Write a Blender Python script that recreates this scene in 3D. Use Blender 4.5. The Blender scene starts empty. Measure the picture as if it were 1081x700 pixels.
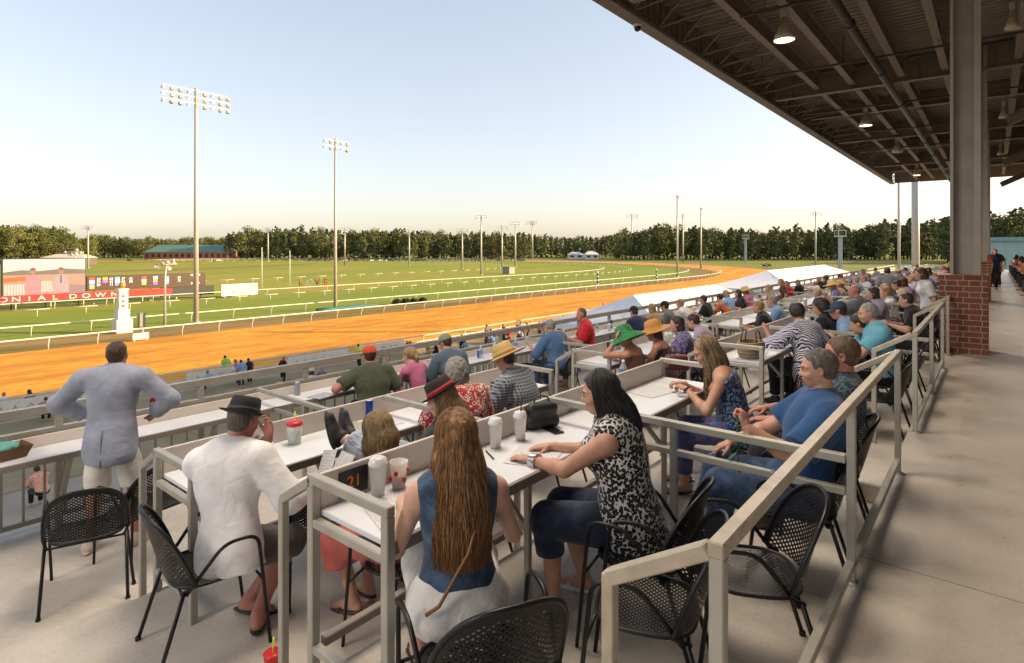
import bpy, math, random
import numpy as np
from mathutils import Vector, Matrix
R = math.radians
rng = random.Random(11)
SC = bpy.context.scene
COL = SC.collection
PI = math.pi

# ---------------------------------------------------------------- camera maths
FPX, CX, HY = 622.0, 540.5, 262.0
YAW = R(39.26)
CH = 1.73
SY, CY = math.sin(YAW), math.cos(YAW)
def ray(px):
    d = (px - CX) / FPX
    return (-SY + d*CY, CY + d*SY)
def at(px, py, t):
    a, b = ray(px); return Vector((a*t, b*t, CH + (HY-py)/FPX*t))
def ground(px, py, z=-7.0):
    t = (CH - z)*FPX/(py - HY); return at(px, py, t)
def y_on(px, X):
    a, b = ray(px); return b*X/a

# ---------------------------------------------------------------- tags
def tag(o, label=None, cat=None, group=None, kind=None):
    if label: o['label'] = label
    if cat: o['category'] = cat
    if group: o['group'] = group
    if kind: o['kind'] = kind
    return o
def empty(name, loc=(0,0,0), rz=0.0, label=None, cat=None, group=None):
    o = bpy.data.objects.new(name, None); COL.objects.link(o)
    o.location = loc; o.rotation_euler = (0,0,rz); o.empty_display_size = .2
    return tag(o, label, cat, group)
def link_mesh(name, me, parent=None):
    o = bpy.data.objects.new(name, me); COL.objects.link(o)
    if parent: o.parent = parent
    return o
def copy_tree(o, parent=None, cl=None):
    c = o.copy(); COL.objects.link(c); c.parent = parent
    if cl is None: cl = KIDS
    for ch in cl.get(o.name, []):
        copy_tree(ch, c, cl)
    return c
KIDS = {}
def snapshot(root):
    def rec(o):
        k = list(o.children); KIDS[o.name] = k
        for c in k: rec(c)
    rec(root)
def setmat(o, m, i=0):
    s = o.material_slots[i]; s.link = 'OBJECT'; s.material = m

# ---------------------------------------------------------------- materials
def new_mat(name):
    m = bpy.data.materials.new(name); m.use_nodes = True
    nt = m.node_tree; b = nt.nodes['Principled BSDF']
    return m, nt, b
def N(nt, t, **kw):
    n = nt.nodes.new(t)
    for k, v in kw.items():
        if k.startswith('i_'): n.inputs[k[2:].replace('_',' ')].default_value = v
        else: setattr(n, k, v)
    return n
def c4(c): return (c[0], c[1], c[2], 1)
def ramp(nt, stops, interp='LINEAR'):
    r = N(nt, 'ShaderNodeValToRGB'); r.color_ramp.interpolation = interp
    e = r.color_ramp.elements
    e[0].position, e[0].color = stops[0][0], c4(stops[0][1])
    e[1].position, e[1].color = stops[-1][0], c4(stops[-1][1])
    for p, c in stops[1:-1]:
        x = e.new(p); x.color = c4(c)
    return r
def mul(c, f): return tuple(min(1, x*f) for x in c)
MATS = {}
def mat(name, col, rough=.6, metal=0., var=.12, scale=6., bump=0., bscale=60., coord='Object', emit=0., spec=.5, sheen=0., detail=4):
    if name in MATS: return MATS[name]
    m, nt, b = new_mat(name); L = nt.links
    b.inputs['Roughness'].default_value = rough; b.inputs['Metallic'].default_value = metal
    b.inputs['Specular IOR Level'].default_value = spec
    if sheen: b.inputs['Sheen Weight'].default_value = sheen
    tc = N(nt, 'ShaderNodeTexCoord')
    nz = N(nt, 'ShaderNodeTexNoise', i_Scale=scale, i_Detail=float(detail)); L.new(tc.outputs[coord], nz.inputs['Vector'])
    r = ramp(nt, [(.3, mul(col, 1-var)), (.7, mul(col, 1+var))]); L.new(nz.outputs['Fac'], r.inputs[0])
    L.new(r.outputs[0], b.inputs['Base Color'])
    if bump:
        n2 = N(nt, 'ShaderNodeTexNoise', i_Scale=bscale, i_Detail=3.0); L.new(tc.outputs[coord], n2.inputs['Vector'])
        bp = N(nt, 'ShaderNodeBump', i_Strength=bump, i_Distance=.01); L.new(n2.outputs['Fac'], bp.inputs['Height'])
        L.new(bp.outputs[0], b.inputs['Normal'])
    if emit:
        L.new(r.outputs[0], b.inputs['Emission Color']); b.inputs['Emission Strength'].default_value = emit
    MATS[name] = m
    return m

# ---------------------------------------------------------------- mesh builder
class MB:
    def __init__(s): s.v=[]; s.f=[]; s.m=[]; s.sm=[]
    def add(s, vs, fs, mi=0, smooth=False, M=None):
        b=len(s.v)
        for p in vs:
            p = Vector(p)
            if M is not None: p = M @ p
            s.v.append(tuple(p))
        for f in fs: s.f.append(tuple(b+i for i in f)); s.m.append(mi); s.sm.append(smooth)
    def box(s, x0,x1,y0,y1,z0,z1, mi=0, M=None):
        v=[(x0,y0,z0),(x1,y0,z0),(x1,y1,z0),(x0,y1,z0),(x0,y0,z1),(x1,y0,z1),(x1,y1,z1),(x0,y1,z1)]
        s.add(v,[(0,3,2,1),(4,5,6,7),(0,1,5,4),(1,2,6,5),(2,3,7,6),(3,0,4,7)],mi,False,M)
    def bevbox(s, x0,x1,y0,y1,z0,z1, b=.004, mi=0, M=None):
        # box with chamfered edges
        xs=(x0,x1); ys=(y0,y1); zs=(z0,z1); v=[]; idx={}
        for i in (0,1):
            for j in (0,1):
                for k in (0,1):
                    for a in range(3):
                        p=[xs[i],ys[j],zs[k]]
                        for q,(n,arr) in enumerate(((i,xs),(j,ys),(k,zs))):
                            if q!=a: p[q]+= b if n==0 else -b
                        idx[i,j,k,a]=len(v); v.append(tuple(p))
        f=[]
        for a in range(3):
            o=[q for q in range(3) if q!=a]
            for n in (0,1):
                loop=[]
                for (p,q) in ((0,0),(1,0),(1,1),(0,1)):
                    t=[0,0,0]; t[a]=n; t[o[0]]=p; t[o[1]]=q; loop.append(idx[t[0],t[1],t[2],a])
                f.append(tuple(loop))
        for a in range(3):           # edges along axis a
            o=[q for q in range(3) if q!=a]
            for p in (0,1):
                for q in (0,1):
                    def g(n,ax):
                        t=[0,0,0]; t[a]=n; t[o[0]]=p; t[o[1]]=q; return idx[t[0],t[1],t[2],ax]
                    f.append((g(0,o[0]),g(1,o[0]),g(1,o[1]),g(0,o[1])))
        for i in (0,1):
            for j in (0,1):
                for k in (0,1): f.append((idx[i,j,k,0],idx[i,j,k,1],idx[i,j,k,2]))
        s.add(v,f,mi,False,M)
    def bar(s, a, b, w, h=None, mi=0, up=(0,0,1)):
        a=Vector(a); b=Vector(b); h=h or w; d=(b-a); l=d.length
        if l<1e-6: return
        d/=l; upv=Vector(up)
        if abs(d.dot(upv))>.98: upv=Vector((0,1,0))
        x=d.cross(upv).normalized(); y=x.cross(d)
        M=Matrix((x,d,y)).transposed().to_4x4(); M.translation=a
        s.bevbox(-w/2,w/2,0,l,-h/2,h/2,min(w,h)*.1,mi,M)
    def tube(s, pts, r, n=8, mi=0, caps=True, smooth=True):
        pts=[Vector(p) for p in pts]; k=len(pts)
        rr = r if isinstance(r,(list,tuple)) else [r]*k
        b=len(s.v); prev=None
        for i,p in enumerate(pts):
            d=(pts[min(i+1,k-1)]-pts[max(i-1,0)]).normalized()
            if prev is None:
                u=Vector((0,0,1)) if abs(d.z)<.9 else Vector((1,0,0))
                x=d.cross(u).normalized()
            else:
                x=(prev-d*prev.dot(d)).normalized()
            prev=x; y=d.cross(x)
            for j in range(n):
                a=2*PI*j/n; s.v.append(tuple(p+(x*math.cos(a)+y*math.sin(a))*rr[i]))
        for i in range(k-1):
            for j in range(n):
                s.f.append((b+i*n+j,b+i*n+(j+1)%n,b+(i+1)*n+(j+1)%n,b+(i+1)*n+j)); s.m.append(mi); s.sm.append(smooth)
        if caps:
            s.f.append(tuple(b+j for j in range(n))[::-1]); s.m.append(mi); s.sm.append(False)
            s.f.append(tuple(b+(k-1)*n+j for j in range(n))); s.m.append(mi); s.sm.append(False)
    def lathe(s, prof, n=24, mi=0, M=None, smooth=True, sx=1, sy=1):
        vs=[];fs=[];k=len(prof)
        for (r,z) in prof:
            for j in range(n):
                a=2*PI*j/n; vs.append((r*math.cos(a)*sx,r*math.sin(a)*sy,z))
        for i in range(k-1):
            for j in range(n): fs.append((i*n+j,i*n+(j+1)%n,(i+1)*n+(j+1)%n,(i+1)*n+j))
        s.add(vs,fs,mi,smooth,M)
    def sheet(s, pts, mi=0): s.add(pts,[tuple(range(len(pts)))],mi)
    def mesh(s, name, mats):
        me=bpy.data.meshes.new(name); me.from_pydata(s.v,[],s.f)
        for m in (mats if isinstance(mats,(list,tuple)) else [mats]): me.materials.append(m)
        me.polygons.foreach_set('material_index', s.m); me.polygons.foreach_set('use_smooth', s.sm)
        me.update(); return me
    def build(s, name, mats, parent=None): return link_mesh(name, s.mesh(name,mats), parent)
def arc(pts, r=.05, n=5):
    """round the corners of a polyline"""
    P=[Vector(p) for p in pts]; out=[P[0]]
    for i in range(1,len(P)-1):
        a,b,c=P[i-1],P[i],P[i+1]; d1=(a-b); d2=(c-b)
        q=min(r,d1.length*.45,d2.length*.45); p1=b+d1.normalized()*q; p2=b+d2.normalized()*q
        for k in range(n+1):
            t=k/n; out.append(p1*(1-t)**2+b*2*t*(1-t)+p2*t*t)
    out.append(P[-1]); return out

# ---------------------------------------------------------------- signed-distance figures
def V3(a): return np.array(a, dtype=np.float64)
class Field:
    def __init__(s): s.p=[]
    def rc(s, a, b, ra, rb, k=.02, cuts=(), op='u'):
        a=V3(a); b=V3(b); s.p.append(('rc',a,b,ra,rb,k,cuts,op)); return s
    def el(s, c, r, A=None, k=.02, cuts=(), op='u'):
        s.p.append(('el',V3(c),V3(r),np.eye(3) if A is None else A,0,k,cuts,op)); return s
    def bounds(s):
        lo=V3([9e9]*3); hi=-lo
        for p in s.p:
            if p[7]=='s': continue
            if p[0]=='rc':
                m=max(p[3],p[4]); lo=np.minimum(lo,np.minimum(p[1],p[2])-m); hi=np.maximum(hi,np.maximum(p[1],p[2])+m)
            else:
                m=p[2].max(); lo=np.minimum(lo,p[1]-m); hi=np.maximum(hi,p[1]+m)
        return lo,hi
    def mesh(s, res, disp=0., dscale=20., seed=0., cuts=()):
        lo,hi=s.bounds(); pad=.03+res*2; lo-=pad; hi+=pad
        n=np.ceil((hi-lo)/res).astype(int)+1
        xs=[lo[i]+np.arange(n[i])*res for i in range(3)]
        F=np.full(n,.2,dtype=np.float32)
        for (t,a,b,c,d,k,ct,op) in s.p:
            if t=='rc': m=max(c,d)+k*1.5+.03; l=np.minimum(a,b)-m; h=np.maximum(a,b)+m
            else: m=b.max()+k*1.5+.03; l=a-m; h=a+m
            i0=np.maximum(((l-lo)/res).astype(int),0); i1=np.minimum(((h-lo)/res).astype(int)+2,n)
            if (i1<=i0).any(): continue
            X,Y,Z=np.meshgrid(xs[0][i0[0]:i1[0]],xs[1][i0[1]:i1[1]],xs[2][i0[2]:i1[2]],indexing='ij',sparse=True)
            if t=='rc':
                ab=b-a; L2=ab.dot(ab)+1e-12
                q=((X-a[0])*ab[0]+(Y-a[1])*ab[1]+(Z-a[2])*ab[2])/L2; q=np.clip(q,0,1)
                D=np.sqrt((X-a[0]-q*ab[0])**2+(Y-a[1]-q*ab[1])**2+(Z-a[2]-q*ab[2])**2)-(c+(d-c)*q)
            else:
                P=(X-a[0],Y-a[1],Z-a[2])
                l0=[P[0]*c[i,0]+P[1]*c[i,1]+P[2]*c[i,2] for i in range(3)]
                k0=np.sqrt((l0[0]/b[0])**2+(l0[1]/b[1])**2+(l0[2]/b[2])**2)+1e-9
                k1=np.sqrt((l0[0]/b[0]**2)**2+(l0[1]/b[1]**2)**2+(l0[2]/b[2]**2)**2)+1e-9
                D=k0*(k0-1)/k1
            for (pt,nv) in ct:
                D=np.maximum(D,(X-pt[0])*nv[0]+(Y-pt[1])*nv[1]+(Z-pt[2])*nv[2])
            sub=F[i0[0]:i1[0],i0[1]:i1[1],i0[2]:i1[2]]
            if op=='s':
                h_=np.maximum(k-np.abs(sub+D),0)/k; sub[...]=np.maximum(sub,-D)+h_*h_*k*.25
            else:
                h_=np.maximum(k-np.abs(sub-D),0)/k; sub[...]=np.minimum(sub,D)-h_*h_*k*.25
        X,Y,Z=np.meshgrid(xs[0],xs[1],xs[2],indexing='ij',sparse=True)
        if disp:
            q=dscale
            F+=disp*(np.sin(X*q+1.3*np.sin(Z*q*.8+seed)+seed)*np.sin(Z*q*.75+1.7*np.sin(Y*q*.6+seed*2)+seed)*.6+
                     np.sin(Y*q*1.7+2*np.sin(X*q*.9+seed)+Z*q*1.2)*.4)
        for (pt,nv) in cuts:
            F=np.maximum(F,(X-pt[0])*nv[0]+(Y-pt[1])*nv[1]+(Z-pt[2])*nv[2])
        return nets(F,lo,res)
def nets(F,lo,res):
    S=F<0
    n=np.array(F.shape)-1
    acc=np.zeros(tuple(n)+(3,),dtype=np.float32); cnt=np.zeros(tuple(n),dtype=np.float32)
    offs=[(0,0),(0,1),(1,0),(1,1)]
    for ax in range(3):
        o=[i for i in range(3) if i!=ax]
        for (p,q) in offs:
            sl0=[None]*3; sl1=[None]*3
            sl0[ax]=slice(0,n[ax]); sl1[ax]=slice(1,n[ax]+1)
            sl0[o[0]]=slice(p,n[o[0]]+p); sl1[o[0]]=sl0[o[0]]
            sl0[o[1]]=slice(q,n[o[1]]+q); sl1[o[1]]=sl0[o[1]]
            A=F[tuple(sl0)]; B=F[tuple(sl1)]
            c=(S[tuple(sl0)]!=S[tuple(sl1)])
            if not c.any(): continue
            I=np.nonzero(c); t=A[I]/(A[I]-B[I])
            acc[I[0],I[1],I[2],ax]+=t
            if p: acc[I[0],I[1],I[2],o[0]]+=1
            if q: acc[I[0],I[1],I[2],o[1]]+=1
            cnt[I]+=1
    I=np.nonzero(cnt); idx=-np.ones(tuple(n),dtype=np.int64); idx[I]=np.arange(len(I[0]))
    V=np.stack(I,1)+acc[I]/cnt[I][:,None]; V=V*res+lo
    Q=[]
    for ax in range(3):
        o=[i for i in range(3) if i!=ax]
        if ax==1: o=o[::-1]
        sl0=[slice(1,n[i]) for i in range(3)]; sl1=list(sl0); sl0[ax]=slice(0,n[ax]); sl1[ax]=slice(1,n[ax]+1)
        c=S[tuple(sl0)]!=S[tuple(sl1)]; J=np.array(np.nonzero(c))
        if J.shape[1]==0: continue
        sg=S[tuple(sl0)][tuple(J)]
        base=J.copy()
        for i in range(3):
            if i!=ax: base[i]+=1
        def cell(da,db):
            b=base.copy(); b[o[0]]-=da; b[o[1]]-=db; return idx[b[0],b[1],b[2]]
        q=np.stack([cell(1,1),cell(0,1),cell(0,0),cell(1,0)],1)
        q=np.where(sg[:,None],q,q[:,::-1]); q=q[(q>=0).all(1)]; Q.append(q)
    return V,(np.concatenate(Q) if Q else np.zeros((0,4),int))
def np_mesh(name, parts, mats):
    """parts: list of (V,Q,matidx array or int)"""
    Vs=[];Qs=[];Ms=[];b=0
    for V,Q,mi in parts:
        Vs.append(V);Qs.append(Q+b);Ms.append(np.full(len(Q),mi) if np.isscalar(mi) else mi);b+=len(V)
    V=np.concatenate(Vs);Q=np.concatenate(Qs);Mi=np.concatenate(Ms)
    me=bpy.data.meshes.new(name)
    me.vertices.add(len(V)); me.vertices.foreach_set('co',V.astype(np.float32).ravel())
    me.loops.add(len(Q)*4); me.loops.foreach_set('vertex_index',Q.astype(np.int32).ravel())
    me.polygons.add(len(Q)); me.polygons.foreach_set('loop_start',(np.arange(len(Q))*4).astype(np.int32))
    for m in mats: me.materials.append(m)
    me.polygons.foreach_set('material_index',Mi.astype(np.int32))
    me.polygons.foreach_set('use_smooth',np.ones(len(Q),dtype=bool))
    me.update(calc_edges=True); me.validate(); return me
# ---------------------------------------------------------------- cloth patterns
def cloth(name, kind, *cs, scale=1., rough=.85):
    key='cloth_'+name
    if key in MATS: return MATS[key]
    m, nt, b = new_mat(key); L = nt.links; b.inputs['Roughness'].default_value=rough
    b.inputs['Sheen Weight'].default_value=.15; b.inputs['Specular IOR Level'].default_value=.25
    tc=N(nt,'ShaderNodeTexCoord'); O=tc.outputs['Object']
    mp=N(nt,'ShaderNodeMapping'); L.new(O,mp.inputs[0]); P=mp.outputs[0]; out=None
    c0=cs[0]; c1=cs[1] if len(cs)>1 else c0
    if kind=='plain':
        nz=N(nt,'ShaderNodeTexNoise',i_Scale=9.*scale,i_Detail=5.); L.new(P,nz.inputs[0])
        r=ramp(nt,[(.3,mul(c0,.86)),(.7,mul(c0,1.12))]); L.new(nz.outputs[0],r.inputs[0]); out=r.outputs[0]
    elif kind=='denim':
        nz=N(nt,'ShaderNodeTexNoise',i_Scale=14.,i_Detail=8.); L.new(P,nz.inputs[0])
        r=ramp(nt,[(.3,mul(c0,.6)),(.5,c0),(.72,mul(c0,1.9))]); L.new(nz.outputs[0],r.inputs[0]); out=r.outputs[0]
    elif kind=='leopard':
        n0=N(nt,'ShaderNodeTexNoise',i_Scale=20.); L.new(P,n0.inputs[0])
        mx=N(nt,'ShaderNodeMixRGB',blend_type='LINEAR_LIGHT'); mx.inputs[0].default_value=.012; L.new(P,mx.inputs[1]); L.new(n0.outputs['Color'],mx.inputs[2])
        v=N(nt,'ShaderNodeTexVoronoi',i_Scale=38.*scale); L.new(mx.outputs[0],v.inputs[0])
        r=ramp(nt,[(.0,(.26,.24,.22)),(.10,(.26,.24,.22)),(.15,c1),(.56,c1),(.62,c0),(1,c0)]); L.new(v.outputs['Distance'],r.inputs[0]); out=r.outputs[0]
    elif kind=='floral':
        v=N(nt,'ShaderNodeTexVoronoi',i_Scale=26.*scale); L.new(P,v.inputs[0])
        n0=N(nt,'ShaderNodeTexNoise',i_Scale=30.*scale,i_Detail=3.); L.new(P,n0.inputs[0])
        r=ramp(nt,[(.30,c0),(.42,mul(c0,.7)),(.5,c1),(.62,cs[2] if len(cs)>2 else c1),(.8,c0)],'CONSTANT'); 
        ad=N(nt,'ShaderNodeMath',operation='ADD'); L.new(v.outputs['Distance'],ad.inputs[0]); L.new(n0.outputs[0],ad.inputs[1])
        ad2=N(nt,'ShaderNodeMath',operation='MULTIPLY'); ad2.inputs[1].default_value=.62; L.new(ad.outputs[0],ad2.inputs[0]); L.new(ad2.outputs[0],r.inputs[0]); out=r.outputs[0]
    elif kind=='zebra':
        w=N(nt,'ShaderNodeTexWave',i_Scale=13.*scale,i_Distortion=9.,i_Detail=1.5); w.bands_direction='DIAGONAL'; w.inputs['Detail Scale'].default_value=.7
        L.new(P,w.inputs[0]); r=ramp(nt,[(0,c0),(.45,c0),(.55,c1),(1,c1)]); L.new(w.outputs['Fac'],r.inputs[0]); out=r.outputs[0]
    elif kind in('plaid','stripe'):
        ws=[]
        for d,sc,pos in (('X',9,.62),('Z',9,.62),('X',27,.8)) if kind=='plaid' else (('X',20,.6),):
            w=N(nt,'ShaderNodeTexWave',i_Scale=float(sc)*scale,i_Distortion=.25); w.bands_direction=d; w.wave_profile='SIN'; L.new(P,w.inputs[0])
            r=ramp(nt,[(pos-.06,(0,0,0)),(pos+.06,(1,1,1))]); L.new(w.outputs['Fac'],r.inputs[0]); ws.append(r.outputs[0])
        col=None
        prev=None
        for i,wv in enumerate(ws):
            mx=N(nt,'ShaderNodeMixRGB'); mf=N(nt,'ShaderNodeMath',operation='MULTIPLY'); mf.inputs[1].default_value=.62 if kind=='plaid' else .9
            L.new(wv,mf.inputs[0]); L.new(mf.outputs[0],mx.inputs[0])
            if prev is None: mx.inputs[1].default_value=c4(c0)
            else: L.new(prev,mx.inputs[1])
            mx.inputs[2].default_value=c4(cs[min(i+1,len(cs)-1)]); prev=mx.outputs[0]
        out=prev
    L.new(out,b.inputs['Base Color'])
    n2=N(nt,'ShaderNodeTexNoise',i_Scale=350.,i_Detail=2.); L.new(O,n2.inputs[0])
    n3=N(nt,'ShaderNodeTexNoise',i_Scale=8.,i_Detail=2.,i_Distortion=1.6); L.new(O,n3.inputs[0])
    b1=N(nt,'ShaderNodeBump',i_Strength=.25,i_Distance=.002); L.new(n2.outputs[0],b1.inputs['Height'])
    b2=N(nt,'ShaderNodeBump',i_Strength=.45,i_Distance=.022); L.new(n3.outputs[0],b2.inputs['Height']); L.new(b1.outputs[0],b2.inputs['Normal'])
    L.new(b2.outputs[0],b.inputs['Normal'])
    MATS[key]=m; return m
def skin(tone=0):
    cols=[(.50,.27,.18),(.42,.21,.13),(.58,.34,.25),(.13,.06,.035),(.46,.20,.14)]
    key='skin%d'%tone
    if key in MATS: return MATS[key]
    m,nt,b=new_mat(key); L=nt.links; c=cols[tone]
    tc=N(nt,'ShaderNodeTexCoord'); nz=N(nt,'ShaderNodeTexNoise',i_Scale=11.,i_Detail=6.); L.new(tc.outputs['Object'],nz.inputs[0])
    r=ramp(nt,[(.3,(c[0]*.85,c[1]*.78,c[2]*.76)),(.7,(c[0]*1.08,c[1]*1.1,c[2]*1.12))]); L.new(nz.outputs[0],r.inputs[0]); L.new(r.outputs[0],b.inputs['Base Color'])
    b.inputs['Roughness'].default_value=.5; b.inputs['Specular IOR Level'].default_value=.4
    n2=N(nt,'ShaderNodeTexNoise',i_Scale=160.); L.new(tc.outputs['Object'],n2.inputs[0])
    bp=N(nt,'ShaderNodeBump',i_Strength=.2,i_Distance=.002); L.new(n2.outputs[0],bp.inputs['Height']); L.new(bp.outputs[0],b.inputs['Normal'])
    MATS[key]=m; return m
def hairmat(name,c0,c1,rough=.42):
    key='hair_'+name
    if key in MATS: return MATS[key]
    m,nt,b=new_mat(key); L=nt.links
    tc=N(nt,'ShaderNodeTexCoord'); mp=N(nt,'ShaderNodeMapping'); mp.inputs['Scale'].default_value=(70,70,9); L.new(tc.outputs['Object'],mp.inputs[0])
    nz=N(nt,'ShaderNodeTexNoise',i_Scale=1.,i_Detail=5.,i_Roughness=.7); L.new(mp.outputs[0],nz.inputs[0])
    r=ramp(nt,[(.32,c0),(.66,c1)]); L.new(nz.outputs[0],r.inputs[0]); L.new(r.outputs[0],b.inputs['Base Color'])
    bp=N(nt,'ShaderNodeBump',i_Strength=.9,i_Distance=.012); L.new(nz.outputs[0],bp.inputs['Height']); L.new(bp.outputs[0],b.inputs['Normal'])
    b.inputs['Roughness'].default_value=rough; b.inputs['Specular IOR Level'].default_value=.45
    MATS[key]=m; return m
LIP=lambda: mat('lips',(.36,.11,.10),.4,var=.05)
EYE=lambda: mat('eyewhite',(.42,.38,.36),.4,var=.02)
IRIS=lambda: mat('iris',(.03,.02,.015),.15,var=.02)

def frame(up, fwd):
    u=Vector(up).normalized(); f=Vector(fwd); f=(f-u*f.dot(u)).normalized(); r=f.cross(u)
    return np.array([r,f,u])          # rows: right, forward, up
def ik(a,b,l1,l2,hint):
    a=Vector(a);b=Vector(b);d=b-a;L=d.length
    if L>(l1+l2)*.995: b=a+d.normalized()*(l1+l2)*.995; d=b-a; L=d.length
    L=max(L,abs(l1-l2)+.02)
    x=(l1*l1-l2*l2+L*L)/(2*L); h=math.sqrt(max(l1*l1-x*x,0)); dn=d.normalized(); hv=Vector(hint); hv=(hv-dn*hv.dot(dn)).normalized()
    return a+dn*x+hv*h, b

def skeleton(p):
    """joints in local space: x right, y forward, z up, origin on the floor under the hips"""
    s=p.get('s',1.); J={}; st=p.get('pose','sit')=='stand'; fem=p.get('fem',False)
    hz=p.get('hz',.93*s if st else .55); J['pel']=Vector((0,p.get('hy',0),hz))
    lean=R(p.get('lean',6)); side=R(p.get('side',0)); tw=R(p.get('twist',0)); tor=.50*s
    up=Vector((math.sin(side),math.sin(lean),math.cos(lean)*math.cos(side))).normalized()
    c1=R(p.get('curl',8)); up2=Vector((math.sin(side),math.sin(lean+c1),math.cos(lean+c1))).normalized()
    J['mid']=J['pel']+up*tor*.5; J['neck']=J['mid']+up2*tor*.5
    J['up']=up; J['up2']=up2
    f0=Vector((0,1,0)); f1=Vector((-math.sin(tw),math.cos(tw),0))
    J['Fp']=frame(up,f0); J['Fc']=frame(up2,f1); r=Vector(J['Fc'][0]); J['r']=r
    sw=p.get('sw',.172 if fem else .195)*s
    dn=up2*(-.055*s)
    raise_l=p.get('lsh',0)*.03; raise_r=p.get('rsh',0)*.03
    J['ls']=J['neck']+dn-r*sw+up2*raise_l; J['rs']=J['neck']+dn+r*sw+up2*raise_r
    hn=R(p.get('hpitch',8)); hyaw=R(p.get('hyaw',0))+tw; roll=R(p.get('hroll',0))
    hf=Vector((-math.sin(hyaw)*math.cos(hn),math.cos(hyaw)*math.cos(hn),-math.sin(hn)))
    hu=Vector((-math.sin(hyaw)*math.sin(hn)+math.sin(roll)*math.cos(hyaw),math.cos(hyaw)*math.sin(hn)+math.sin(roll)*math.sin(hyaw),math.cos(hn)))
    J['H']=frame(hu,hf); nf=R(p.get('nfwd',18))+lean*.6
    J['head']=J['neck']+Vector((0,math.sin(nf),math.cos(nf)))*.165*s+Vector((-math.sin(hyaw),math.cos(hyaw),0))*.012
    ua,fa=.285*s,.255*s
    if st: dl=(-.28*s,.05,.86*s); dr=(.28*s,.05,.86*s)
    else: dl=(-.17,.42,.80); dr=(.17,.42,.80)
    for S,dh,sg in (('l',dl,-1),('r',dr,1)):
        h=p.get(S+'h',dh); e,w=ik(J[S+'s'],h,ua,fa,p.get(S+'eh',(sg*.55,-.35,-.8)))
        J[S+'e']=e; J[S+'w']=w
    if st: fl=(-.11,.0,.08*s); fr=(.11,.0,.08*s)
    else: fl=(-.12,.44,.09); fr=(.12,.44,.09)
    hw=.088*s
    for S,df,sg in (('l',fl,-1),('r',fr,1)):
        hp=J['pel']+Vector((sg*hw,.0,-.03)); J[S+'hip']=hp
        a=p.get(S+'f',df); k,an=ik(hp,a,.43*s,.41*s,p.get(S+'kh',(sg*.1,1,.25)))
        J[S+'k']=k; J[S+'a']=an; J[S+'fd']=Vector(p.get(S+'fd',(sg*.18,1,-.12))).normalized()
    return J
def torso(F,J,p,o=0.,k=.05,cuts=(),low=True,shx=.86):
    s=p.get('s',1.); g=p.get('g',1.); fem=p.get('fem',False); b=p.get('belly',0.)
    P=lambda v: tuple(v)
    pel,mid,neck,up,up2=J['pel'],J['mid'],J['neck'],J['up'],J['up2']; Fp,Fc=J['Fp'],J['Fc']
    fp=Vector(Fp[1]); fc=Vector(Fc[1])
    gg=s*g
    if low: F.el(pel+up*.01,((.185 if fem else .165)*gg+o,(.125)*gg+o,.13*s+o),Fp,k,cuts)
    F.el(pel*.5+mid*.5+fp*(.01+b*.5),((.140 if fem else .152)*gg+o,(.105+b)*gg+o,.17*s+o),Fp,k,cuts)
    F.el(mid*.72+neck*.28+fc*.005,((.142 if fem else .165)*gg+o,.112*gg+o,.17*s+o),Fc,k,cuts)
    F.el(mid*.3+neck*.7-fc*.005,((.150 if fem else .172)*s*(.5+.5*g)+o,.098*s*(.5+.5*g)+o,.13*s+o),Fc,k,cuts)
    if fem:
        for sg in(-1,1): F.el(mid*.48+neck*.52+fc*.085*g+J['r']*.068*sg,(.062*g+o,.062*g+o,.062*g+o),Fc,.04,cuts)
    rs=.05*s*(.5+.5*g)+o
    for S in 'lr':
        a=neck+(J[S+'s']-neck)*.28-fc*.006; F.rc(a+up2*.0,J[S+'s']*shx+a*(1-shx),rs*.95,rs*.95,k,cuts)
        F.rc(neck+up2*.01,J[S+'s']*min(1,shx+.14)+neck*(1-min(1,shx+.14)),.045*s+o,.045*s+o,k,cuts)
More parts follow.
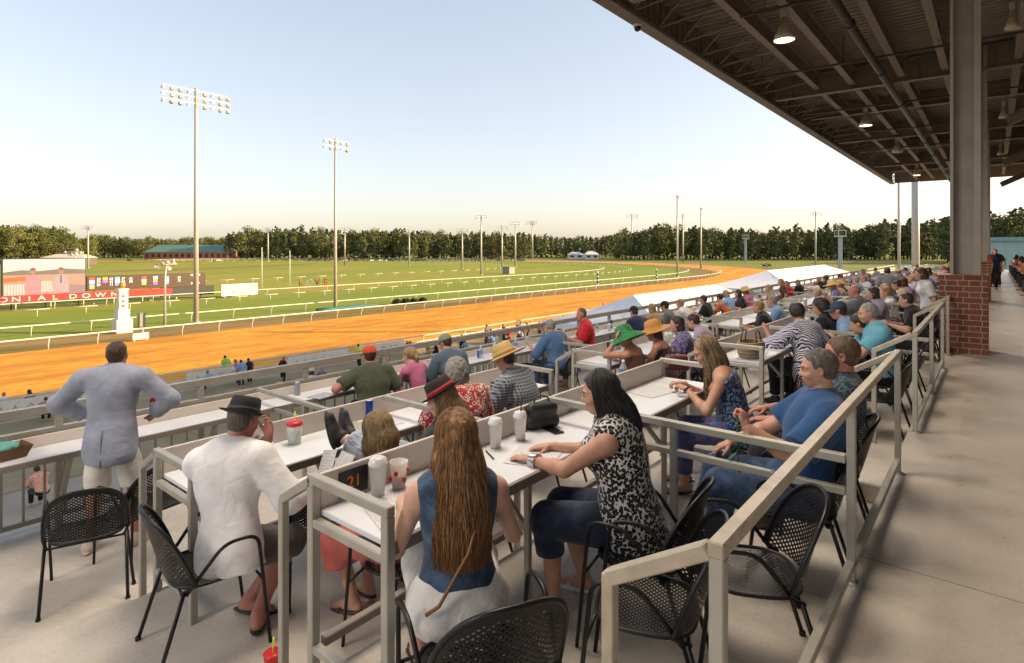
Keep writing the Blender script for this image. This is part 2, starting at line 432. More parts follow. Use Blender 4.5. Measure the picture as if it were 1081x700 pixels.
def head_parts(J,p,res):
    H=J['H'];c=J['head'];s=p.get('hs',1.); fem=p.get('fem',False)
    T=lambda x,y,z: c+Vector(H[0])*x*s+Vector(H[1])*y*s+Vector(H[2])*z*s
    F=Field(); F.el(T(0,-.012,.035),(.074*s,.094*s,.086*s),H,.02); jw=.056 if fem else .062
    F.el(T(0,.022,-.03),(jw*s,.070*s,.080*s),H,.03); F.el(T(0,.045,-.078),((.030 if fem else .036)*s,.034*s,.026*s),H,.03)
    if res<.012:
        F.rc(T(0,.084,.012),T(0,.102,-.020),.008*s,.0115*s,.014); 
        for sg in(-1,1):
            F.rc(T(.014*sg,.083,.026),T(.045*sg,.068,.027),.010*s,.008*s,.014)
            F.el(T(.034*sg,.090,.008),(.019*s,.014*s,.012*s),H,.012,op='s')
            F.el(T(.036*sg,.062,-.024),(.024*s,.022*s,.020*s),H,.02)
            F.el(T(.010*sg,.093,-.025),(.009*s,.010*s,.007*s),H,.006)
            F.el(T(.077*sg,-.004,.002),(.009*s,.019*s,.030*s),H,.006)
            F.el(T(.082*sg,.0,.004),(.006*s,.010*s,.017*s),H,.004,op='s')
        F.rc(T(-.017,.089,-.0535),T(.017,.089,-.0535),.0065*s,.0065*s,.008); F.rc(T(-.014,.087,-.063),T(.014,.087,-.063),.0075*s,.0075*s,.008)
        F.el(T(0,.100,-.0585),(.020*s,.010*s,.0022*s),H,.003,op='s')
    else:
        F.rc(T(0,.08,.01),T(0,.105,-.022),.010*s,.016*s,.014)
        for sg in(-1,1): F.el(T(.077*sg,-.004,.002),(.014*s,.02*s,.03*s),H,.006)
    F.rc(T(0,-.02,-.03),J['neck'],.054*s,.058*s,.02)
    V,Q=F.mesh(res); parts=[]
    mi=np.zeros(len(Q),int)
    if res<.012:
        L=(V-np.array(c))@H.T/s; C=L[Q].mean(1)
        mi[(np.abs(C[:,0])<.024)&(C[:,1]>.083)&(C[:,2]<-.048)&(C[:,2]>-.071)]=1
    parts.append((V,Q,mi))
    if res<.012:
        for sg in(-1,1):
            for (y,r,m) in((.0725,.0130,2),(.0800,.0098,3)):
                e=Field().el(T(.033*sg,y,.009),(r*s,r*s,r*s*(.7 if m==2 else .8)),H); V2,Q2=e.mesh(.0035); parts.append((V2,Q2,m))
    return parts,T
def hand_parts(J,S,p,res):
    w=J[S+'w']; e=J[S+'e']; d=Vector(p.get(S+'hd',(w-e))).normalized(); n=Vector(p.get(S+'hn',(0,0,-1))); n=(n-d*n.dot(d)).normalized()
    s=d.cross(n)*(1 if S=='r' else -1)      # towards the thumb
    curl=p.get(S+'curl',.35); hs=p.get('hsz',1.)*(.92 if p.get('fem') else 1.)
    F=Field(); A=np.array([s,d,n])
    F.rc(w-d*.03,w+d*.02,.026*hs,.024*hs,.02)
    F.el(w+d*.052*hs,(.040*hs,.052*hs,.016*hs),A,.014)
    F.rc(w+d*.02*hs+s*.018*hs,w+d*.07*hs+s*.028*hs,.016*hs,.013*hs,.01)
    if res>.011:
        F.rc(w+d*.07,w+d*.13+n*.03*curl,.030,.014,.02); F.rc(w+d*.03+s*.03,w+d*.08+s*.05,.012,.010,.01)
    else:
        for i,(off,ln,r) in enumerate(((.029,.070,.0095),(.010,.080,.0098),(-.010,.074,.0093),(-.028,.058,.0082))):
            b=w+d*(.088-.004*abs(i-1.2))*hs+s*off*hs; dd=d+s*off*1.2; dd.normalize(); a=curl*(.7+.15*i); q=b
            for j,f in enumerate((.46,.31,.23)):
                v=(dd*math.cos(a)+n*math.sin(a)).normalized(); q2=q+v*ln*f*hs; F.rc(q,q2,r*(1-.08*j)*hs,r*(.94-.09*j)*hs,.0035); q=q2; a+=curl*1.3
        t0=w+d*.022*hs+s*.026*hs+n*.004; t1=t0+(d*.7+s*.6+n*.35).normalized()*.045*hs; t2=t1+(d*.95+s*.1+n*.35*(1+curl)).normalized()*.042*hs
        F.rc(t0,t1,.0145*hs,.0115*hs,.008); F.rc(t1,t2,.011*hs,.0085*hs,.003)
    return F.mesh(min(res,.0045) if res<.011 else res)
def make_body(J,p,res,name,tone):
    s=p.get('s',1.); g=p.get('g',1.); F=Field(); torso(F,J,p); ag=.5+.5*g; fem=p.get('fem',False); am=.9 if fem else 1.
    for S in 'lr':
        sh,e,w=J[S+'s'],J[S+'e'],J[S+'w']
        F.rc(sh,e,.053*s*ag*g*am,.041*s*ag*am,.03); m=e*.72+w*.28; F.rc(e,m,.041*s*ag*am,.042*s*ag*am,.02); F.rc(m,w,.041*s*ag*am,.026*s*am,.02)
        h,k,a=J[S+'hip'],J[S+'k'],J[S+'a']
        F.rc(h,k,.088*s*g,.056*s*ag,.03); m=k*.68+a*.32-Vector((0,.012,0)); F.rc(k,m,.055*s*ag,.053*s*ag,.02); F.rc(m,a,.052*s*ag,.035*s,.02)
        fd=J[S+'fd']; fl=Vector((fd.x,fd.y,fd.z)); sole=Vector((0,0,-1)); sole=(sole-fl*sole.dot(fl)).normalized()
        F.rc(a-fl*.03+sole*.045,a+fl*.05+sole*.035,.032*s,.034*s,.02); F.rc(a+fl*.05+sole*.038,a+fl*.15+sole*.052,.034*s,.022*s,.02); F.rc(a,a+sole*.03,.036*s,.038*s,.02)
    F.rc(J['neck']-J['up2']*.02,J['head']*.45+J['neck']*.55,.058*s*ag,.054*s,.03)
    parts=[]; V,Q=F.mesh(res); parts.append((V,Q,0))
    hp,T=head_parts(J,p,.0055 if res<.012 else res*.8); parts+=hp
    for S in 'lr':
        V,Q=hand_parts(J,S,p,res); parts.append((V,Q,0))
    if p.get('noskinlow'): pass
    me=np_mesh(name,parts,[skin(tone),LIP(),EYE(),IRIS()]); return link_mesh(name,me),T
def make_top(J,p,res,m,q,parent):
    s=p.get('s',1.); g=p.get('g',1.); o=q.get('off',.012); ag=.5+.5*g; F=Field(); fem=p.get('fem',False)
    up,up2=J['up'],J['up2']; hem=J['pel']-up*q.get('hem',.10)
    cu=[(hem,-up)]
    if q.get('deep'):         # tank tops: cut the neckline and the armholes
        cu.append((J['neck']-up2*.085+Vector(J['Fc'][1])*.0,(up2*.75+Vector(J['Fc'][1])*.65*q.get('deepdir',1)).normalized()))
    torso(F,J,p,o,.05,tuple(cu),True,q.get('shx',.86))
    if q.get('hem',.1)>.13:
        F.el(J['pel']-up*.12,(.175*s*g+o,.14*s*g+o,.2),J['Fp'],.06,((hem,-up),))
    sl=q.get('sleeve',.6)
    for S in 'lr':
        sh,e,w=J[S+'s'],J[S+'e'],J[S+'w']; lo=q.get('loose',.010)
        if sl>0:
            b=sh+(e-sh)*min(sl,1.); dn=(e-sh).normalized(); c=((b,dn),) if sl<=1 else ()
            F.rc(sh,sh+(e-sh)*min(sl+.15,1.),.055*s*ag*g+o,.043*s*ag+o+lo,.03,c)
            if sl>1:
                b2=e+(w-e)*(sl-1); d2=(w-e).normalized(); F.rc(e,e+(w-e)*(sl-1+.08),.044*s*ag+o+lo*.6,.033*s+o+lo*.5,.03,((b2,d2),))
    if q.get('collar',1) and not q.get('deep'):
        nk=J['neck']; dn=(J['head']-nk).normalized(); pt=nk+dn*q.get('colh',.035)
        F.rc(nk-up2*.03,nk+dn*.08,.064*s*ag+o*.7,.060*s+o*.5,.02,((pt,dn),))
    V,Q=F.mesh(res,q.get('disp',.004),q.get('ds',17.),p.get('seed',1.))
    nm=q.get('name','shirt'); o_=link_mesh(nm,np_mesh(nm,[(V,Q,0)],[m]),parent); return o_
def make_bottom(J,p,res,m,q,parent):
    s=p.get('s',1.); g=p.get('g',1.); ag=.5+.5*g; o=q.get('off',.012); F=Field(); up=J['up']; L=q.get('len',2.)
    top=J['pel']+up*q.get('waist',.09)
    F.el(J['pel']+up*.0,((.185 if p.get('fem') else .168)*s*g+o,.125*s*g+o,.13*s+o),J['Fp'],.05,((top,up),))
    if q.get('skirt'):
        k=(J['lk']+J['rk'])*.5; 
        for S in 'lr':
            kk=J[S+'k']; F.rc(J[S+'hip'],kk,.10*s*g+o,.085*s+o,.09)
            if L>1:
                a=kk+(J[S+'a']-kk)*(L-1); F.rc(kk,a,.085+o,.11+o,.09,((a,(J[S+'a']-kk).normalized()),))
        F.rc((J['lhip']+J['rhip'])*.5,k,.10*s+o,.08*s+o,.09)
    else:
        for S in 'lr':
            h,k,a=J[S+'hip'],J[S+'k'],J[S+'a']; b=h+(k-h)*min(L,1.); dn=(k-h).normalized()
            F.rc(h,h+(k-h)*min(L+.1,1.),.089*s*g+o,(.062*s*ag+o+q.get('loose',.006)),.03,((b,dn),) if L<=1 else ())
            if L>1:
                b=k+(a-k)*(L-1); dn=(a-k).normalized(); F.rc(k,k+(a-k)*min(L-1+.08,1.1),.060*s*ag+o,.047*s+o+q.get('loose',.006),.03,((b,dn),))
    V,Q=F.mesh(res,q.get('disp',.003),22.,p.get('seed',1.)+3)
    nm=q.get('name','trousers'); return link_mesh(nm,np_mesh(nm,[(V,Q,0)],[m]),parent)
def make_shoes(J,p,res,m,parent,kind='shoe'):
    s=p.get('s',1.)
    for S in 'lr':
        a=J[S+'a']; fl=J[S+'fd']; sole=Vector((0,0,-1)); sole=(sole-fl*sole.dot(fl)).normalized(); r=fl.cross(sole); A=np.array([r,fl,sole]); F=Field()
        if kind=='shoe':
            F.rc(a-fl*.03+sole*.045,a+fl*.05+sole*.04,.043*s,.042*s,.03); F.rc(a+fl*.05+sole*.042,a+fl*.155+sole*.052,.042*s,.032*s,.03); F.rc(a-sole*.01,a+sole*.03,.043*s,.045*s,.03)
        F.el(a+fl*.06+sole*.075,(.046*s,.145*s,.014*s),A,.01)
        if kind=='sandal':
            F.rc(a+fl*.10+sole*.065-r*.04,a+fl*.07+sole*.03,.010,.011,.01); F.rc(a+fl*.10+sole*.065+r*.04,a+fl*.07+sole*.03,.010,.011,.01)
        V,Q=F.mesh(min(res,.008)); nm='sandal' if kind=='sandal' else 'shoe'
        link_mesh(nm,np_mesh(nm,[(V,Q,0)],[m]),parent)
def strands(T,J,p,m,n,length,spread=.12,wave=.01,thick=.0018,seed=3,front=False,back=.075,fan=-.02):
    """hair strands from the crown over the skull and down"""
    rr=random.Random(seed); mb=MB(); H=J['H']; Hu=Vector(H[2]); D=Vector((0,0,-1)); bk=-Vector(H[1])
    for i in range(n):
        th=R(rr.uniform(-spread,spread)); ph0=rr.uniform(.0,.25)
        pts=[]; off=rr.uniform(.010,.020); lat=math.sin(th); lon=-math.cos(th)
        w1=rr.uniform(0,6.28); w2=rr.uniform(.6,1.4); ln=length*rr.uniform(.82,1.03); steps=7
        for j in range(steps):
            a=ph0+(PI*.56-ph0)*j/(steps-1)
            x=(.076+off)*math.sin(a)*lat; y=-.012+(.096+off)*math.sin(a)*lon; z=.035+(.088+off)*math.cos(a)
            pts.append(T(x,y,z))
        last=pts[-1]; K=10; outd=(last-T(0,0,-.05)); outd.z=0; outd=outd.normalized() if outd.length>1e-4 else bk
        for j in range(1,K+1):
            t=j/K; dz=ln*t
            q=last+D*dz + outd*(.022*math.sin(t*PI*.9)) + bk*(back*math.sin(min(1,t*1.6)*PI/2)*(.6 if abs(th)>1.4 else 1))
            q+=Vector((math.sin(w1+t*9*w2),math.cos(w1*2+t*8*w2),0))*wave*(t+.15)
            lx=(q-last).dot(Vector(H[0])); q+=Vector(H[0])*(lat*fan*t)
            pts.append(q)
        k=len(pts); rad=[thick*(.6+.4*min(1,j/4))*(1-.75*max(0,(j-k*.7)/(k*.3))) for j in range(k)]
        mb.tube(pts,rad,3,rr.choice((0,0,1,2)),caps=False)
    return mb
def make_hair(J,p,res,m,style,T,parent,q={}):
    H=J['H']; s=p.get('hs',1.); c=J['head']; F=Field(); v=lambda x,y,z: Vector(H[0])*x+Vector(H[1])*y+Vector(H[2])*z
    res=min(res,.012) if res>.0095 else .006
    e=q.get('vol',.004 if style=='crop' else .009 if style=='short' else .012)
    if style in('short','crop','long','pony','bun','bob'):
        n1=v(0,.85,-.526).normalized(); cu=[(T(0,.058 if style!='crop' else .05,.072),n1)]
        if style in('short','crop'): cu.append((T(0,0,-.055),v(0,.35,-1).normalized()))
        F.el(T(0,-.021,.040),((.073+e)*s,(.092+e)*s,(.085+e)*s),H,.02,tuple(cu))
        if style in('short','crop'): F.el(T(0,-.045,-.015),((.060+e*.5)*s,(.052+e*.5)*s,(.06)*s),H,.03,((T(0,0,-.06),v(0,0,-1)),))
    if style=='bald':
        F.el(T(0,-.018,.020),(.080*s,.098*s,.075*s),H,.02,((T(0,.02,.035),v(0,.5,.9).normalized()),(T(0,.03,0),v(0,1,0)),(T(0,0,-.05),v(0,0,-1))))
        F.el(T(0,-.012,.034),(.0755*s,.0955*s,.0875*s),H,.02,op='s')
    if style=='curly':
        n1=v(0,.85,-.45).normalized(); cu=((T(0,.062,.075),n1),)
        F.el(T(0,-.02,.03),(.105*s,.115*s,.12*s),H,.02,cu); F.el(T(0,-.055,-.04),(.10*s,.075*s,.09*s),H,.05,cu)
    if style=='bob':
        cu=((T(0,.03,0),v(0,1,0)),)
        F.el(T(0,-.03,-.02),(.098*s,.085*s,.11*s),H,.04,cu)
    if style=='long':
        cu=((T(0,.022,0),v(0,1,0)),); ln=q.get('len',.35); w=q.get('w',.07); b=q.get('back',.06)
        F.el(T(0,-.036,-.03),(.084*s,.070*s,.10*s),H,.04,cu)
        D=Vector((0,0,-1)); bk=-Vector(H[1]); bk.z=0; bk.normalize(); r=Vector(H[0])
        a=T(0,-.055,-.07); mid=a+D*ln*.45+bk*b*.5; end=a+D*ln+bk*b*.55
        for sg in(-1,0,1):
            F.rc(a+r*w*.62*sg,mid+r*w*.85*sg,.05,.042,.035); F.rc(mid+r*w*.85*sg,end+r*w*.7*sg,.040,.020,.03)
    if style=='pony':
        a=T(0,-.10,.03); F.rc(a,T(0,-.125,-.03),.024,.030,.015); F.rc(T(0,-.125,-.03),T(0,-.11,-.16),.028,.012,.015)
    if style=='bun': F.el(T(0,-.10,.06),(.045,.04,.045),H,.01)
    dp=.008 if style=='curly' else .0035
    V,Q=F.mesh(res,dp,70. if style=='curly' else 60.,p.get('seed',1.))
    h=link_mesh('hair',np_mesh('hair',[(V,Q,0)],[m]),parent)
    if q.get('strands'):
        mb=strands(T,J,p,m,q['strands'],q.get('slen',q.get('len',.35)),q.get('spread',110),q.get('wave',.012),q.get('thick',.0022),back=q.get('sback',.06),fan=q.get('fan',-.02))
        mb.build('hair_strands',[m,q.get('dark',m),q.get('light',m)],h)
    return h
def hmat4(J,T,dz=0,dy=0,tilt=0):
    H=J['H']; M=Matrix((H[0],H[1],H[2])).transposed().to_4x4(); M.translation=T(0,dy,dz)
    return M@Matrix.Rotation(R(tilt),4,'X')
def make_hat(J,T,kind,parent,m,band=None,dz=.055,tilt=-4):
    M=hmat4(J,T,dz,-.012,tilt); mb=MB()
    if kind in('straw','floppy'): M=M@Matrix.Scale(1.2,4)
    if kind=='cap':
        pr=[(.0,.092),(.03,.089),(.062,.072),(.084,.042),(.091,.0),(.0915,-.012),(.086,-.012)]
        mb.lathe(pr,24,0,M,True,1,1.14); vs=[];fs=[];n=12
        for i in range(n+1):
            a=R(20+140*i/n)
            for rr,zz in((.088,-.008),(.165 if 40<20+140*i/n<140 else .135,-.022-.012*abs(math.cos(a)))): vs.append((rr*math.cos(a)*.86,rr*math.sin(a)*1.08+.008,zz))
        k=len(vs); vs+=[(x,y,z-.004) for x,y,z in vs]
        for i in range(n):
            a=2*i; fs+=[(a,a+2,a+3,a+1),(k+a,k+a+1,k+a+3,k+a+2),(a+1,a+3,k+a+3,k+a+1)]
        h=mb.build('cap',m,parent)
        v=MB(); v.add(vs,fs,0,True,M); v.build('visor',m,h)
        b=MB(); b.lathe([(0,.097),(.006,.095),(.008,.091)],10,0,M); b.build('button',m,h); return h
    if kind=='fedora':   # brim, pinched crown
        mb.lathe([(.0,.086),(.035,.090),(.066,.098),(.080,.088),(.086,.05),(.092,.0),(.105,-.006),(.128,-.004),(.136,.006),(.128,-.001),(.10,-.010),(.086,-.01)],28,0,M,True,1,1.18)
    elif kind=='straw':
        mb.lathe([(.0,.105),(.05,.103),(.074,.09),(.083,.05),(.090,.0),(.115,-.008),(.165,-.018),(.185,-.012),(.165,-.024),(.115,-.014),(.088,-.008)],30,0,M,True,1,1.12)
    elif kind=='floppy':
        mb.lathe([(.0,.10),(.05,.098),(.080,.08),(.090,.03),(.097,-.005),(.15,-.03),(.20,-.075),(.205,-.08),(.15,-.04),(.095,-.012)],30,0,M,True,1,1.1)
    h=mb.build('hat',m,parent)
    if band:
        b=MB(); b.lathe([(.0885,.002),(.0945,.004),(.0925,.026),(.0865,.034)],28,0,M,True,1,1.18 if kind=='fedora' else 1.12); b.build('hat_band',band,h)
    return h
def glasses(J,T,parent,m,up=False):
    mb=MB(); H=J['H']
    dz=.062 if up else 0; dy=-.045 if up else 0
    for sg in(-1,1):
        c=T(.032*sg,.098+dy,.008+dz); pts=[]
        for i in range(13):
            a=2*PI*i/12; pts.append(c+Vector(H[0])*.024*math.cos(a)+Vector(H[2])*.018*math.sin(a))
        mb.tube(pts,.0016,5)
        mb.tube([T(.056*sg,.095+dy,.014+dz),T(.080*sg,.06+dy,.015+dz*.9),T(.086*sg,-.0+dy*.5,.012+dz*.3)],.0018,5)
    mb.tube([T(-.009,.102+dy,.012+dz),T(.009,.102+dy,.012+dz)],.0016,5)
    return mb.build('glasses',m,parent)
def person(p,label,group='spectators in the covered seats',cat='person'):
    J=skeleton(p); res=p.get('res',.011)
    o,T=make_body(J,p,res,'person',p.get('tone',0)); tag(o,label,cat,group)
    if p.get('top'): make_top(J,p,res,p['topm'],p['top'],o)
    if p.get('bot'): make_bottom(J,p,res,p['botm'],p['bot'],o)
    if p.get('shoem'): make_shoes(J,p,res,p['shoem'],o,p.get('shoek','shoe'))
    if p.get('hair'): make_hair(J,p,res,p['hairm'],p['hair'],T,o,p.get('hq',{}))
    if p.get('collar'):
        mb=MB(); ax=(J['head']-J['neck']).normalized(); f=Vector(J['Fc'][1]); x=f.cross(ax).normalized(); y=ax.cross(x); M=Matrix((x,y,ax)).transposed().to_4x4(); M.translation=J['neck']-ax*.015; q=.5+.5*p.get('g',1.)
        mb.lathe([(.088*q,.0),(.079*q,.016),(.069*q,.040),(.064*q,.047),(.061*q,.040),(.063*q,.0)],24,0,M,True,1,1.05); mb.build('collar',p['topm'],o)
    if p.get('brow'):
        F=Field()
        for sg in(-1,1): F.rc(T(.018*sg,.0905,.030),T(.048*sg,.076,.031),.0045,.0035,.004)
        V,Q=F.mesh(.004); link_mesh('eyebrows',np_mesh('eyebrows',[(V,Q,0)],[p['hairm']]),o)
    if p.get('hat'): make_hat(J,T,p['hat'],o,p['hatm'],p.get('band'),p.get('hatz',.055),p.get('hatt',-4))
    o.location=p['loc']; o.rotation_euler=(0,0,R(p.get('yaw',90)))
    return o,J,T
# ---------------------------------------------------------------- camera, sky, sun
cam=bpy.data.cameras.new('camera'); co=bpy.data.objects.new('camera',cam); COL.objects.link(co)
co.location=(0,0,CH); co.rotation_euler=(R(90),0,YAW); cam.sensor_width=36; cam.lens=FPX/1081*36
cam.shift_y=-(350-HY)/1081; cam.clip_end=6000; cam.clip_start=.05; SC.camera=co
SAZ,SEL=R(50),R(17.6)      # sun: azimuth from +Y towards +X, elevation
w=bpy.data.worlds.new('World'); SC.world=w; w.use_nodes=True; nt=w.node_tree
bg=nt.nodes['Background']; sk=nt.nodes.new('ShaderNodeTexSky'); sk.sky_type='NISHITA'; sk.sun_disc=False
sk.sun_elevation=SEL; sk.sun_rotation=SAZ; sk.air_density=1.0; sk.dust_density=1.6; sk.ozone_density=1.3; sk.altitude=20
hs=nt.nodes.new('ShaderNodeHueSaturation'); hs.inputs['Saturation'].default_value=.92; gm=nt.nodes.new('ShaderNodeGamma'); gm.inputs[1].default_value=.6; nt.links.new(sk.outputs[0],gm.inputs[0]); nt.links.new(gm.outputs[0],hs.inputs['Color'])
tn=nt.nodes.new('ShaderNodeMixRGB'); tn.blend_type='MULTIPLY'; tn.inputs[0].default_value=1; tn.inputs[2].default_value=(1.47,1.36,1.33,1); nt.links.new(hs.outputs[0],tn.inputs[1]); nt.links.new(tn.outputs[0],bg.inputs[0]); bg.inputs[1].default_value=.15
sl=bpy.data.lights.new('sun','SUN'); so=bpy.data.objects.new('sun',sl); COL.objects.link(so)
sl.energy=5.0; sl.angle=R(.5); sl.color=(1,.71,.38)
sd=Vector((math.sin(SAZ)*math.cos(SEL),math.cos(SAZ)*math.cos(SEL),math.sin(SEL)))
so.rotation_euler=sd.to_track_quat('Z','Y').to_euler(); so.location=(40,40,30)
vs=SC.view_settings; SC.display_settings.display_device='sRGB'; vs.view_transform='Standard'; vs.look='None'; vs.gamma=1; vs.exposure=1.18
SC.cycles.max_bounces=6; SC.cycles.diffuse_bounces=4; SC.cycles.glossy_bounces=3; SC.cycles.transparent_max_bounces=8
SC.cycles.sample_clamp_indirect=4

def struct(name,mb,m,kind='structure'): o=mb.build(name,m); o['kind']=kind; return o
# ---------------------------------------------------------------- ground materials
def ground_mat(name,c0,c1,c2,s1,s2,stretch=(1,1,1),rough=.95,bump=.3,third=None):
    m,nt,b=new_mat(name); L=nt.links; tc=N(nt,'ShaderNodeTexCoord'); mp=N(nt,'ShaderNodeMapping'); mp.inputs['Scale'].default_value=stretch
    L.new(tc.outputs['Object'],mp.inputs[0])
    n1=N(nt,'ShaderNodeTexNoise',i_Scale=s1,i_Detail=8.,i_Roughness=.6); n2=N(nt,'ShaderNodeTexNoise',i_Scale=s2,i_Detail=6.); L.new(mp.outputs[0],n1.inputs[0]); L.new(mp.outputs[0],n2.inputs[0])
    r1=ramp(nt,[(.35,c0),(.65,c1)]); L.new(n1.outputs[0],r1.inputs[0]); r2=ramp(nt,[(.42,(0,0,0)),(.68,(1,1,1))]); L.new(n2.outputs[0],r2.inputs[0])
    mx=N(nt,'ShaderNodeMixRGB'); L.new(r2.outputs[0],mx.inputs[0]); L.new(r1.outputs[0],mx.inputs[1]); mx.inputs[2].default_value=c4(c2); L.new(mx.outputs[0],b.inputs['Base Color'])
    bp=N(nt,'ShaderNodeBump',i_Strength=bump,i_Distance=.08); L.new(n1.outputs[0],bp.inputs['Height']); L.new(bp.outputs[0],b.inputs['Normal']); b.inputs['Roughness'].default_value=rough; b.inputs['Specular IOR Level'].default_value=.15
    return m
m_field=ground_mat('field_grass',(.14,.18,.04),(.19,.22,.05),(.24,.22,.07),.03,.012,(1,1,1))
m_infield=ground_mat('infield_grass',(.17,.23,.028),(.25,.28,.035),(.30,.27,.05),.25,.045,(1,.5,1))
m_turf=ground_mat('turf_grass',(.14,.22,.020),(.20,.26,.028),(.22,.25,.04),.5,.06,(1,.25,1))
m_strip=ground_mat('verge_grass',(.13,.13,.03),(.24,.17,.07),(.33,.20,.08),.9,.3,(1,.25,1))
m_dirt=ground_mat('track_dirt',(.50,.225,.030),(.80,.385,.055),(.48,.21,.03),3.2,.5,(1,.24,1),.95,1.)
m_apron=ground_mat('apron_concrete',(.33,.29,.23),(.42,.37,.30),(.28,.25,.20),.7,.16,(1,1,1),.9,.1)
m_lawn=ground_mat('lawn',(.24,.20,.12),(.32,.26,.17),(.20,.19,.09),.6,.2,(1,1,1))
OX=-62.6-190
def oval(o,n=96):
    P=[]
    for i in range(n+1):
        a=PI*i/n; P.append((OX+(190+o)*math.cos(a),150+(165+o)*math.sin(a)))
    for i in range(n+1):
        a=PI+PI*i/n; P.append((OX+(190+o)*math.cos(a),-250+(165+o)*math.sin(a)))
    return P
def ring(o0,o1,z):
    mb=MB(); A=oval(o0); B=oval(o1); n=len(A); v=[(x,y,z) for x,y in A]+[(x,y,z) for x,y in B]
    mb.add(v,[(i,(i+1)%n,n+(i+1)%n,n+i) for i in range(n)]); return mb
mb=MB(); n=64; mb.add([(4500*math.cos(2*PI*i/n),4500*math.sin(2*PI*i/n),-7.12) for i in range(n)],[tuple(range(n))]); struct('ground',mb,m_field)
mb=MB(); A=oval(-41.9); mb.add([(x,y,-7.05) for x,y in A],[tuple(range(len(A)))]); struct('infield',mb,m_infield)
struct('turf_track',ring(-42,-9.5,-7.02),m_turf); struct('verge',ring(-9.6,-.4,-7.00),m_strip); struct('dirt_track',ring(-.45,24.3,-6.98),m_dirt)
mb=MB(); mb.sheet([(-40,-80,-6.95),(40,-80,-6.95),(40,75,-6.95),(-37.5,75,-6.95)]); struct('apron',mb,m_apron)
mb=MB(); mb.sheet([(-37.9,-70,-6.935),(-27,-70,-6.935),(-27,64,-6.935),(-37.9,64,-6.935)]); struct('apron_lawn',mb,m_lawn)
mb=MB(); p=[ground(120,287,-7.03),ground(215,284.5,-7.03),ground(330,279.3,-7.03),ground(330,278.4,-7.03),ground(200,283.2,-7.03),ground(110,285.5,-7.03)]
for q in p: q.z=-7.03
mb.add(p,[tuple(range(6))]); struct('service_path',mb,m_strip)

# ---------------------------------------------------------------- running rails
m_rail=mat('white_rail',(.66,.64,.58),.5,var=.06); m_railw=mat('weathered_rail',(.55,.50,.42),.7,var=.15)
def running_rail(off,step,label,n=110,i0=0,i1=None,h=1.1,dash=None,r=.07,lean=.35):
    P=[Vector((x,y,0)) for x,y in oval(off,240)][:481]
    t=empty('running_rail',(0,0,-7),0,label,'rail')
    # resample along the visible run
    pts=[]; 
    for k in range(-30,31): pts.append(Vector((P[0].x,150+k*0-0,0)))
    path=[Vector((P[0].x,y,0)) for y in range(-40,150,1)]+P[:481//2+1]
    L=[0]
    for a,b in zip(path,path[1:]): L.append(L[-1]+(b-a).length)
    def pos(s):
        import bisect
        i=min(max(bisect.bisect(L,s)-1,0),len(path)-2); f=(s-L[i])/max(L[i+1]-L[i],1e-6); return path[i].lerp(path[i+1],f), (path[i+1]-path[i]).normalized()
    tot=L[-1]; rl=MB(); 
    if dash:
        s=0
        while s<tot-step:
            a,_=pos(s+step*(.5-dash/2)); b,_=pos(s+step*(.5+dash/2)); A=a+Vector((0,0,h)); B=b+Vector((0,0,h)); nd=int(s/step)
            if nd<95: q1=MB(); q1.tube([A,B],r,5); q1.build('rail',m_rail,t)
            else: rl.tube([A,B],r,5)
            s+=step
    else:
        pp=[]; s=0
        while s<tot: pp.append(pos(s)[0]+Vector((0,0,h))); s+=4
        rl.tube(pp,r,6)
    if rl.v:
        ro=rl.build('rail',m_rail,t)
        if dash: ro['kind']='stuff'
    pm=MB(); pm.tube([(0,0,0),(0,0,h*.45),(lean,0,h-.02)],.045,5); pme=pm.mesh('post',[m_rail]); rest=MB(); k=0; s=0
    while s<tot:
        p_,d=pos(s if not dash else s+step*.5); a=math.atan2(d.y,d.x)-PI/2; base=p_-Vector((math.cos(a),math.sin(a),0))*lean
        if k<95:
            o=link_mesh('post',pme,t); o.location=base; o.rotation_euler=(0,0,a)
        else: rest.tube([base,base+Vector((0,0,h*.45)),p_+Vector((0,0,h-.02))],.05,4)
        k+=1; s+=step
    if rest.v: o=rest.build('post',m_rail,t); o['kind']='stuff'
running_rail(0,3.6,'white running rail along the inner edge of the orange dirt track')
running_rail(-10.7,5.0,'white running rail along the near edge of the green turf course')
running_rail(-31.5,5.2,'white portable rail of short separate lengths out on the green turf',h=.95,dash=.5,lean=.05,r=.045)
running_rail(-41.8,6.4,'white running rail in front of the tote board at the far edge of the turf',lean=.2)
running_rail(-82,6.5,'white dashed inner rail out on the infield grass beyond the tote board',dash=.5,lean=.05,h=1.0,r=.05)
def straight_fence(x,y0,y1,z,h,step,label,rails=(1.,),m=None,r=.045,pick=False,name='track_fence'):
    t=empty(name,(x,y0,z),0,label,'fence'); m=m or m_rail; mb=MB()
    for f in rails: mb.bar((0,0,h*f),(0,y1-y0,h*f),.08,.10)
    mb.build('rail',m,t); k=0; pm=MB(); pm.bar((0,0,0),(0,0,h-.03),.09); me=pm.mesh('post',[m]); y=0
    while y<=y1-y0+.01 and k<98:
        o=link_mesh('post',me,t); o.location=(0,y,0); y+=step; k+=1
    return t
straight_fence(-38.4,-12,150,-6.95,1.1,2.6,'weathered white fence between the spectators apron and the dirt track',(1.,.55),m_railw)
